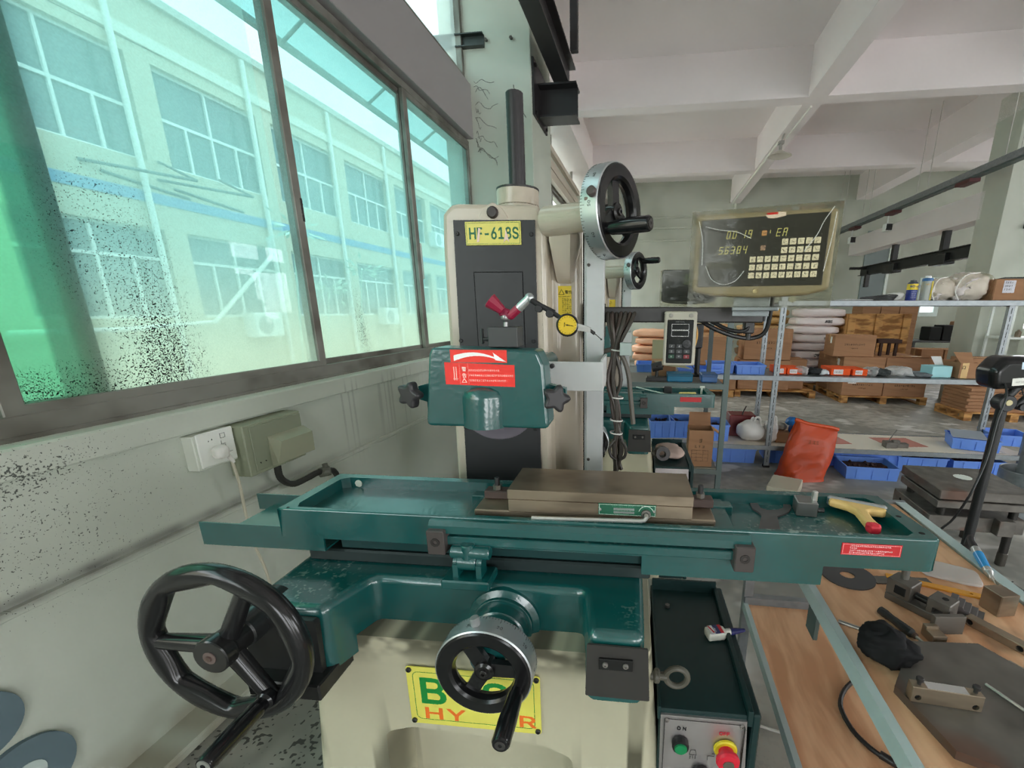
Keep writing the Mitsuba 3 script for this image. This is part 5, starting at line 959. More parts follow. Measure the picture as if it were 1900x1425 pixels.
part(vs, 'jaw_slot', VT(box((-0.045, -0.0252, 0.026), (-0.022, -0.02, 0.046), 0.001)), 'matte', (22, 24, 24)); part(vs, 'pin', VT(cyl((-0.040, 0.004, 0.05), (-0.040, 0.004, 0.118), 0.0085, n=20, ch=0.001)), 'metal', (150, 148, 142)); part(vs, 'spindle', VT(cyl((-0.01, 0, 0.03), (0.02, 0, 0.03), 0.008, n=16)), 'metal', (60, 62, 62)); part(vs, 'socket_screw', VT(cyl((0.042, 0.0, 0.053), (0.042, 0.0, 0.0535), 0.006, n=16)), 'matte', (16, 16, 16))
solo('gauge_block', xf(box((-0.032, -0.006, 0), (0.032, 0.006, 0.042), 0.001), rotz(8), move(0.634, 0.872, z)), 'worn_steel', None, 'rusty steel plate standing on edge in front of the small vise', 'steel block')
solo('gauge_block', xf(cat(box((-0.014, -0.012, 0), (0.014, 0.012, 0.02), 0.001), box((-0.014, 0.010, 0), (0.012, 0.022, 0.026), 0.001)), rotz(5), move(0.597, 0.842, z)), 'ground_steel', None, 'little stepped steel block nearest the screwdriver tip', 'steel block')
sb = thing('step_block', 'ribbed dark steel step block between the vise and the steel cube', 'steel block')
ST = lambda m: xf(m, rotz(-38), move(0.712, 0.938, z))
part(sb, 'body', ST(ext(Polygon([(-0.030, 0), (0.030, 0), (0.030, 0.012)] + [p for i in range(5) for p in ((0.030 - 0.012 * i, 0.012 + 0.005 * i), (0.0195 - 0.012 * i, 0.012 + 0.005 * i))] + [(-0.030, 0.032)]).buffer(0), 0.042, (0, 0.021, 0), (1, 0, 0), (0, 0, 1))), 'satin', (84, 80, 80))
solo('steel_cube', xf(box((-0.022, -0.022, 0), (0.022, 0.022, 0.052), 0.0015), rotz(14), move(0.792, 0.965, z)), 'ground_steel', None, 'plain ground steel cube near the right bench rail', 'steel block')
pb = thing('parallel_bar', 'bright steel bar with a dark hole at each end lying by the steel cube', 'steel bar')
PT = lambda m: xf(m, rotz(-58), move(0.728, 0.872, z))
part(pb, 'bar', PT(sub(box((-0.052, -0.011, 0), (0.052, 0.011, 0.018), 0.0015), cyl((-0.042, -0.02, 0.009), (-0.042, 0.02, 0.009), 0.0062, n=18), cyl((0.042, -0.02, 0.009), (0.042, 0.02, 0.009), 0.0062, n=18))), 'ground_steel'); 
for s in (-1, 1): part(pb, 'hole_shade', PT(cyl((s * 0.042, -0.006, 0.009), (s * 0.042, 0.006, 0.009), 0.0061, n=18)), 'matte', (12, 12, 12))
ru = thing('wooden_ruler', 'yellow wooden ruler lying behind the steel cube', 'ruler')
part(ru, 'stick', xf(sub(box((-0.115, -0.010, 0), (0.115, 0.010, 0.005), 0.0006), cyl((0.055, 0, -0.01), (0.055, 0, 0.02), 0.0035, n=16)), rotz(-19), move(0.722, 1.035, z)), 'satin', (214, 148, 50))
solo('polythene_bag', xf(blob((0, 0, 0.006), (0.062, 0.045, 0.005), (0.5, 0.5), 0.25, 40, 3, (10, 40)), rotz(-20), move(0.775, 1.105, z)), 'polythene', None, 'small clear polythene bag under the air pen', 'plastic bag', smooth=50)
ap = thing('air_pen', 'blue and chrome air engraving pen lying against the right bench rail', 'air tool')
a, b = np.array([0.898, 1.205, z + 0.024]), np.array([0.858, 1.072, z + 0.008]); d_ = b - a; at_ = lambda t: a + d_ * t
part(ap, 'rear_collar', cyl(at_(-0.02), at_(0.16), 0.0105, n=20, ch=0.001), 'metal', (196, 200, 200)); part(ap, 'blue_grip', cyl(at_(0.16), at_(0.62), 0.0115, 0.0095, n=22, ch=0.001), 'gloss', (40, 142, 206), label='blue sleeve'); part(ap, 'nose', cat(cyl(at_(0.62), at_(0.74), 0.0098, n=20, ch=0.001), cyl(at_(0.74), at_(0.84), 0.0085, 0.006, n=20), cyl(at_(0.84), at_(0.92), 0.0055, n=14)), 'metal', (200, 202, 200)); part(ap, 'needle', cyl(at_(0.92), at_(1.05), 0.0022, 0.0008, n=10), 'metal', (196, 190, 180))
part(ap, 'hose', tube([at_(-0.02), at_(-0.25), (0.925, 1.27, z + 0.02), (0.945, 1.31, z - 0.10), (0.95, 1.33, z - 0.4), (0.96, 1.36, 0.01)], 0.009, 9), 'satin', (26, 26, 27), label='black air hose')
sc = thing('file_handle', 'screwdriver with a long black handle pointing at the steel plate', 'screwdriver')
a, b = np.array([0.527, 0.918, z + 0.0095]), np.array([0.557, 0.842, z + 0.0095]); d_ = b - a
part(sc, 'grip', lathe([(0, 0), (0.0085, 0.001), (0.0092, 0.012), (0.0078, 0.03), (0.0092, 0.055), (0.0095, 0.076), (0.006, 0.081), (0, 0.081)], a, d_, 18), 'satin', (42, 42, 42)); part(sc, 'ferrule', cyl(a + d_ / np.linalg.norm(d_) * 0.078, a + d_ / np.linalg.norm(d_) * 0.086, 0.0062, n=14), 'satin', (84, 66, 58)); part(sc, 'blade', cat(tube([a + d_ / np.linalg.norm(d_) * 0.085, (0.569, 0.812, z + 0.007), (0.582, 0.797, z + 0.004)], 0.0032, 8, 0)), 'metal', (200, 196, 186))
rdd = thing('steel_rod', 'long round steel rod lying under the black cloth', 'steel rod')
part(rdd, 'rod', tube([(0.424, 0.872, z + 0.004), (0.551, 0.808, z + 0.004)], 0.0042, 10, 0), 'metal', (158, 156, 152))
solo('black_glove', cat(xf(blob((0, 0, 0.030), (0.050, 0.034, 0.034), (0.9, 0.8), 0.75, 46, 5, (24, 44)), rotz(-30), move(0.470, 0.772, z + 0.002))), 'matte', (20, 20, 22), 'crumpled black cloth glove on the near left corner of the bench', 'glove', smooth=50)
pl = thing('steel_plate', 'large thick rusty dark steel plate filling the near part of the bench', 'steel plate')
part(pl, 'plate', ext(Polygon([(0.535, 0.815), (0.663, 0.826), (0.72, 0.735), (0.74, 0.60), (0.60, 0.53), (0.476, 0.578), (0.448, 0.695)]), 0.016, (0, 0, z)), 'worn_steel', smooth=20); z2 = z + 0.0162
jb = thing('jaw_block', 'grey steel jaw block with two screws standing on the rusty plate', 'steel block')
JT = lambda m: xf(m, rotz(-4), move(0.5075, 0.667, z2))
part(jb, 'body', JT(sub(box((-0.052, -0.009, 0), (0.052, 0.009, 0.030), 0.001), cyl((-0.042, -0.02, 0.010), (-0.042, 0.02, 0.010), 0.005, n=16), cyl((0.042, -0.02, 0.008), (0.042, 0.02, 0.008), 0.005, n=16))), 'ground_steel')
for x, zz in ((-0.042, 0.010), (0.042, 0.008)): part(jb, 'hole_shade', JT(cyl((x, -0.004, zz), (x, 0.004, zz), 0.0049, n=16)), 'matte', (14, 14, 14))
for x in (-0.040, 0.042): part(jb, 'screw', JT(cat(cyl((x, 0, 0.03), (x, 0, 0.036), 0.003, n=12), cyl((x, 0, 0.036), (x, 0, 0.043), 0.0055, n=14, ch=0.001))), 'satin', (40, 38, 38))
part(jb, 'polished_top', JT(box((-0.03, -0.008, 0.0298), (0.03, 0.008, 0.0304))), 'metal', (214, 214, 214))
for i, (x, y, r) in enumerate(((0.682, 0.805, -50), (0.694, 0.778, -40), (0.702, 0.752, -15))):
    b_ = thing('cap_screw', ('black cap screw on the plywood, farthest of three right of the steel plate', 'black cap screw in the middle of three right of the steel plate', 'black cap screw nearest of three right of the steel plate')[i], 'screw')
    S_ = lambda m: xf(m, rotz(r), move(x, y, z))
    part(b_, 'head', S_(cyl((-0.012, 0, 0.0062), (0, 0, 0.0062), 0.0062, n=16, ch=0.0008)), 'satin', (36, 34, 34)); part(b_, 'shank', S_(cyl((0, 0, 0.0062), (0.035, 0, 0.0042), 0.0036, n=12)), 'satin', (48, 44, 42))
solo('thin_pin', tube([(0.702, 0.800, z + 0.003), (0.732, 0.752, z + 0.003)], 0.0026, 8, 0), 'metal', (166, 160, 152), 'thin bright pin lying beyond the black cap screws', 'pin')
solo('thin_pin', tube([(0.604, 0.716, z2 + 0.003), (0.634, 0.655, z2 + 0.003)], 0.0026, 8, 0), 'metal', (206, 204, 202), 'thin bright rod lying on the rusty steel plate', 'pin')
pw = thing('power_lead', 'black cable with a moulded connector on the lower bench shelf', 'cable')
part(pw, 'lead', tube([(0.70, 1.22, 0.337), (0.66, 1.185, 0.337), (0.60, 1.13, 0.337), (0.565, 1.07, 0.337), (0.565, 1.0, 0.337), (0.585, 0.955, 0.337), (0.605, 0.93, 0.338)], 0.0062, 9), 'satin', (34, 34, 35)); part(pw, 'connector', cat(cyl((0.603, 0.932, 0.341), (0.628, 0.912, 0.341), 0.0095, n=14), cyl((0.625, 0.915, 0.342), (0.665, 0.885, 0.342), 0.0105, n=16, ch=0.002)), 'satin', (30, 30, 32))
solo('floor_cable', tube([(0.27, 1.35, 0.006), (0.36, 1.30, 0.006), (0.46, 1.27, 0.006), (0.6, 1.24, 0.006)], 0.005, 7), 'satin', (196, 196, 190), 'white cable crossing the floor under the bench', 'cable')

# ------------------------------------------------------------------ pedestal fan and the die set beyond the bench
fn = thing('pedestal_fan', 'black pedestal fan seen from behind with its motor housing tilted', 'fan')
px_, py_ = 1.98, 2.66
SC = np.diag([0.865, 0.865, 0.865, 1.0]); FR.append(move(1.70, 2.30, 0) @ SC @ move(-px_, -py_, 0))
part(fn, 'pole', tube([(px_ - 0.04, py_, 0.03), (px_ - 0.035, py_, 1.14)], 0.026, 18, 0), 'satin', (26, 27, 28))
part(fn, 'base_disc', lathe([(0, 0.05), (0.05, 0.05), (0.20, 0.028), (0.225, 0.008), (0.225, 0), (0, 0)], (2.06, py_ - 0.05, 0), (0, 0, 1), 48), 'satin', (44, 44, 45))
part(fn, 'base_rib', cat(*[xf(tube([(0.07, 0, 0.05), (0.13, 0.02, 0.044), (0.20, 0.07, 0.03)], 0.004, 5), rotz(q * 24), move(2.06, py_ - 0.05, 0)) for q in range(15)]), 'satin', (34, 34, 35), kind='stuff')
FR.append(FR[-1] @ move(0, 0, 0.218))
part(fn, 'pole_clamp', cat(cyl((px_ - 0.035, py_ - 0.035, 0.92), (px_ - 0.035, py_ + 0.035, 0.92), 0.045, n=20, ch=0.004)), 'satin', (30, 31, 32)); part(fn, 'clamp_button', cyl((px_ - 0.035, py_ - 0.036, 0.925), (px_ - 0.035, py_ - 0.042, 0.925), 0.016, n=18), 'satin', (196, 184, 140))
FR.append(FR[-1] @ move(-0.085, 0, 0.0))
hd = part(fn, 'motor_housing', xf(rext(rounded([(-0.14, -0.075), (0.15, -0.085), (0.17, 0.07), (-0.09, 0.10), (-0.15, 0.03)], 0.045), 0.16, 0.04, (2.04, py_ + 0.08, 1.085), (1, 0, 0), (0, 0, 1), both=True), rot(-6, [0, 1, 0], (2.04, py_, 1.08))), 'gloss', (22, 23, 24), label='black motor housing')
for (x0, x1, z0, z1, c) in ((1.985, 2.075, 1.028, 1.068, (222, 222, 214)), (2.02, 2.115, 1.112, 1.150, (196, 214, 232))):
    l_ = part(hd, 'paper_label', xf(box((x0, py_ - 0.0815, z0), (x1, py_ - 0.079, z1)), rot(-6, [0, 1, 0], (2.04, py_, 1.08))), 'satin', c); part(l_, 'print_line', xf(glyphs(8, 0.007, (x0 + 0.015, py_ - 0.0815, z0 + 0.015), (1, 0, 0), (0, 0, 1), seed=int(x0 * 100)), rot(-6, [0, 1, 0], (2.04, py_, 1.08))), 'satin', (120, 118, 120), smooth=False)
FR.pop()
part(fn, 'tilt_joint', cat(cyl((px_ + 0.03, py_, 0.90), (px_ + 0.09, py_, 0.98), 0.016, n=14), cyl((px_ - 0.03, py_, 0.94), (px_ + 0.02, py_, 1.02), 0.022, n=14), cyl((px_ + 0.05, py_ - 0.03, 0.90), (px_ + 0.05, py_ + 0.03, 0.90), 0.02, n=14)), 'satin', (34, 35, 36))
cg = []
cen = np.array([2.42, py_ + 0.16, 1.02]); ax_ = np.array([0.86, 0.5, -0.05]); ax_ /= np.linalg.norm(ax_); X_, Y_, Z_ = frame_of(ax_)
for q in np.arange(0, 2 * PI, 2 * PI / 56):
    d = X_ * math.cos(q) + Y_ * math.sin(q); cg.append(tube([cen - ax_ * 0.16 + d * 0.06, cen - ax_ * 0.13 + d * 0.2, cen - ax_ * 0.03 + d * 0.255, cen + ax_ * 0.03 + d * 0.255], 0.0025, 4, 3))
cg += [lathe([(0.255, -0.004), (0.259, 0), (0.255, 0.004), (0.251, 0), (0.255, -0.004)], cen, ax_, 48), lathe([(0.06, -0.004), (0.064, 0), (0.06, 0.004)], cen - ax_ * 0.16, ax_, 24)]
part(fn, 'cage', cat(*cg), 'satin', (40, 41, 42), smooth=60)
part(fn, 'lead', tube([(1.875, py_ - 0.05, 1.06), (1.865, py_ - 0.12, 0.98), (1.83, py_ - 0.15, 0.85), (1.79, py_ - 0.2, 0.66), (1.73, py_ - 0.25, 0.52), (1.71, py_ - 0.25, 0.44), (1.70, py_ - 0.2, 0.30), (1.66, py_ - 0.15, 0.16), (1.70, py_, -0.20)], 0.006, 7), 'satin', (30, 30, 31))
FR.pop(); FR.pop()
dset = thing('die_set', 'rusty steel die set with guide pillars standing on the floor beyond the bench', 'die set')
DT = lambda m: xf(m, rotz(-2), move(1.62, 2.50, 0))
part(dset, 'upper_plate', DT(box((0, 0, 0.395), (0.46, 0.42, 0.45), 0.004)), 'worn_steel'); part(dset, 'white_pad', DT(lathe([(0, 0), (0.045, 0), (0.045, 0.002), (0, 0.002)], (0.24, 0.24, 0.45), (0, 0, 1), 32)), 'matte', (206, 212, 206), label='white round paper pad')
part(dset, 'middle_plate', DT(box((0.0, 0.01, 0.34), (0.44, 0.41, 0.385), 0.004)), 'worn_steel'); part(dset, 'lower_plate', DT(box((-0.02, 0.02, 0.205), (0.46, 0.42, 0.29), 0.004)), 'worn_steel')
for x, y in ((0.05, 0.05), (0.41, 0.05), (0.05, 0.37), (0.41, 0.37)):
    part(dset, 'guide_pillar', DT(cyl((x, y, 0.06), (x, y, 0.34), 0.021, n=18)), 'metal', (74, 72, 70)); part(dset, 'foot', DT(cyl((x, y, 0.0), (x, y, 0.08), 0.024, n=18, ch=0.003)), 'metal', (96, 92, 86))
for y in (0.08, 0.2, 0.33): part(dset, 'tapped_hole', DT(cyl((-0.0205, y, 0.25), (-0.0215, y, 0.25), 0.009, n=14)), 'matte', (14, 14, 14))
part(dset, 'side_block', DT(box((0.30, -0.03, 0.21), (0.38, 0.02, 0.30), 0.003)), 'worn_steel')
gbx = thing('steel_drum', 'battered grey steel sheet cylinder at the right picture edge behind the die set', 'drum')
part(gbx, 'shell', lathe([(0.14, 0), (0.15, 0.0), (0.15, 0.34), (0.145, 0.345), (0.14, 0.34)], (2.62, 3.25, 0), (0, 0, 1), 36), 'galvanized'); part(gbx, 'post', cyl((2.60, 3.25, 0.3), (2.60, 3.25, 0.62), 0.045, n=18), 'galvanized')
# ------------------------------------------------------------------ slotted-angle storage rack and what stands in it
rk = thing('storage_rack', 'long galvanized slotted-angle rack with three shelves across the workshop', 'rack')
SX0, SX1, SY0, SY1 = -0.75, 3.24, 4.055, 4.60
LV = (0.205, 0.848, 1.482)
for x in (-0.72, 1.09, 3.18):
    for y, s in ((SY0 - 0.012, 1), (SY1 - 0.028, -1)):
        k = part(rk, 'post', cat(box((x, y, 0.0), (x + 0.042, y + 0.004, 1.52)), box((x, y if s > 0 else y, 0.0), (x + 0.004, y + 0.042, 1.52)), box((x - 0.004, y - 0.001, 0), (x + 0.0, y + 0.004, 1.52))), 'galvanized')
        part(k, 'slot', cat(*[box((x + 0.018, y - 0.0008, z), (x + 0.023, y + 0.0002, z + 0.05)) for z in np.arange(0.05, 1.45, 0.07)]), 'matte', (40, 44, 46), smooth=False, kind='stuff')
        part(k, 'foot_cap', box((x - 0.008, y - 0.006, 0), (x + 0.05, y + 0.046, 0.018), 0.002), 'satin', (24, 24, 25))
for i, (z, x0) in enumerate(((LV[0], -0.75), (LV[1], -0.75), (LV[2], 1.06))):
    b_ = part(rk, 'shelf', box((x0, SY0, z - 0.012), (SX1, SY1, z), 0.001), 'matte' if i == 0 else 'galvanized', (206, 196, 182), label=('bottom', 'middle', 'top')[i] + ' shelf')
    part(rk, 'shelf_beam', box((x0, SY0 - 0.016, z - 0.038), (SX1, SY0 - 0.006, z + 0.004), 0.002), 'galvanized'); part(rk, 'shelf_beam', box((x0, SY1 + 0.004, z - 0.038), (SX1, SY1 + 0.014, z + 0.004), 0.002), 'galvanized')
cb_ = part(rk, 'shelf_liner', box((1.45, SY0 + 0.01, LV[0]), (2.75, SY1 - 0.02, LV[0] + 0.004)), 'matte', (212, 204, 190)); 
for x in (1.55, 2.2): part(cb_, 'red_print', ext(Polygon([(x, SY0 + 0.1), (x + 0.35, SY0 + 0.16), (x + 0.30, SY0 + 0.45), (x - 0.05, SY0 + 0.42)]), 0.0006, (0, 0, LV[0] + 0.004)), 'matte', (186, 128, 116))

# crates
def crate_meshes(w, d, h):
    t = 0.006; m = [box((-w / 2 + 0.012, -d / 2 + 0.012, 0), (w / 2 - 0.012, d / 2 - 0.012, t))]
    o = np.array([(-w / 2, -d / 2), (w / 2, -d / 2), (w / 2, d / 2), (-w / 2, d / 2)])
    for i in range(4):
        a, b = o[i], o[(i + 1) % 4]; ia, ib = a * 0.955, b * 0.955; ka, kb = a * (1 - 2 * t / w) , b * (1 - 2 * t / w)
        m.append(hull([(*a, h), (*b, h), (*ka, h), (*kb, h), (*ia, 0), (*ib, 0), (*(ia * 0.97), 0), (*(ib * 0.97), 0)]))
    m.append(cat(box((-w / 2 - 0.006, -d / 2 - 0.006, h - 0.012), (w / 2 + 0.006, -d / 2 + 0.002, h)), box((-w / 2 - 0.006, d / 2 - 0.002, h - 0.012), (w / 2 + 0.006, d / 2 + 0.006, h)), box((-w / 2 - 0.006, -d / 2, h - 0.012), (-w / 2 + 0.002, d / 2, h)), box((w / 2 - 0.002, -d / 2, h - 0.012), (w / 2 + 0.006, d / 2, h))))
    ribs = [box((x - 0.003, s * d / 2 * 0.985 - 0.004, 0.01), (x + 0.003, s * d / 2 * 0.985 + 0.004, h - 0.01)) for x in np.linspace(-w * 0.3, w * 0.3, 3) for s in (-1, 1)]
    return cat(*m), cat(*ribs)
nC = [0]
def crate(x, y, z, w, d, h, r, label, fill=True, group=None):
    nC[0] += 1; k = thing('plastic_crate', label, 'crate', group); body, ribs = crate_meshes(w, d, h); T = [rotz(r), move(x, y, z)]
    part(k, 'tub', xf(body, *T), 'satin', (100, 142, 222), smooth=20); part(k, 'ribs', xf(ribs, *T), 'satin', (88, 130, 212), smooth=False, kind='stuff')
    if fill:
        g = np.random.default_rng(100 + nC[0]); ms = []
        for i in range(46):
            c = np.array([g.uniform(-0.38, 0.38) * w, g.uniform(-0.38, 0.38) * d, g.uniform(0.04, h * 0.78)])
            ms.append(xf(box((-0.014, -0.008, -0.006), (0.014, 0.008, 0.006 + 0.012 * g.random())), rot(g.uniform(0, 360), g.normal(size=3)), move(*c)))
        ms.append(box((-w * 0.44, -d * 0.44, 0.006), (w * 0.44, d * 0.44, h * 0.62)))
        part(k, 'small_parts', xf(cat(*ms), *T), 'matte', (62, 44, 42), smooth=False, kind='stuff', label='heap of small dark brown parts')
CL = [(0.80, 4.30, 0, 0.46, 0.33, 0.14, 0, 'blue crate of dark parts on the floor beside the grey-green bench leg'), (1.33, 4.34, 0, 0.38, 0.33, 0.14, 0, 'blue crate of dark parts on the floor just right of the rack post'),
      (1.67, 4.34, 0, 0.25, 0.34, 0.14, 0, 'blue crate half hidden behind the orange sack on the floor'), (1.93, 3.98, 0, 0.42, 0.30, 0.115, -2, 'nearest blue crate, standing out in front of the rack on the floor'),
      (2.06, 4.33, 0, 0.50, 0.32, 0.14, -3, 'blue crate with two black posts in it behind the nearest crate'), (2.48, 4.30, 0, 0.40, 0.34, 0.13, -2, 'blue crate left of centre under the right half of the rack'),
      (2.93, 4.28, 0, 0.42, 0.32, 0.12, 0, 'blue crate of brown parts on the floor behind the die set'), (3.55, 4.1, 0, 0.40, 0.36, 0.13, 0, 'blue crate on the floor partly hidden by the fan pole')]
for a in CL: crate(*a)
crate(2.93, 4.28, LV[0] + 0.005, 0.34, 0.30, 0.10, -20, 'empty blue crate with a grey sheet on the bottom shelf', False); crate(3.35, 4.5, LV[0], 0.3, 0.3, 0.10, -10, 'blue crate on the bottom shelf behind the fan pole', False)
solo('cardboard_sheet', xf(hull([(-0.13, -0.1, 0), (0.13, -0.1, 0), (0.12, 0.12, 0), (-0.12, 0.12, 0), (0, 0, 0.004)]), rot(8, [1, 0, 0]), rotz(-20), move(2.90, 4.30, LV[0] + 0.112)), 'matte', (150, 158, 168), 'grey sheet lying over the empty blue crate on the bottom shelf', 'sheet')
crate(0.05, 4.3, LV[1], 0.34, 0.3, 0.075, 0, 'blue crate on the middle shelf left of the control pendant', False); crate(0.46, 4.28, LV[1], 0.38, 0.3, 0.04, 0, 'shallow blue crate on the middle shelf behind the control pendant', False)
crate(0.66, 4.33, LV[1], 0.22, 0.3, 0.085, 0, 'blue crate on the middle shelf right of the control pendant', False); crate(0.91, 4.28, LV[1], 0.25, 0.3, 0.085, 0, 'blue crate on the middle shelf left of the rack post', False)
crate(0.12, 4.32, LV[0], 0.24, 0.3, 0.17, 12, 'blue crate of parts on the bottom shelf behind the second grinder', True); crate(0.36, 4.35, LV[0], 0.28, 0.3, 0.17, 0, 'blue crate of parts on the bottom shelf left of the tall carton', True); crate(0.66, 4.3, LV[0], 0.22, 0.32, 0.16, 0, 'blue crate on the bottom shelf right of the tall carton', True)

# cardboard boxes
def carton(name, lo, hi, label, r=0.0, group=None, open_=False, cat_='cardboard box', prn=True, tape=True, seed=0, holder=None):
    k = thing(name, label, cat_, group); c = (np.array(lo) + hi) / 2; T = rot(r, [0, 0, 1], c)
    if open_:
        b = sub(box(lo, hi), box(np.array(lo) + [0.006, 0.006, 0.01], np.array(hi) + [-0.006, -0.006, 0.2]))
    else: b = box(lo, hi, 0.006)
    part(k, 'carton', xf(b, T), 'cardboard')
    w = hi[0] - lo[0]; h = hi[2] - lo[2]
    if tape and not open_: part(k, 'tape', xf(cat(box((lo[0] + 0.001, (lo[1] + hi[1]) / 2 - 0.025, hi[2] - 0.0005), (hi[0] - 0.001, (lo[1] + hi[1]) / 2 + 0.025, hi[2] + 0.001)), box((lo[0] - 0.001, (lo[1] + hi[1]) / 2 - 0.025, hi[2] - h * 0.3), (lo[0] + 0.0005, (lo[1] + hi[1]) / 2 + 0.025, hi[2]))), T), 'gloss', (196, 160, 116))
    if prn:
        q = min(w * 0.5 / 11, h * 0.14)
        part(k, 'printed_line', xf(glyphs(10, q, ((lo[0] + hi[0]) / 2 - q * 5.5, lo[1] - 0.0006, lo[2] + h * 0.52), (1, 0, 0), (0, 0, 1), depth=0.001, seed=seed), T), 'matte', (74, 50, 36), smooth=False); part(k, 'printed_line', xf(glyphs(6, q * 0.6, ((lo[0] + hi[0]) / 2 - q * 2, lo[1] - 0.0006, lo[2] + h * 0.36), (1, 0, 0), (0, 0, 1), depth=0.001, seed=seed + 1), T), 'matte', (74, 50, 36), smooth=False)
    return k, T
def paper(k, T, x0, y, z0, x1, z1, c=(224, 220, 216)):
    p_ = part(k, 'paper_label', xf(box((x0, y - 0.002, z0), (x1, y, z1)), T), 'matte', c); q = (z1 - z0) / 7
    for i in range(3): part(p_, 'print_line', xf(glyphs(int((x1 - x0) / q / 1.3), q, (x0 + q * 0.6, y - 0.0022, z1 - (i * 2 + 1.6) * q), (1, 0, 0), (0, 0, 1), depth=0.0008, seed=i), T), 'matte', (90, 88, 96), smooth=False)
# pallet A with six cartons and one on top
def pallet(x0, y0, x1, y1, label, z0=0.0):
    k = thing('wooden_pallet', label, 'pallet')
    for i in range(6):
        y = y0 + (y1 - y0 - 0.1) * i / 5; part(k, 'deck_plank', box((x0, y, z0 + 0.095), (x1, y + 0.1, z0 + 0.115), 0.003), 'rough_wood')
    for x in (x0, (x0 + x1) / 2 - 0.05, x1 - 0.1):
        part(k, 'stringer', box((x, y0, z0 + 0.078), (x + 0.1, y1, z0 + 0.095), 0.002), 'rough_wood'); part(k, 'skid', box((x, y0, z0), (x + 0.1, y1, z0 + 0.016), 0.002), 'rough_wood')
        for y in (y0, (y0 + y1) / 2 - 0.05, y1 - 0.1): part(k, 'pallet_block', box((x, y, z0 + 0.016), (x + 0.1, y + 0.1, z0 + 0.078), 0.003), 'rough_wood')
    return k
pallet(3.02, 7.32, 4.26, 8.45, 'wooden pallet carrying the printed cartons in the middle of the hall')
zz = 0.116
lb_ = ['left front carton with a paper label on the pallet', 'right front carton on the middle pallet', 'left rear carton on the middle pallet', 'right rear carton on the middle pallet']
for i, (x, y) in enumerate(((3.02, 7.36), (3.63, 7.36), (3.02, 7.92), (3.63, 7.92))):
    k, T = carton('carton', (x, y, zz), (x + 0.60, y + 0.54, zz + 0.31), lb_[i], seed=i); 
    if i == 0: paper(k, T, 3.10, 7.358, zz + 0.19, 3.22, zz + 0.30)
lb_ = ['second-layer carton with a white label at its left end', 'open-flapped carton in the second layer on the pallet', 'rear left carton in the second layer of the pallet', 'rear right carton in the second layer of the pallet']
for i, (x, y) in enumerate(((3.00, 7.38), (3.62, 7.38), (3.01, 7.93), (3.63, 7.93))):
    k, T = carton('carton', (x, y, zz + 0.312), (x + 0.61, y + 0.53, zz + 0.60), lb_[i], seed=10 + i, prn=False)
    if i == 0: part(k, 'paper_label', box((2.996, 7.52, zz + 0.46), (2.9995, 7.60, zz + 0.56)), 'matte', (228, 226, 222))
    if i == 1: part(k, 'lifted_flap', hull([(3.62, 7.38, zz + 0.60), (4.23, 7.38, zz + 0.60), (3.62, 7.38, zz + 0.604), (4.30, 7.28, zz + 0.625), (3.70, 7.26, zz + 0.625)]), 'cardboard')
k, T = carton('carton', (2.84, 7.42, zz + 0.602), (3.44, 7.82, zz + 0.93), 'single printed carton on top of the palletised stack', seed=21); part(k, 'paper_label', box((2.836, 7.52, zz + 0.80), (2.8395, 7.58, zz + 0.9)), 'matte', (228, 226, 222))
stl = thing('wooden_stool', 'dark low wooden stool beside the top carton', 'stool')
part(stl, 'seat', box((3.55, 7.6, zz + 0.80), (3.90, 7.9, zz + 0.86), 0.005), 'matte', (58, 40, 34))
for x in (3.60, 3.82): part(stl, 'leg', box((x, 7.62, zz + 0.602), (x + 0.04, 7.66, zz + 0.80), 0.003), 'matte', (58, 40, 34)); part(stl, 'leg', box((x, 7.83, zz + 0.602), (x + 0.04, 7.87, zz + 0.80), 0.003), 'matte', (58, 40, 34))
# right: flat cartons on a second pallet
pallet(4.15, 6.30, 5.35, 6.93, 'wooden pallet under the flattened cartons, right of the middle pallet')
OR2 = ['lowest', 'second lowest', 'third lowest', 'middle', 'third highest', 'second highest', 'topmost']
for i in range(7): solo('flat_carton', xf(box((4.18, 6.34, zz + 0.045 * i), (5.30, 6.88, zz + 0.045 * i + 0.043), 0.006), rotz((-1) ** i * 1.2, (4.7, 6.6, 0))), 'cardboard', None, f'{OR2[i]} flattened carton in the stack on the right pallet', 'cardboard', 'flattened cartons on the right pallet')
k, T = carton('carton', (4.2, 6.5, zz + 0.33), (4.88, 6.9, zz + 0.68), 'wide carton with a dark printed side behind the blue tissue box', seed=33)
k, T = carton('carton', (4.90, 6.36, zz + 0.33), (5.40, 6.70, zz + 0.55), 'low open carton behind the fan head', open_=True, prn=False)
k, T = carton('carton', (5.55, 6.35, 0.0), (6.4, 6.85, 1.25), 'tall plain carton against the white racking at the right', prn=False, tape=False)
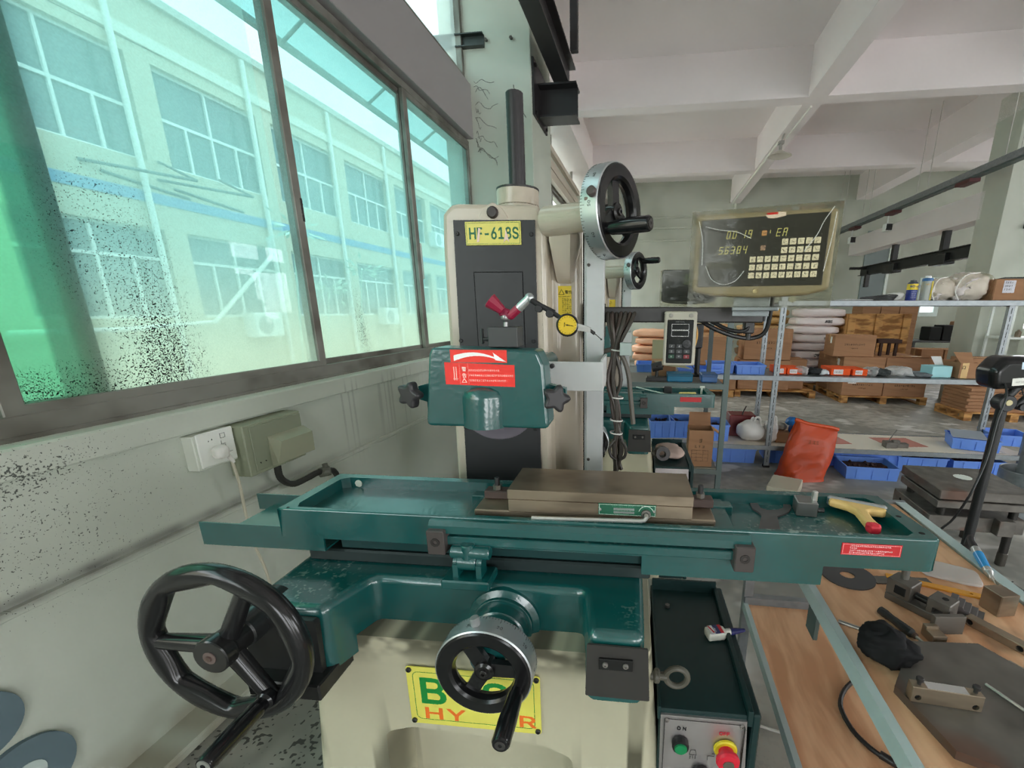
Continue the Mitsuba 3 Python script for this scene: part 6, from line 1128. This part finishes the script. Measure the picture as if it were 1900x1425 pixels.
# left group behind the rack
lab = ['brown printed carton on the left stack behind the rack', 'lower printed carton of the left stack behind the rack', 'carton with its flap open behind the second grinder', 'carton under the sacks behind the control pendant', 'lower carton behind the middle shelf at left', 'carton beside the rack post in front of the tan sacks', 'low pink-brown carton on the pallet by the rack post', 'small carton on the bottom of the left stack']
for i, (lo, hi) in enumerate((((1.55, 7.7, 0.62), (2.30, 8.2, 1.12)), ((1.50, 7.7, 0.12), (2.32, 8.2, 0.61)), ((0.75, 7.5, 0.55), (1.30, 8.0, 1.0)), ((0.2, 7.6, 0.12), (0.8, 8.1, 0.7)), ((0.85, 7.6, 0.12), (1.45, 8.1, 0.54)), ((2.03, 8.35, 0.117), (2.36, 8.9, 1.05)), ((2.33, 7.85, 0.36), (2.62, 8.3, 0.62)), ((2.34, 7.85, 0.12), (2.6, 8.3, 0.358)))):
    carton('carton', lo, hi, lab[i], seed=50 + i, prn=i in (0, 1))
pallet(1.45, 7.65, 2.75, 8.40, 'wooden pallet under the left stack of cartons'); pallet(0.1, 7.55, 1.42, 8.6, 'wooden pallet behind the second grinder')
ORD = ['lowest', 'second from the bottom', 'third from the bottom', 'fourth from the bottom', 'middle', 'fourth from the top', 'third from the top', 'second from the top', 'topmost']
def od(i, n): return ORD[i] if i <= n // 2 - (n % 2 == 0) and i < 4 else ORD[8 - (n - 1 - i)] if n - 1 - i < 4 else 'middle'
def sack(c, s, r, col, label, group, seed, txt=None, flip=False):
    k = thing('resin_sack', label, 'sack', group); m = xf(blob((0, 0, 0), s, (0.5, 0.55), 0.3, 6, seed, (12, 30)), rotz(r), move(*c)); part(k, 'bag', m, 'satin', col, smooth=60)
    if txt:
        h = s[2] * 0.62; t = meshkit.text_mesh(txt, h, 0.003, True); t.apply_translation([-t.bounds[:, 0].mean(), -h / 2, 0]); 
        if flip: t.apply_transform(rot(180, [0, 0, 1]))
        # lay the print on the bulging front of the sack
        t = t.subdivide() if len(t.faces) < 400 else t
        v = t.vertices.copy(); off = 0.02 * (1 - (v[:, 1] / s[2]) ** 2); q = place(t, (s[0] * 0.25, -s[1] * 0.985 - 0.012, 0), (1, 0, 0), (0, 0, 1)); part(k, 'lettering', xf(q, rotz(r), move(*c)), 'matte', (44, 42, 46), smooth=False)
for i in range(9):
    sack((2.98 + 0.02 * ((i * 7) % 3 - 1), 8.78, 0.19 + 0.148 * i), (0.43, 0.29, 0.0735), (i % 2) * 5 - 2, (226, 216, 214), f'{od(i, 9)} white resin sack in the tall white stack behind the rack', 'white resin sacks in the tall stack', i, {7: 'ABS', 5: 'ABS', 3: 'TAIRILAC', 1: 'TAIRILAC', 8: None}.get(i), i in (5, 3))
for i in range(9):
    sack((2.18 + 0.03 * ((i * 5) % 3 - 1), 9.3, 0.19 + 0.148 * i), (0.44, 0.30, 0.0735), 3 - (i % 3) * 3, (190, 152, 92) if i % 3 else (196, 160, 112), f'{od(i, 9)} tan resin sack in the stack left of the white sacks', 'tan resin sacks in the stack', 30 + i)
for i in range(7):
    sack((1.10 + 0.03 * ((i * 5) % 3 - 1), 9.25, 0.19 + 0.15 * i), (0.5, 0.32, 0.0745), 3 - (i % 3) * 3, (206, 160, 116), f'{od(i, 7)} light brown sack of the stack behind the control pendant', 'light brown sacks behind the pendant', 60 + i)
for i in range(6):
    sack((0.12 + 0.03 * ((i * 5) % 3 - 1), 9.2, 0.20 + 0.155 * i), (0.46, 0.32, 0.077), 3 - (i % 3) * 3, (214, 166, 134), f'{od(i, 6)} pinkish sack of the stack behind the second grinder', 'pinkish sacks behind the second grinder', 80 + i)
pallet(2.5, 8.48, 3.38, 9.05, 'wooden pallet under the white resin sacks'); pallet(-0.4, 8.9, 2.65, 9.65, 'long wooden pallet under the tan and pinkish sacks')
# plywood crate leaning behind
wc = thing('wooden_crate', 'large plywood transport crate with wooden battens behind the cartons', 'crate')
part(wc, 'panel', box((3.42, 8.5, 0.12), (4.42, 8.53, 1.36)), 'rough_wood')
for x in (3.42, 3.86, 4.30): part(wc, 'batten', box((x, 8.46, 0.12), (x + 0.12, 8.5, 1.36), 0.004), 'rough_wood')
part(wc, 'side_panel', box((3.40, 8.5, 0.12), (3.42, 9.2, 1.36)), 'rough_wood'); part(wc, 'body_back', box((3.42, 9.17, 0.12), (4.42, 9.2, 1.36)), 'rough_wood'); part(wc, 'runner', box((3.42, 8.5, 0), (4.42, 9.2, 0.12)), 'rough_wood')
lab = ('carton at the left of the high stack behind the plywood crate', 'middle carton of the high stack behind the plywood crate', 'carton at the right of the high stack behind the plywood crate')
for i in range(3):
    carton('carton', (4.36 + 0.36 * i, 10.2, 1.21), (4.71 + 0.36 * i, 10.7, 1.62), lab[i], prn=False, tape=False)
    carton('carton', (4.36 + 0.36 * i, 10.2, 0.0), (4.71 + 0.36 * i, 10.7, 1.208), lab[i].replace('carton', 'tall lower carton'), prn=False, tape=False)
for i, (x, h, c) in enumerate(((6.35, 0.30, (40, 42, 42)), (6.62, 0.34, (38, 40, 40)), (6.95, 0.42, None))):
    lbx = ('black box on the table by the far wall, farther left', 'larger black box on the table by the far wall', 'brown carton on the table by the far wall')[i]
    solo('storage_box', box((x, 11.3, 0.76), (x + 0.24 + 0.03 * i, 11.7, 0.76 + h), 0.01), 'matte' if c else 'cardboard', c, lbx, 'box')
ft = thing('side_table', 'long dark table against the far wall', 'table'); part(ft, 'table_top', box((5.9, 11.1, 0.72), (7.7, 11.9, 0.758), 0.004), 'satin', (60, 62, 62))
for x in (5.95, 7.6):
    for y in (11.15, 11.8): part(ft, 'leg', box((x, y, 0), (x + 0.05, y + 0.05, 0.72)), 'satin', (70, 72, 72))
for i in range(3): carton('carton', (5.75 + 0.46 * i, 10.4, 0.0), (6.18 + 0.46 * i, 10.9, 0.62), ('carton with a white label under the far table, left', 'carton under the far table, middle', 'brown carton under the far table, right')[i], prn=False)
# white racking at the column
wr_ = thing('white_rack', 'white painted rack with shelves in front of the square column', 'rack')
for x in (4.90, 6.35):
    for y in (6.95, 7.36): part(wr_, 'post', box((x, y, 0), (x + 0.03, y + 0.03, 1.75)), 'satin', (214, 222, 218))
for z_ in (0.5, 1.03, 1.58): part(wr_, 'shelf', box((4.9, 6.95, z_), (6.38, 7.39, z_ + 0.025)), 'satin', (220, 228, 224))
for i, (x, y, z_, h, c, n) in enumerate(((5.12, 7.1, 1.056, 0.10, (118, 104, 84), 'brown'), (5.50, 7.1, 1.056, 0.13, (226, 230, 226), 'white'), (5.58, 7.1, 1.056, 0.12, (222, 226, 222), 'second white'), (5.40, 7.22, 1.056, 0.2, (190, 176, 96), 'yellow'), (5.52, 7.25, 1.056, 0.19, (186, 176, 104), 'second yellow'))):
    solo('bottle', lathe([(0, 0), (0.035, 0), (0.036, h * 0.7), (0.014, h * 0.85), (0.014, h), (0, h)], (x, y, z_), (0, 0, 1), 16), 'satin', c, f'{n} bottle on the middle shelf of the white rack', 'bottle')
for i, x in enumerate((5.75, 5.98)): crate(x, 7.15, 1.056, 0.2, 0.25, 0.07, 0, ('small blue tray on the white rack, left', 'small blue tray on the white rack, right')[i], False)
# top shelf of the long rack
zt = LV[2] + 0.004
cc = thing('cable_coil', 'black cable coiled flat on the top shelf', 'cable'); 
for i in range(4): part(cc, 'cable_turn', tube([(1.76, 4.2, zt + 0.008 + 0.006 * i), (1.85, 4.16 + 0.01 * i, zt + 0.010 + 0.008 * i), (1.97, 4.16, zt + 0.012 + 0.012 * i), (2.02 + 0.01 * i, 4.2, zt + 0.012 + 0.010 * i), (1.96, 4.25, zt + 0.012 + 0.008 * i), (1.84, 4.25, zt + 0.008 + 0.006 * i)], 0.0055, 7), 'satin', (26, 28, 28))
solo('polythene_sheet', blob((1.72, 4.2, zt + 0.008), (0.14, 0.08, 0.008), (0.7, 0.7), 0.4, 16, 4, (10, 30)), 'polythene', None, 'flat scrap of plastic film on the top shelf at left', 'plastic bag', smooth=50)
solo('tissue_bundle', blob((2.06, 4.26, zt + 0.035), (0.07, 0.06, 0.035), (0.8, 0.8), 0.5, 18, 8, (12, 26)), 'matte', (206, 206, 202), 'white crumpled wrapping left of the blue spray can', 'wrapping', smooth=50)
c1 = thing('spray_can', 'blue and yellow lubricant spray can on the top shelf', 'spray can'); cx = 2.155
part(c1, 'can_body', lathe([(0, 0), (0.037, 0), (0.0385, 0.004), (0.0385, 0.135), (0.036, 0.140), (0.0, 0.140)], (cx, 4.2, zt), (0, 0, 1), 32), 'satin', (26, 40, 120)); part(c1, 'shoulder', lathe([(0.036, 0.139), (0.030, 0.150), (0.022, 0.153), (0.022, 0.165), (0.0, 0.168)], (cx, 4.2, zt), (0, 0, 1), 28), 'satin', (70, 74, 78))
a0 = np.arange(200, 341, 10); lbp = lathe([(0.0389, 0.085), (0.0391, 0.086), (0.0391, 0.138), (0.0387, 0.139)], (cx, 4.2, zt), (0, 0, 1), 32); part(c1, 'yellow_shield', sub(lathe([(0, 0.088), (0.0392, 0.088), (0.0392, 0.136), (0, 0.136)], (cx, 4.2, zt), (0, 0, 1), 32), box((cx - 0.1, 4.215, zt), (cx + 0.1, 4.4, zt + 0.2))), 'satin', (232, 200, 40), label='yellow label field')
part(c1, 'lettering', text('WD-40', 0.0165, (cx, 4.2 - 0.0405, zt + 0.106), (1, 0, 0), (0, 0, 1), 0.001, True, True), 'satin', (26, 36, 100), smooth=False)
for i in range(4): part(c1, 'print_line', glyphs(6, 0.006, (cx - 0.02, 4.2 - 0.0395, zt + 0.07 - 0.016 * i), (1, 0, 0), (0, 0, 1), seed=i), 'satin', (190, 196, 220), smooth=False)
c2 = thing('spray_can', 'silver spray can with a yellow stripe in front of the plastic bags', 'spray can'); cx = 2.262
part(c2, 'can_body', lathe([(0, 0), (0.037, 0), (0.0385, 0.004), (0.0385, 0.158), (0, 0.158)], (cx, 4.2, zt), (0, 0, 1), 32), 'satin', (168, 172, 166)); part(c2, 'blue_band', lathe([(0.0388, 0.156), (0.039, 0.157), (0.039, 0.174), (0.034, 0.180), (0, 0.181)], (cx, 4.2, zt), (0, 0, 1), 32), 'satin', (54, 104, 160)); part(c2, 'cap', lathe([(0.024, 0.178), (0.022, 0.196), (0.012, 0.202), (0, 0.203)], (cx, 4.2, zt), (0, 0, 1), 24), 'satin', (232, 234, 234))
part(c2, 'yellow_stripe', box((cx + 0.018, 4.161, zt + 0.005), (cx + 0.028, 4.175, zt + 0.155)), 'satin', (214, 190, 60)); part(c2, 'label_text', glyphs(4, 0.013, (cx - 0.03, 4.1605, zt + 0.125), (1, 0, 0), (0, 0, 1), seed=6), 'satin', (206, 160, 50), smooth=False)
for i, (x, sx, sz, nm) in enumerate(((2.38, 0.095, 0.092, 'smaller clear bag of white rags behind the silver can'), (2.60, 0.145, 0.108, 'large clear bag of white rags on the top shelf'))):
    kb = thing('rag_bag', nm, 'bag'); part(kb, 'rags', blob((x, 4.27, zt + sz), (sx, 0.11, sz), (0.75, 0.75), 0.4, 26, 20 + i, (26, 48)), 'matte', (214, 206, 204), smooth=50)
    part(kb, 'bag_film', blob((x + 0.01, 4.27, zt + sz * 1.04), (sx * 1.1, 0.12, sz * 1.04), (0.7, 0.7), 0.25, 12, 33 + i, (18, 36)), 'clear_film', smooth=50)
    part(kb, 'bag_seam', tube([(x - sx * 0.75, 4.15, zt + 0.004), (x - sx * 0.98, 4.15, zt + sz * 0.8), (x - sx * 0.55, 4.17, zt + sz * 1.8), (x + sx * 0.3, 4.2, zt + sz * 2.05)], 0.004, 6), 'satin', (236, 234, 232))
k, T = carton('carton', (2.74, 4.15, zt), (3.14, 4.5, zt + 0.168), 'brown carton with a white label on the top shelf', prn=False); paper(k, T, 2.80, 4.149, zt + 0.06, 2.885, zt + 0.155, (208, 208, 216))
solo('dark_sheet', hull([(2.82, 4.2, zt + 0.169), (3.14, 4.2, zt + 0.169), (3.14, 4.45, zt + 0.169), (2.86, 4.45, zt + 0.169), (2.9, 4.3, zt + 0.19), (3.12, 4.3, zt + 0.19)]), 'satin', (66, 70, 70), 'dark folded sheet on the carton on the top shelf', 'sheet')
# middle shelf
zm = LV[1] + 0.004; rg = np.random.default_rng(17)
for i, (x0, x1, h, nm) in enumerate(((1.14, 1.22, 0.06, 'orange box beside the rack post on the middle shelf'), (1.23, 1.36, 0.055, 'orange box with a white label right of the rack post'), (1.60, 1.76, 0.06, 'orange box with a paper label in the middle of the shelf'), (1.78, 1.90, 0.055, 'orange open box in the middle of the shelf'))):
    k = thing('orange_box', nm, 'box'); part(k, 'carton', box((x0, 4.16, zm), (x1, 4.42, zm + h), 0.002), 'matte', (226, 84, 34)); p_ = part(k, 'paper_label', box((x0 + 0.02, 4.158, zm + 0.008), (x0 + 0.02 + (x1 - x0) * 0.5, 4.16, zm + h - 0.008)), 'matte', (216, 206, 206)); part(p_, 'print_line', glyphs(5, (x1 - x0) * 0.07, (x0 + 0.025, 4.1575, zm + h * 0.4), (1, 0, 0), (0, 0, 1), seed=i), 'matte', (120, 110, 116), smooth=False)
for i, (x, sx, sz, c, mat, nm) in enumerate(((1.36, 0.05, 0.035, (212, 214, 212), 'polythene', 'bubble wrapped packet on the orange boxes'), (1.47, 0.07, 0.028, (40, 42, 44), 'matte', 'black plastic packet left of centre on the middle shelf'), (1.54, 0.045, 0.022, (206, 210, 214), 'matte', 'small white packet with a blue mark on the middle shelf'), (1.95, 0.06, 0.035, (186, 186, 182), 'polythene', 'clear packet in the middle of the shelf'), (2.03, 0.07, 0.03, (60, 64, 64), 'matte', 'black and grey packet right of the orange boxes'), (2.18, 0.09, 0.04, (216, 218, 210), 'polythene', 'white crumpled bag standing on the middle shelf'), (2.34, 0.075, 0.016, (104, 110, 114), 'matte', 'flat grey packet left of the tissue box'), (2.27, 0.05, 0.014, (180, 182, 184), 'matte', 'flat pale packet right of the white crumpled bag'))):
    solo('packet', blob((x, 4.2 + 0.02 * (i % 2), zm + sz), (sx, 0.07, sz), (0.7, 0.7), 0.8, 30, 40 + i, (16, 32)), mat, c, nm, 'packet', smooth=40)
tb_ = thing('tissue_box', 'pale blue paper box with its flap open on the middle shelf', 'box'); part(tb_, 'carton', xf(box((2.40, 4.15, zm), (2.565, 4.30, zm + 0.095), 0.002), rotz(6, (2.48, 4.2, 0))), 'matte', (160, 208, 214)); part(tb_, 'open_flap', hull([(2.49, 4.27, zm + 0.094), (2.57, 4.29, zm + 0.094), (2.47, 4.32, zm + 0.165), (2.56, 4.33, zm + 0.165), (2.53, 4.33, zm + 0.16)]), 'matte', (232, 236, 236)); part(tb_, 'print_line', glyphs(6, 0.01, (2.49, 4.158, zm + 0.04), (1, 0.1, 0), (0, 0, 1), seed=2), 'matte', (110, 150, 170), smooth=False)
k, T = carton('carton', (2.60, 4.12, zm), (2.74, 4.42, zm + 0.13), 'taped open carton on the middle shelf beside the blue paper box', open_=True, prn=False)
part(k, 'raised_flap', hull([(2.60, 4.13, zm + 0.13), (2.70, 4.12, zm + 0.13), (2.56, 4.18, zm + 0.215), (2.70, 4.18, zm + 0.215), (2.70, 4.185, zm + 0.215)]), 'cardboard'); part(k, 'side_flap', hull([(2.74, 4.13, zm + 0.13), (2.74, 4.4, zm + 0.13), (2.86, 4.12, zm + 0.045), (2.88, 4.36, zm + 0.045), (2.87, 4.3, zm + 0.05)]), 'cardboard'); part(k, 'tape', box((2.615, 4.118, zm), (2.665, 4.1205, zm + 0.13)), 'gloss', (206, 172, 120)); part(k, 'printed_line', cjk('警告' if False else '口', 0.03, (2.61, 4.1185, zm + 0.08), (1, 0, 0), (0, 0, 1), 0.0006), 'matte', (70, 52, 38), smooth=False)
# bottom shelf
zb = LV[0] + 0.004
for i, (x, sx, sz, nm) in enumerate(((0.98, 0.12, 0.105, 'white plastic carrier bag with tied handles on the bottom shelf'), (1.16, 0.06, 0.11, 'white plastic bag half hidden by the rack post on the bottom shelf'))):
    kb = thing('carrier_bag', nm, 'plastic bag'); part(kb, 'bag', blob((x, 4.22, zb + sz * 0.9), (sx, 0.11, sz * 0.9), (0.8, 0.8), 0.35, 14, 60 + i, (18, 34)), 'satin', (212, 210, 206), smooth=50); part(kb, 'handle', cat(tube([(x + sx * 0.1, 4.2, zb + sz * 1.6), (x + sx * 0.3, 4.2, zb + sz * 2.15), (x + sx * 0.55, 4.2, zb + sz * 2.1), (x + sx * 0.7, 4.2, zb + sz * 1.5)], 0.011, 7), tube([(x - sx * 0.1, 4.22, zb + sz * 1.6), (x + sx * 0.1, 4.22, zb + sz * 2.1), (x + sx * 0.2, 4.22, zb + sz * 1.6)], 0.011, 7)), 'satin', (216, 214, 210))
rb_ = thing('red_box', 'dark red tool box behind the white carrier bag', 'tool box'); part(rb_, 'case', box((0.80, 4.34, zb), (1.05, 4.54, zb + 0.21), 0.006), 'satin', (110, 34, 36)); part(rb_, 'handle', tube([(0.92, 4.36, zb + 0.21), (0.93, 4.36, zb + 0.25), (0.95, 4.36, zb + 0.30)], 0.006, 6), 'satin', (60, 50, 50))
k, T = carton('carton', (1.20, 4.16, zb), (1.36, 4.4, zb + 0.10), 'small brown carton with a mark right of the rack post on the bottom shelf', prn=False)
solo('shop_rag', blob((1.24, 4.3, zb + 0.13), (0.08, 0.07, 0.035), (0.8, 0.8), 0.5, 20, 71, (12, 26)), 'matte', (192, 184, 172), 'crumpled pale rag on the small carton of the bottom shelf', 'rag', smooth=50)
bl = thing('blue_bag', 'bright blue knotted plastic bag beside the orange sack', 'plastic bag'); part(bl, 'bag', blob((1.375, 4.2, zb + 0.10), (0.055, 0.07, 0.10), (0.8, 0.8), 0.4, 20, 73, (16, 28)), 'satin', (24, 60, 122), smooth=50); part(bl, 'knot', blob((1.35, 4.18, zb + 0.205), (0.07, 0.05, 0.035), (0.8, 0.8), 0.7, 26, 74, (12, 26)), 'satin', (36, 112, 186), smooth=50)
mp_ = thing('machine_part', 'small grey machined bracket with an upright rod on the bottom shelf', 'machine part'); part(mp_, 'body', cat(box((2.14, 4.12, zb), (2.24, 4.20, zb + 0.055), 0.004), box((2.22, 4.14, zb), (2.34, 4.20, zb + 0.04), 0.004), box((2.20, 4.13, zb + 0.03), (2.26, 4.17, zb + 0.07), 0.004)), 'worn_steel'); part(mp_, 'rod', cyl((2.17, 4.16, zb + 0.05), (2.225, 4.16, zb + 0.165), 0.004, n=8), 'metal', (110, 108, 104))
solo('scrap_paper', hull([(2.93, 4.10, zb), (3.10, 4.10, zb), (3.05, 4.2, zb + 0.02), (2.98, 4.22, zb + 0.03), (3.0, 4.12, zb + 0.025)]), 'matte', (170, 164, 156), 'scrap of brown paper on the bottom shelf at right', 'paper')
# orange woven sack on the floor in front of the rack
og = thing('woven_sack', 'orange woven sack leaning in front of the rack', 'sack')
Vs, n1, n2 = [], 26, 48
for i in range(n1):
    t = i / (n1 - 1)
    for j in range(n2):
        q = 2 * PI * j / n2
        w = 0.185 + 0.02 * math.sin(t * 3) - 0.02 * t; d = 0.13 * (1 - 0.80 * t ** 1.6) + 0.004
        sx, sy = np.sign(math.cos(q)) * abs(math.cos(q)) ** 0.75, np.sign(math.sin(q)) * abs(math.sin(q)) ** 0.75
        fl = 1 + 0.06 * math.exp(-t * 30)
        b = meshkit.fbm(np.array([sx * 2.2, sy * 2.2 + 5, t * 5.0]), 4) - 0.5
        x = 1.335 + 0.11 * t + sx * w * fl + 0.05 * b; y = 3.83 + 0.05 * t + sy * (d * fl) + 0.05 * b
        z = 0.46 * t - 0.085 * sx * max(0, t - 0.35) + 0.012 * b * (t > 0.05)
        Vs.append((x, y, max(z, 0.003)))
f_ = [t_ for i in range(n1 - 1) for j in range(n2) for t_ in ([i * n2 + j, i * n2 + (j + 1) % n2, (i + 1) * n2 + (j + 1) % n2], [i * n2 + j, (i + 1) * n2 + (j + 1) % n2, (i + 1) * n2 + j])]
f_ += [[0, j + 1, j] for j in range(1, n2 - 1)] + [[(n1 - 1) * n2, (n1 - 1) * n2 + j, (n1 - 1) * n2 + j + 1] for j in range(1, n2 - 1)]
part(og, 'bag', tm(Vs, f_), 'satin', (178, 62, 24), smooth=60)
part(og, 'folded_mouth', tube([(1.255, 3.865, 0.505), (1.345, 3.855, 0.478), (1.445, 3.855, 0.462), (1.545, 3.86, 0.447), (1.615, 3.87, 0.428)], 0.016, 8), 'satin', (188, 70, 28))
part(og, 'printed_mark', place(glyphs(3, 0.028, (0, 0, 0), (1, 0, 0), (0, 1, 0), seed=5), (1.345, 3.745, 0.33), (1, 0.05, -0.1), (0, 0.2, 1)), 'matte', (120, 60, 36), smooth=False)
# grey-green bench by the second grinder, and what is on it
tb2 = thing('tool_table', 'grey-green painted steel tool table beside the second grinder', 'table')
part(tb2, 'front_post', box((0.560, 3.40, 0.0), (0.600, 3.44, 1.40), 0.002), 'satin', (92, 106, 104)); part(tb2, 'rear_post', box((0.50, 3.95, 0.0), (0.535, 3.985, 1.40), 0.002), 'satin', (64, 74, 76)); part(tb2, 'left_post', box((-0.35, 3.40, 0.0), (-0.31, 3.44, 0.9), 0.002), 'satin', (92, 106, 104))
part(tb2, 'table_frame', cat(box((-0.35, 3.40, 0.825), (0.60, 3.43, 0.868), 0.002), box((-0.35, 3.95, 0.825), (0.535, 3.98, 0.868), 0.002)), 'satin', (96, 110, 108)); part(tb2, 'table_top', box((-0.34, 3.42, 0.856), (0.56, 3.97, 0.868), 0.001), 'satin', (110, 104, 98))
part(tb2, 'lower_frame', box((0.20, 3.40, 0.14), (0.60, 3.43, 0.18), 0.002), 'satin', (96, 104, 100)); part(tb2, 'lower_shelf', box((0.15, 3.41, 0.18), (0.56, 3.95, 0.19), 0.001), 'satin', (120, 116, 104)); part(tb2, 'foot', box((0.30, 3.5, 0), (0.35, 3.55, 0.14)), 'satin', (30, 30, 30))
for i, (x0, x1, c, nm) in enumerate(((0.14, 0.335, (14, 104, 138), 'teal blue flat box on the grey-green table'), (0.40, 0.52, (50, 96, 150), 'smaller blue box on the grey-green table'))):
    k = thing('tool_case', nm, 'tool case'); part(k, 'case', box((x0, 3.45, 0.869), (x1, 3.60, 0.925), 0.008), 'satin', c); part(k, 'lid', box((x0 - 0.002, 3.448, 0.908), (x1 + 0.002, 3.602, 0.934), 0.006), 'satin', tuple(int(q * 0.8) for q in c))
tcn = thing('carton', 'tall printed brown carton with its lid standing up on the lower table shelf', 'cardboard box')
part(tcn, 'carton', sub(box((0.335, 3.44, 0.191), (0.525, 3.62, 0.49)), box((0.34, 3.445, 0.2), (0.52, 3.615, 0.6))), 'cardboard'); part(tcn, 'raised_flap', hull([(0.34, 3.62, 0.49), (0.52, 3.62, 0.49), (0.345, 3.64, 0.595), (0.515, 3.64, 0.595), (0.515, 3.645, 0.595)]), 'cardboard'); part(tcn, 'side_flap', hull([(0.525, 3.45, 0.49), (0.525, 3.61, 0.49), (0.60, 3.46, 0.44), (0.60, 3.60, 0.44), (0.6, 3.5, 0.445)]), 'cardboard')
part(tcn, 'printed_mark', cat(glyphs(3, 0.022, (0.38, 3.4395, 0.345), (1, 0, 0), (0, 0, 1), seed=12, pitch=1.4), glyphs(1, 0.03, (0.415, 3.4395, 0.39), (1, 0, 0), (0, 0, 1), seed=14), *[box((0.36, 3.4390, z_), (0.49, 3.4397, z_ + 0.002)) for z_ in (0.235, 0.265, 0.295, 0.325)], *[box((x_, 3.4390, 0.235), (x_ + 0.002, 3.4397, 0.327)) for x_ in (0.36, 0.40, 0.45, 0.49)]), 'matte', (66, 52, 30), smooth=False)
vd = thing('drill_chuck', 'black drill chuck and fittings on the grey-green table at left', 'drill chuck'); part(vd, 'body', cat(cyl((0.02, 3.5, 0.97), (0.10, 3.5, 0.99), 0.035, n=20, ch=0.004), cyl((0.06, 3.5, 0.869), (0.06, 3.5, 0.97), 0.012, n=12), box((-0.02, 3.46, 0.869), (0.14, 3.56, 0.90), 0.004)), 'satin', (44, 44, 44))
for x in (0.03, 0.075): part(vd, 'key_hole', cyl((x + 0.03, 3.462, 0.985), (x + 0.03, 3.466, 0.985), 0.006, n=12), 'matte', (14, 14, 14))
k, T = carton('carton', (0.02, 3.72, 0.869), (0.22, 3.9, 1.0), 'open small carton with a raised lid on the grey-green table', prn=False, tape=False); part(k, 'raised_lid', hull([(0.02, 3.9, 1.0), (0.2, 3.9, 1.0), (0.02, 3.92, 1.16), (0.2, 3.92, 1.16), (0.2, 3.925, 1.16)]), 'matte', (148, 146, 116)); part(k, 'front_flap', hull([(0.03, 3.72, 1.0), (0.22, 3.72, 1.0), (0.12, 3.62, 0.975), (0.34, 3.62, 0.95), (0.2, 3.66, 0.975)]), 'matte', (150, 144, 118))
hl = thing('hand_lamp', 'round grey and black work light standing behind the control pendant', 'work light'); part(hl, 'reflector', lathe([(0, 0), (0.05, 0.0), (0.055, 0.03), (0.05, 0.06), (0, 0.06)], (0.30, 3.8, 1.20), (0, -1, 0), 28), 'satin', (110, 96, 106)); part(hl, 'body', box((0.34, 3.78, 1.10), (0.43, 3.86, 1.30), 0.01), 'satin', (26, 26, 28)); part(hl, 'stand', cat(cyl((0.40, 3.82, 0.872), (0.40, 3.82, 1.12), 0.022, n=14), box((0.34, 3.76, 0.869), (0.46, 3.88, 0.885), 0.004)), 'satin', (24, 24, 25)); part(hl, 'lead', tube([(0.28, 3.77, 1.18), (0.30, 3.75, 1.08), (0.36, 3.75, 0.95), (0.42, 3.75, 0.875)], 0.004, 6), 'satin', (40, 34, 32))
# on the second machine's table: air gun
FR.append(M2)
agn = thing('scraper', 'yellow handled scraper lying on the second grinder table', 'scraper'); part(agn, 'grip', xf(rext(rounded([(0, -0.010), (0.085, -0.013), (0.09, 0.010), (0.03, 0.012), (0.0, 0.008)], 0.005), 0.02, 0.005, (0.19, 0.86, 0.976), n=70), np.eye(4)), 'satin', (224, 206, 130)); part(agn, 'rod', tube([(0.19, 0.86, 0.985), (0.16, 0.85, 0.982), (0.14, 0.84, 0.984), (0.05, 0.86, 1.0), (-0.03, 0.9, 1.012)], 0.0035, 7), 'satin', (190, 204, 196))
solo('block_magnet', cat(box((0.115, 0.92, 0.9745), (0.16, 0.96, 1.01), 0.004)), 'satin', (36, 36, 36), 'black block standing on the second grinder table', 'steel block')
solo('upright_pin', cat(cyl((0.31, 0.90, 0.9745), (0.31, 0.90, 1.02), 0.006, n=12), cyl((0.30, 0.90, 1.018), (0.325, 0.90, 1.018), 0.006, n=12)), 'satin', (196, 200, 190), 'pale bent pin standing on the second grinder table', 'pin')
solo('grease_rag', blob((0.155, 0.88, 0.672), (0.075, 0.10, 0.026), (0.8, 0.8), 0.5, 20, 91, (14, 28)), 'matte', (176, 156, 146), 'dirty pinkish rag on top of the second grinder cabinet', 'rag', smooth=50)
tpr = thing('tape_roll', 'black tape roll lying on the second grinder cabinet', 'tape'); part(tpr, 'roll', sub(cyl((0.105, 0.75, 0.70), (0.112, 0.70, 0.71), 0.036, n=28), cyl((0.105, 0.8, 0.70), (0.112, 0.65, 0.71), 0.017, n=24)), 'satin', (44, 40, 40))
FR.pop()
wb_ = thing('white_case', 'pale grey flat case with a blue end lying on the floor before the orange sack', 'case'); WT = lambda m: xf(m, rotz(-24), move(1.10, 3.46, 0)); part(wb_, 'case', WT(box((-0.11, -0.13, 0), (0.12, 0.17, 0.075), 0.006)), 'satin', (176, 172, 154)); part(wb_, 'blue_label', WT(box((-0.1115, -0.11, 0.012), (-0.109, 0.06, 0.064))), 'satin', (70, 140, 190))
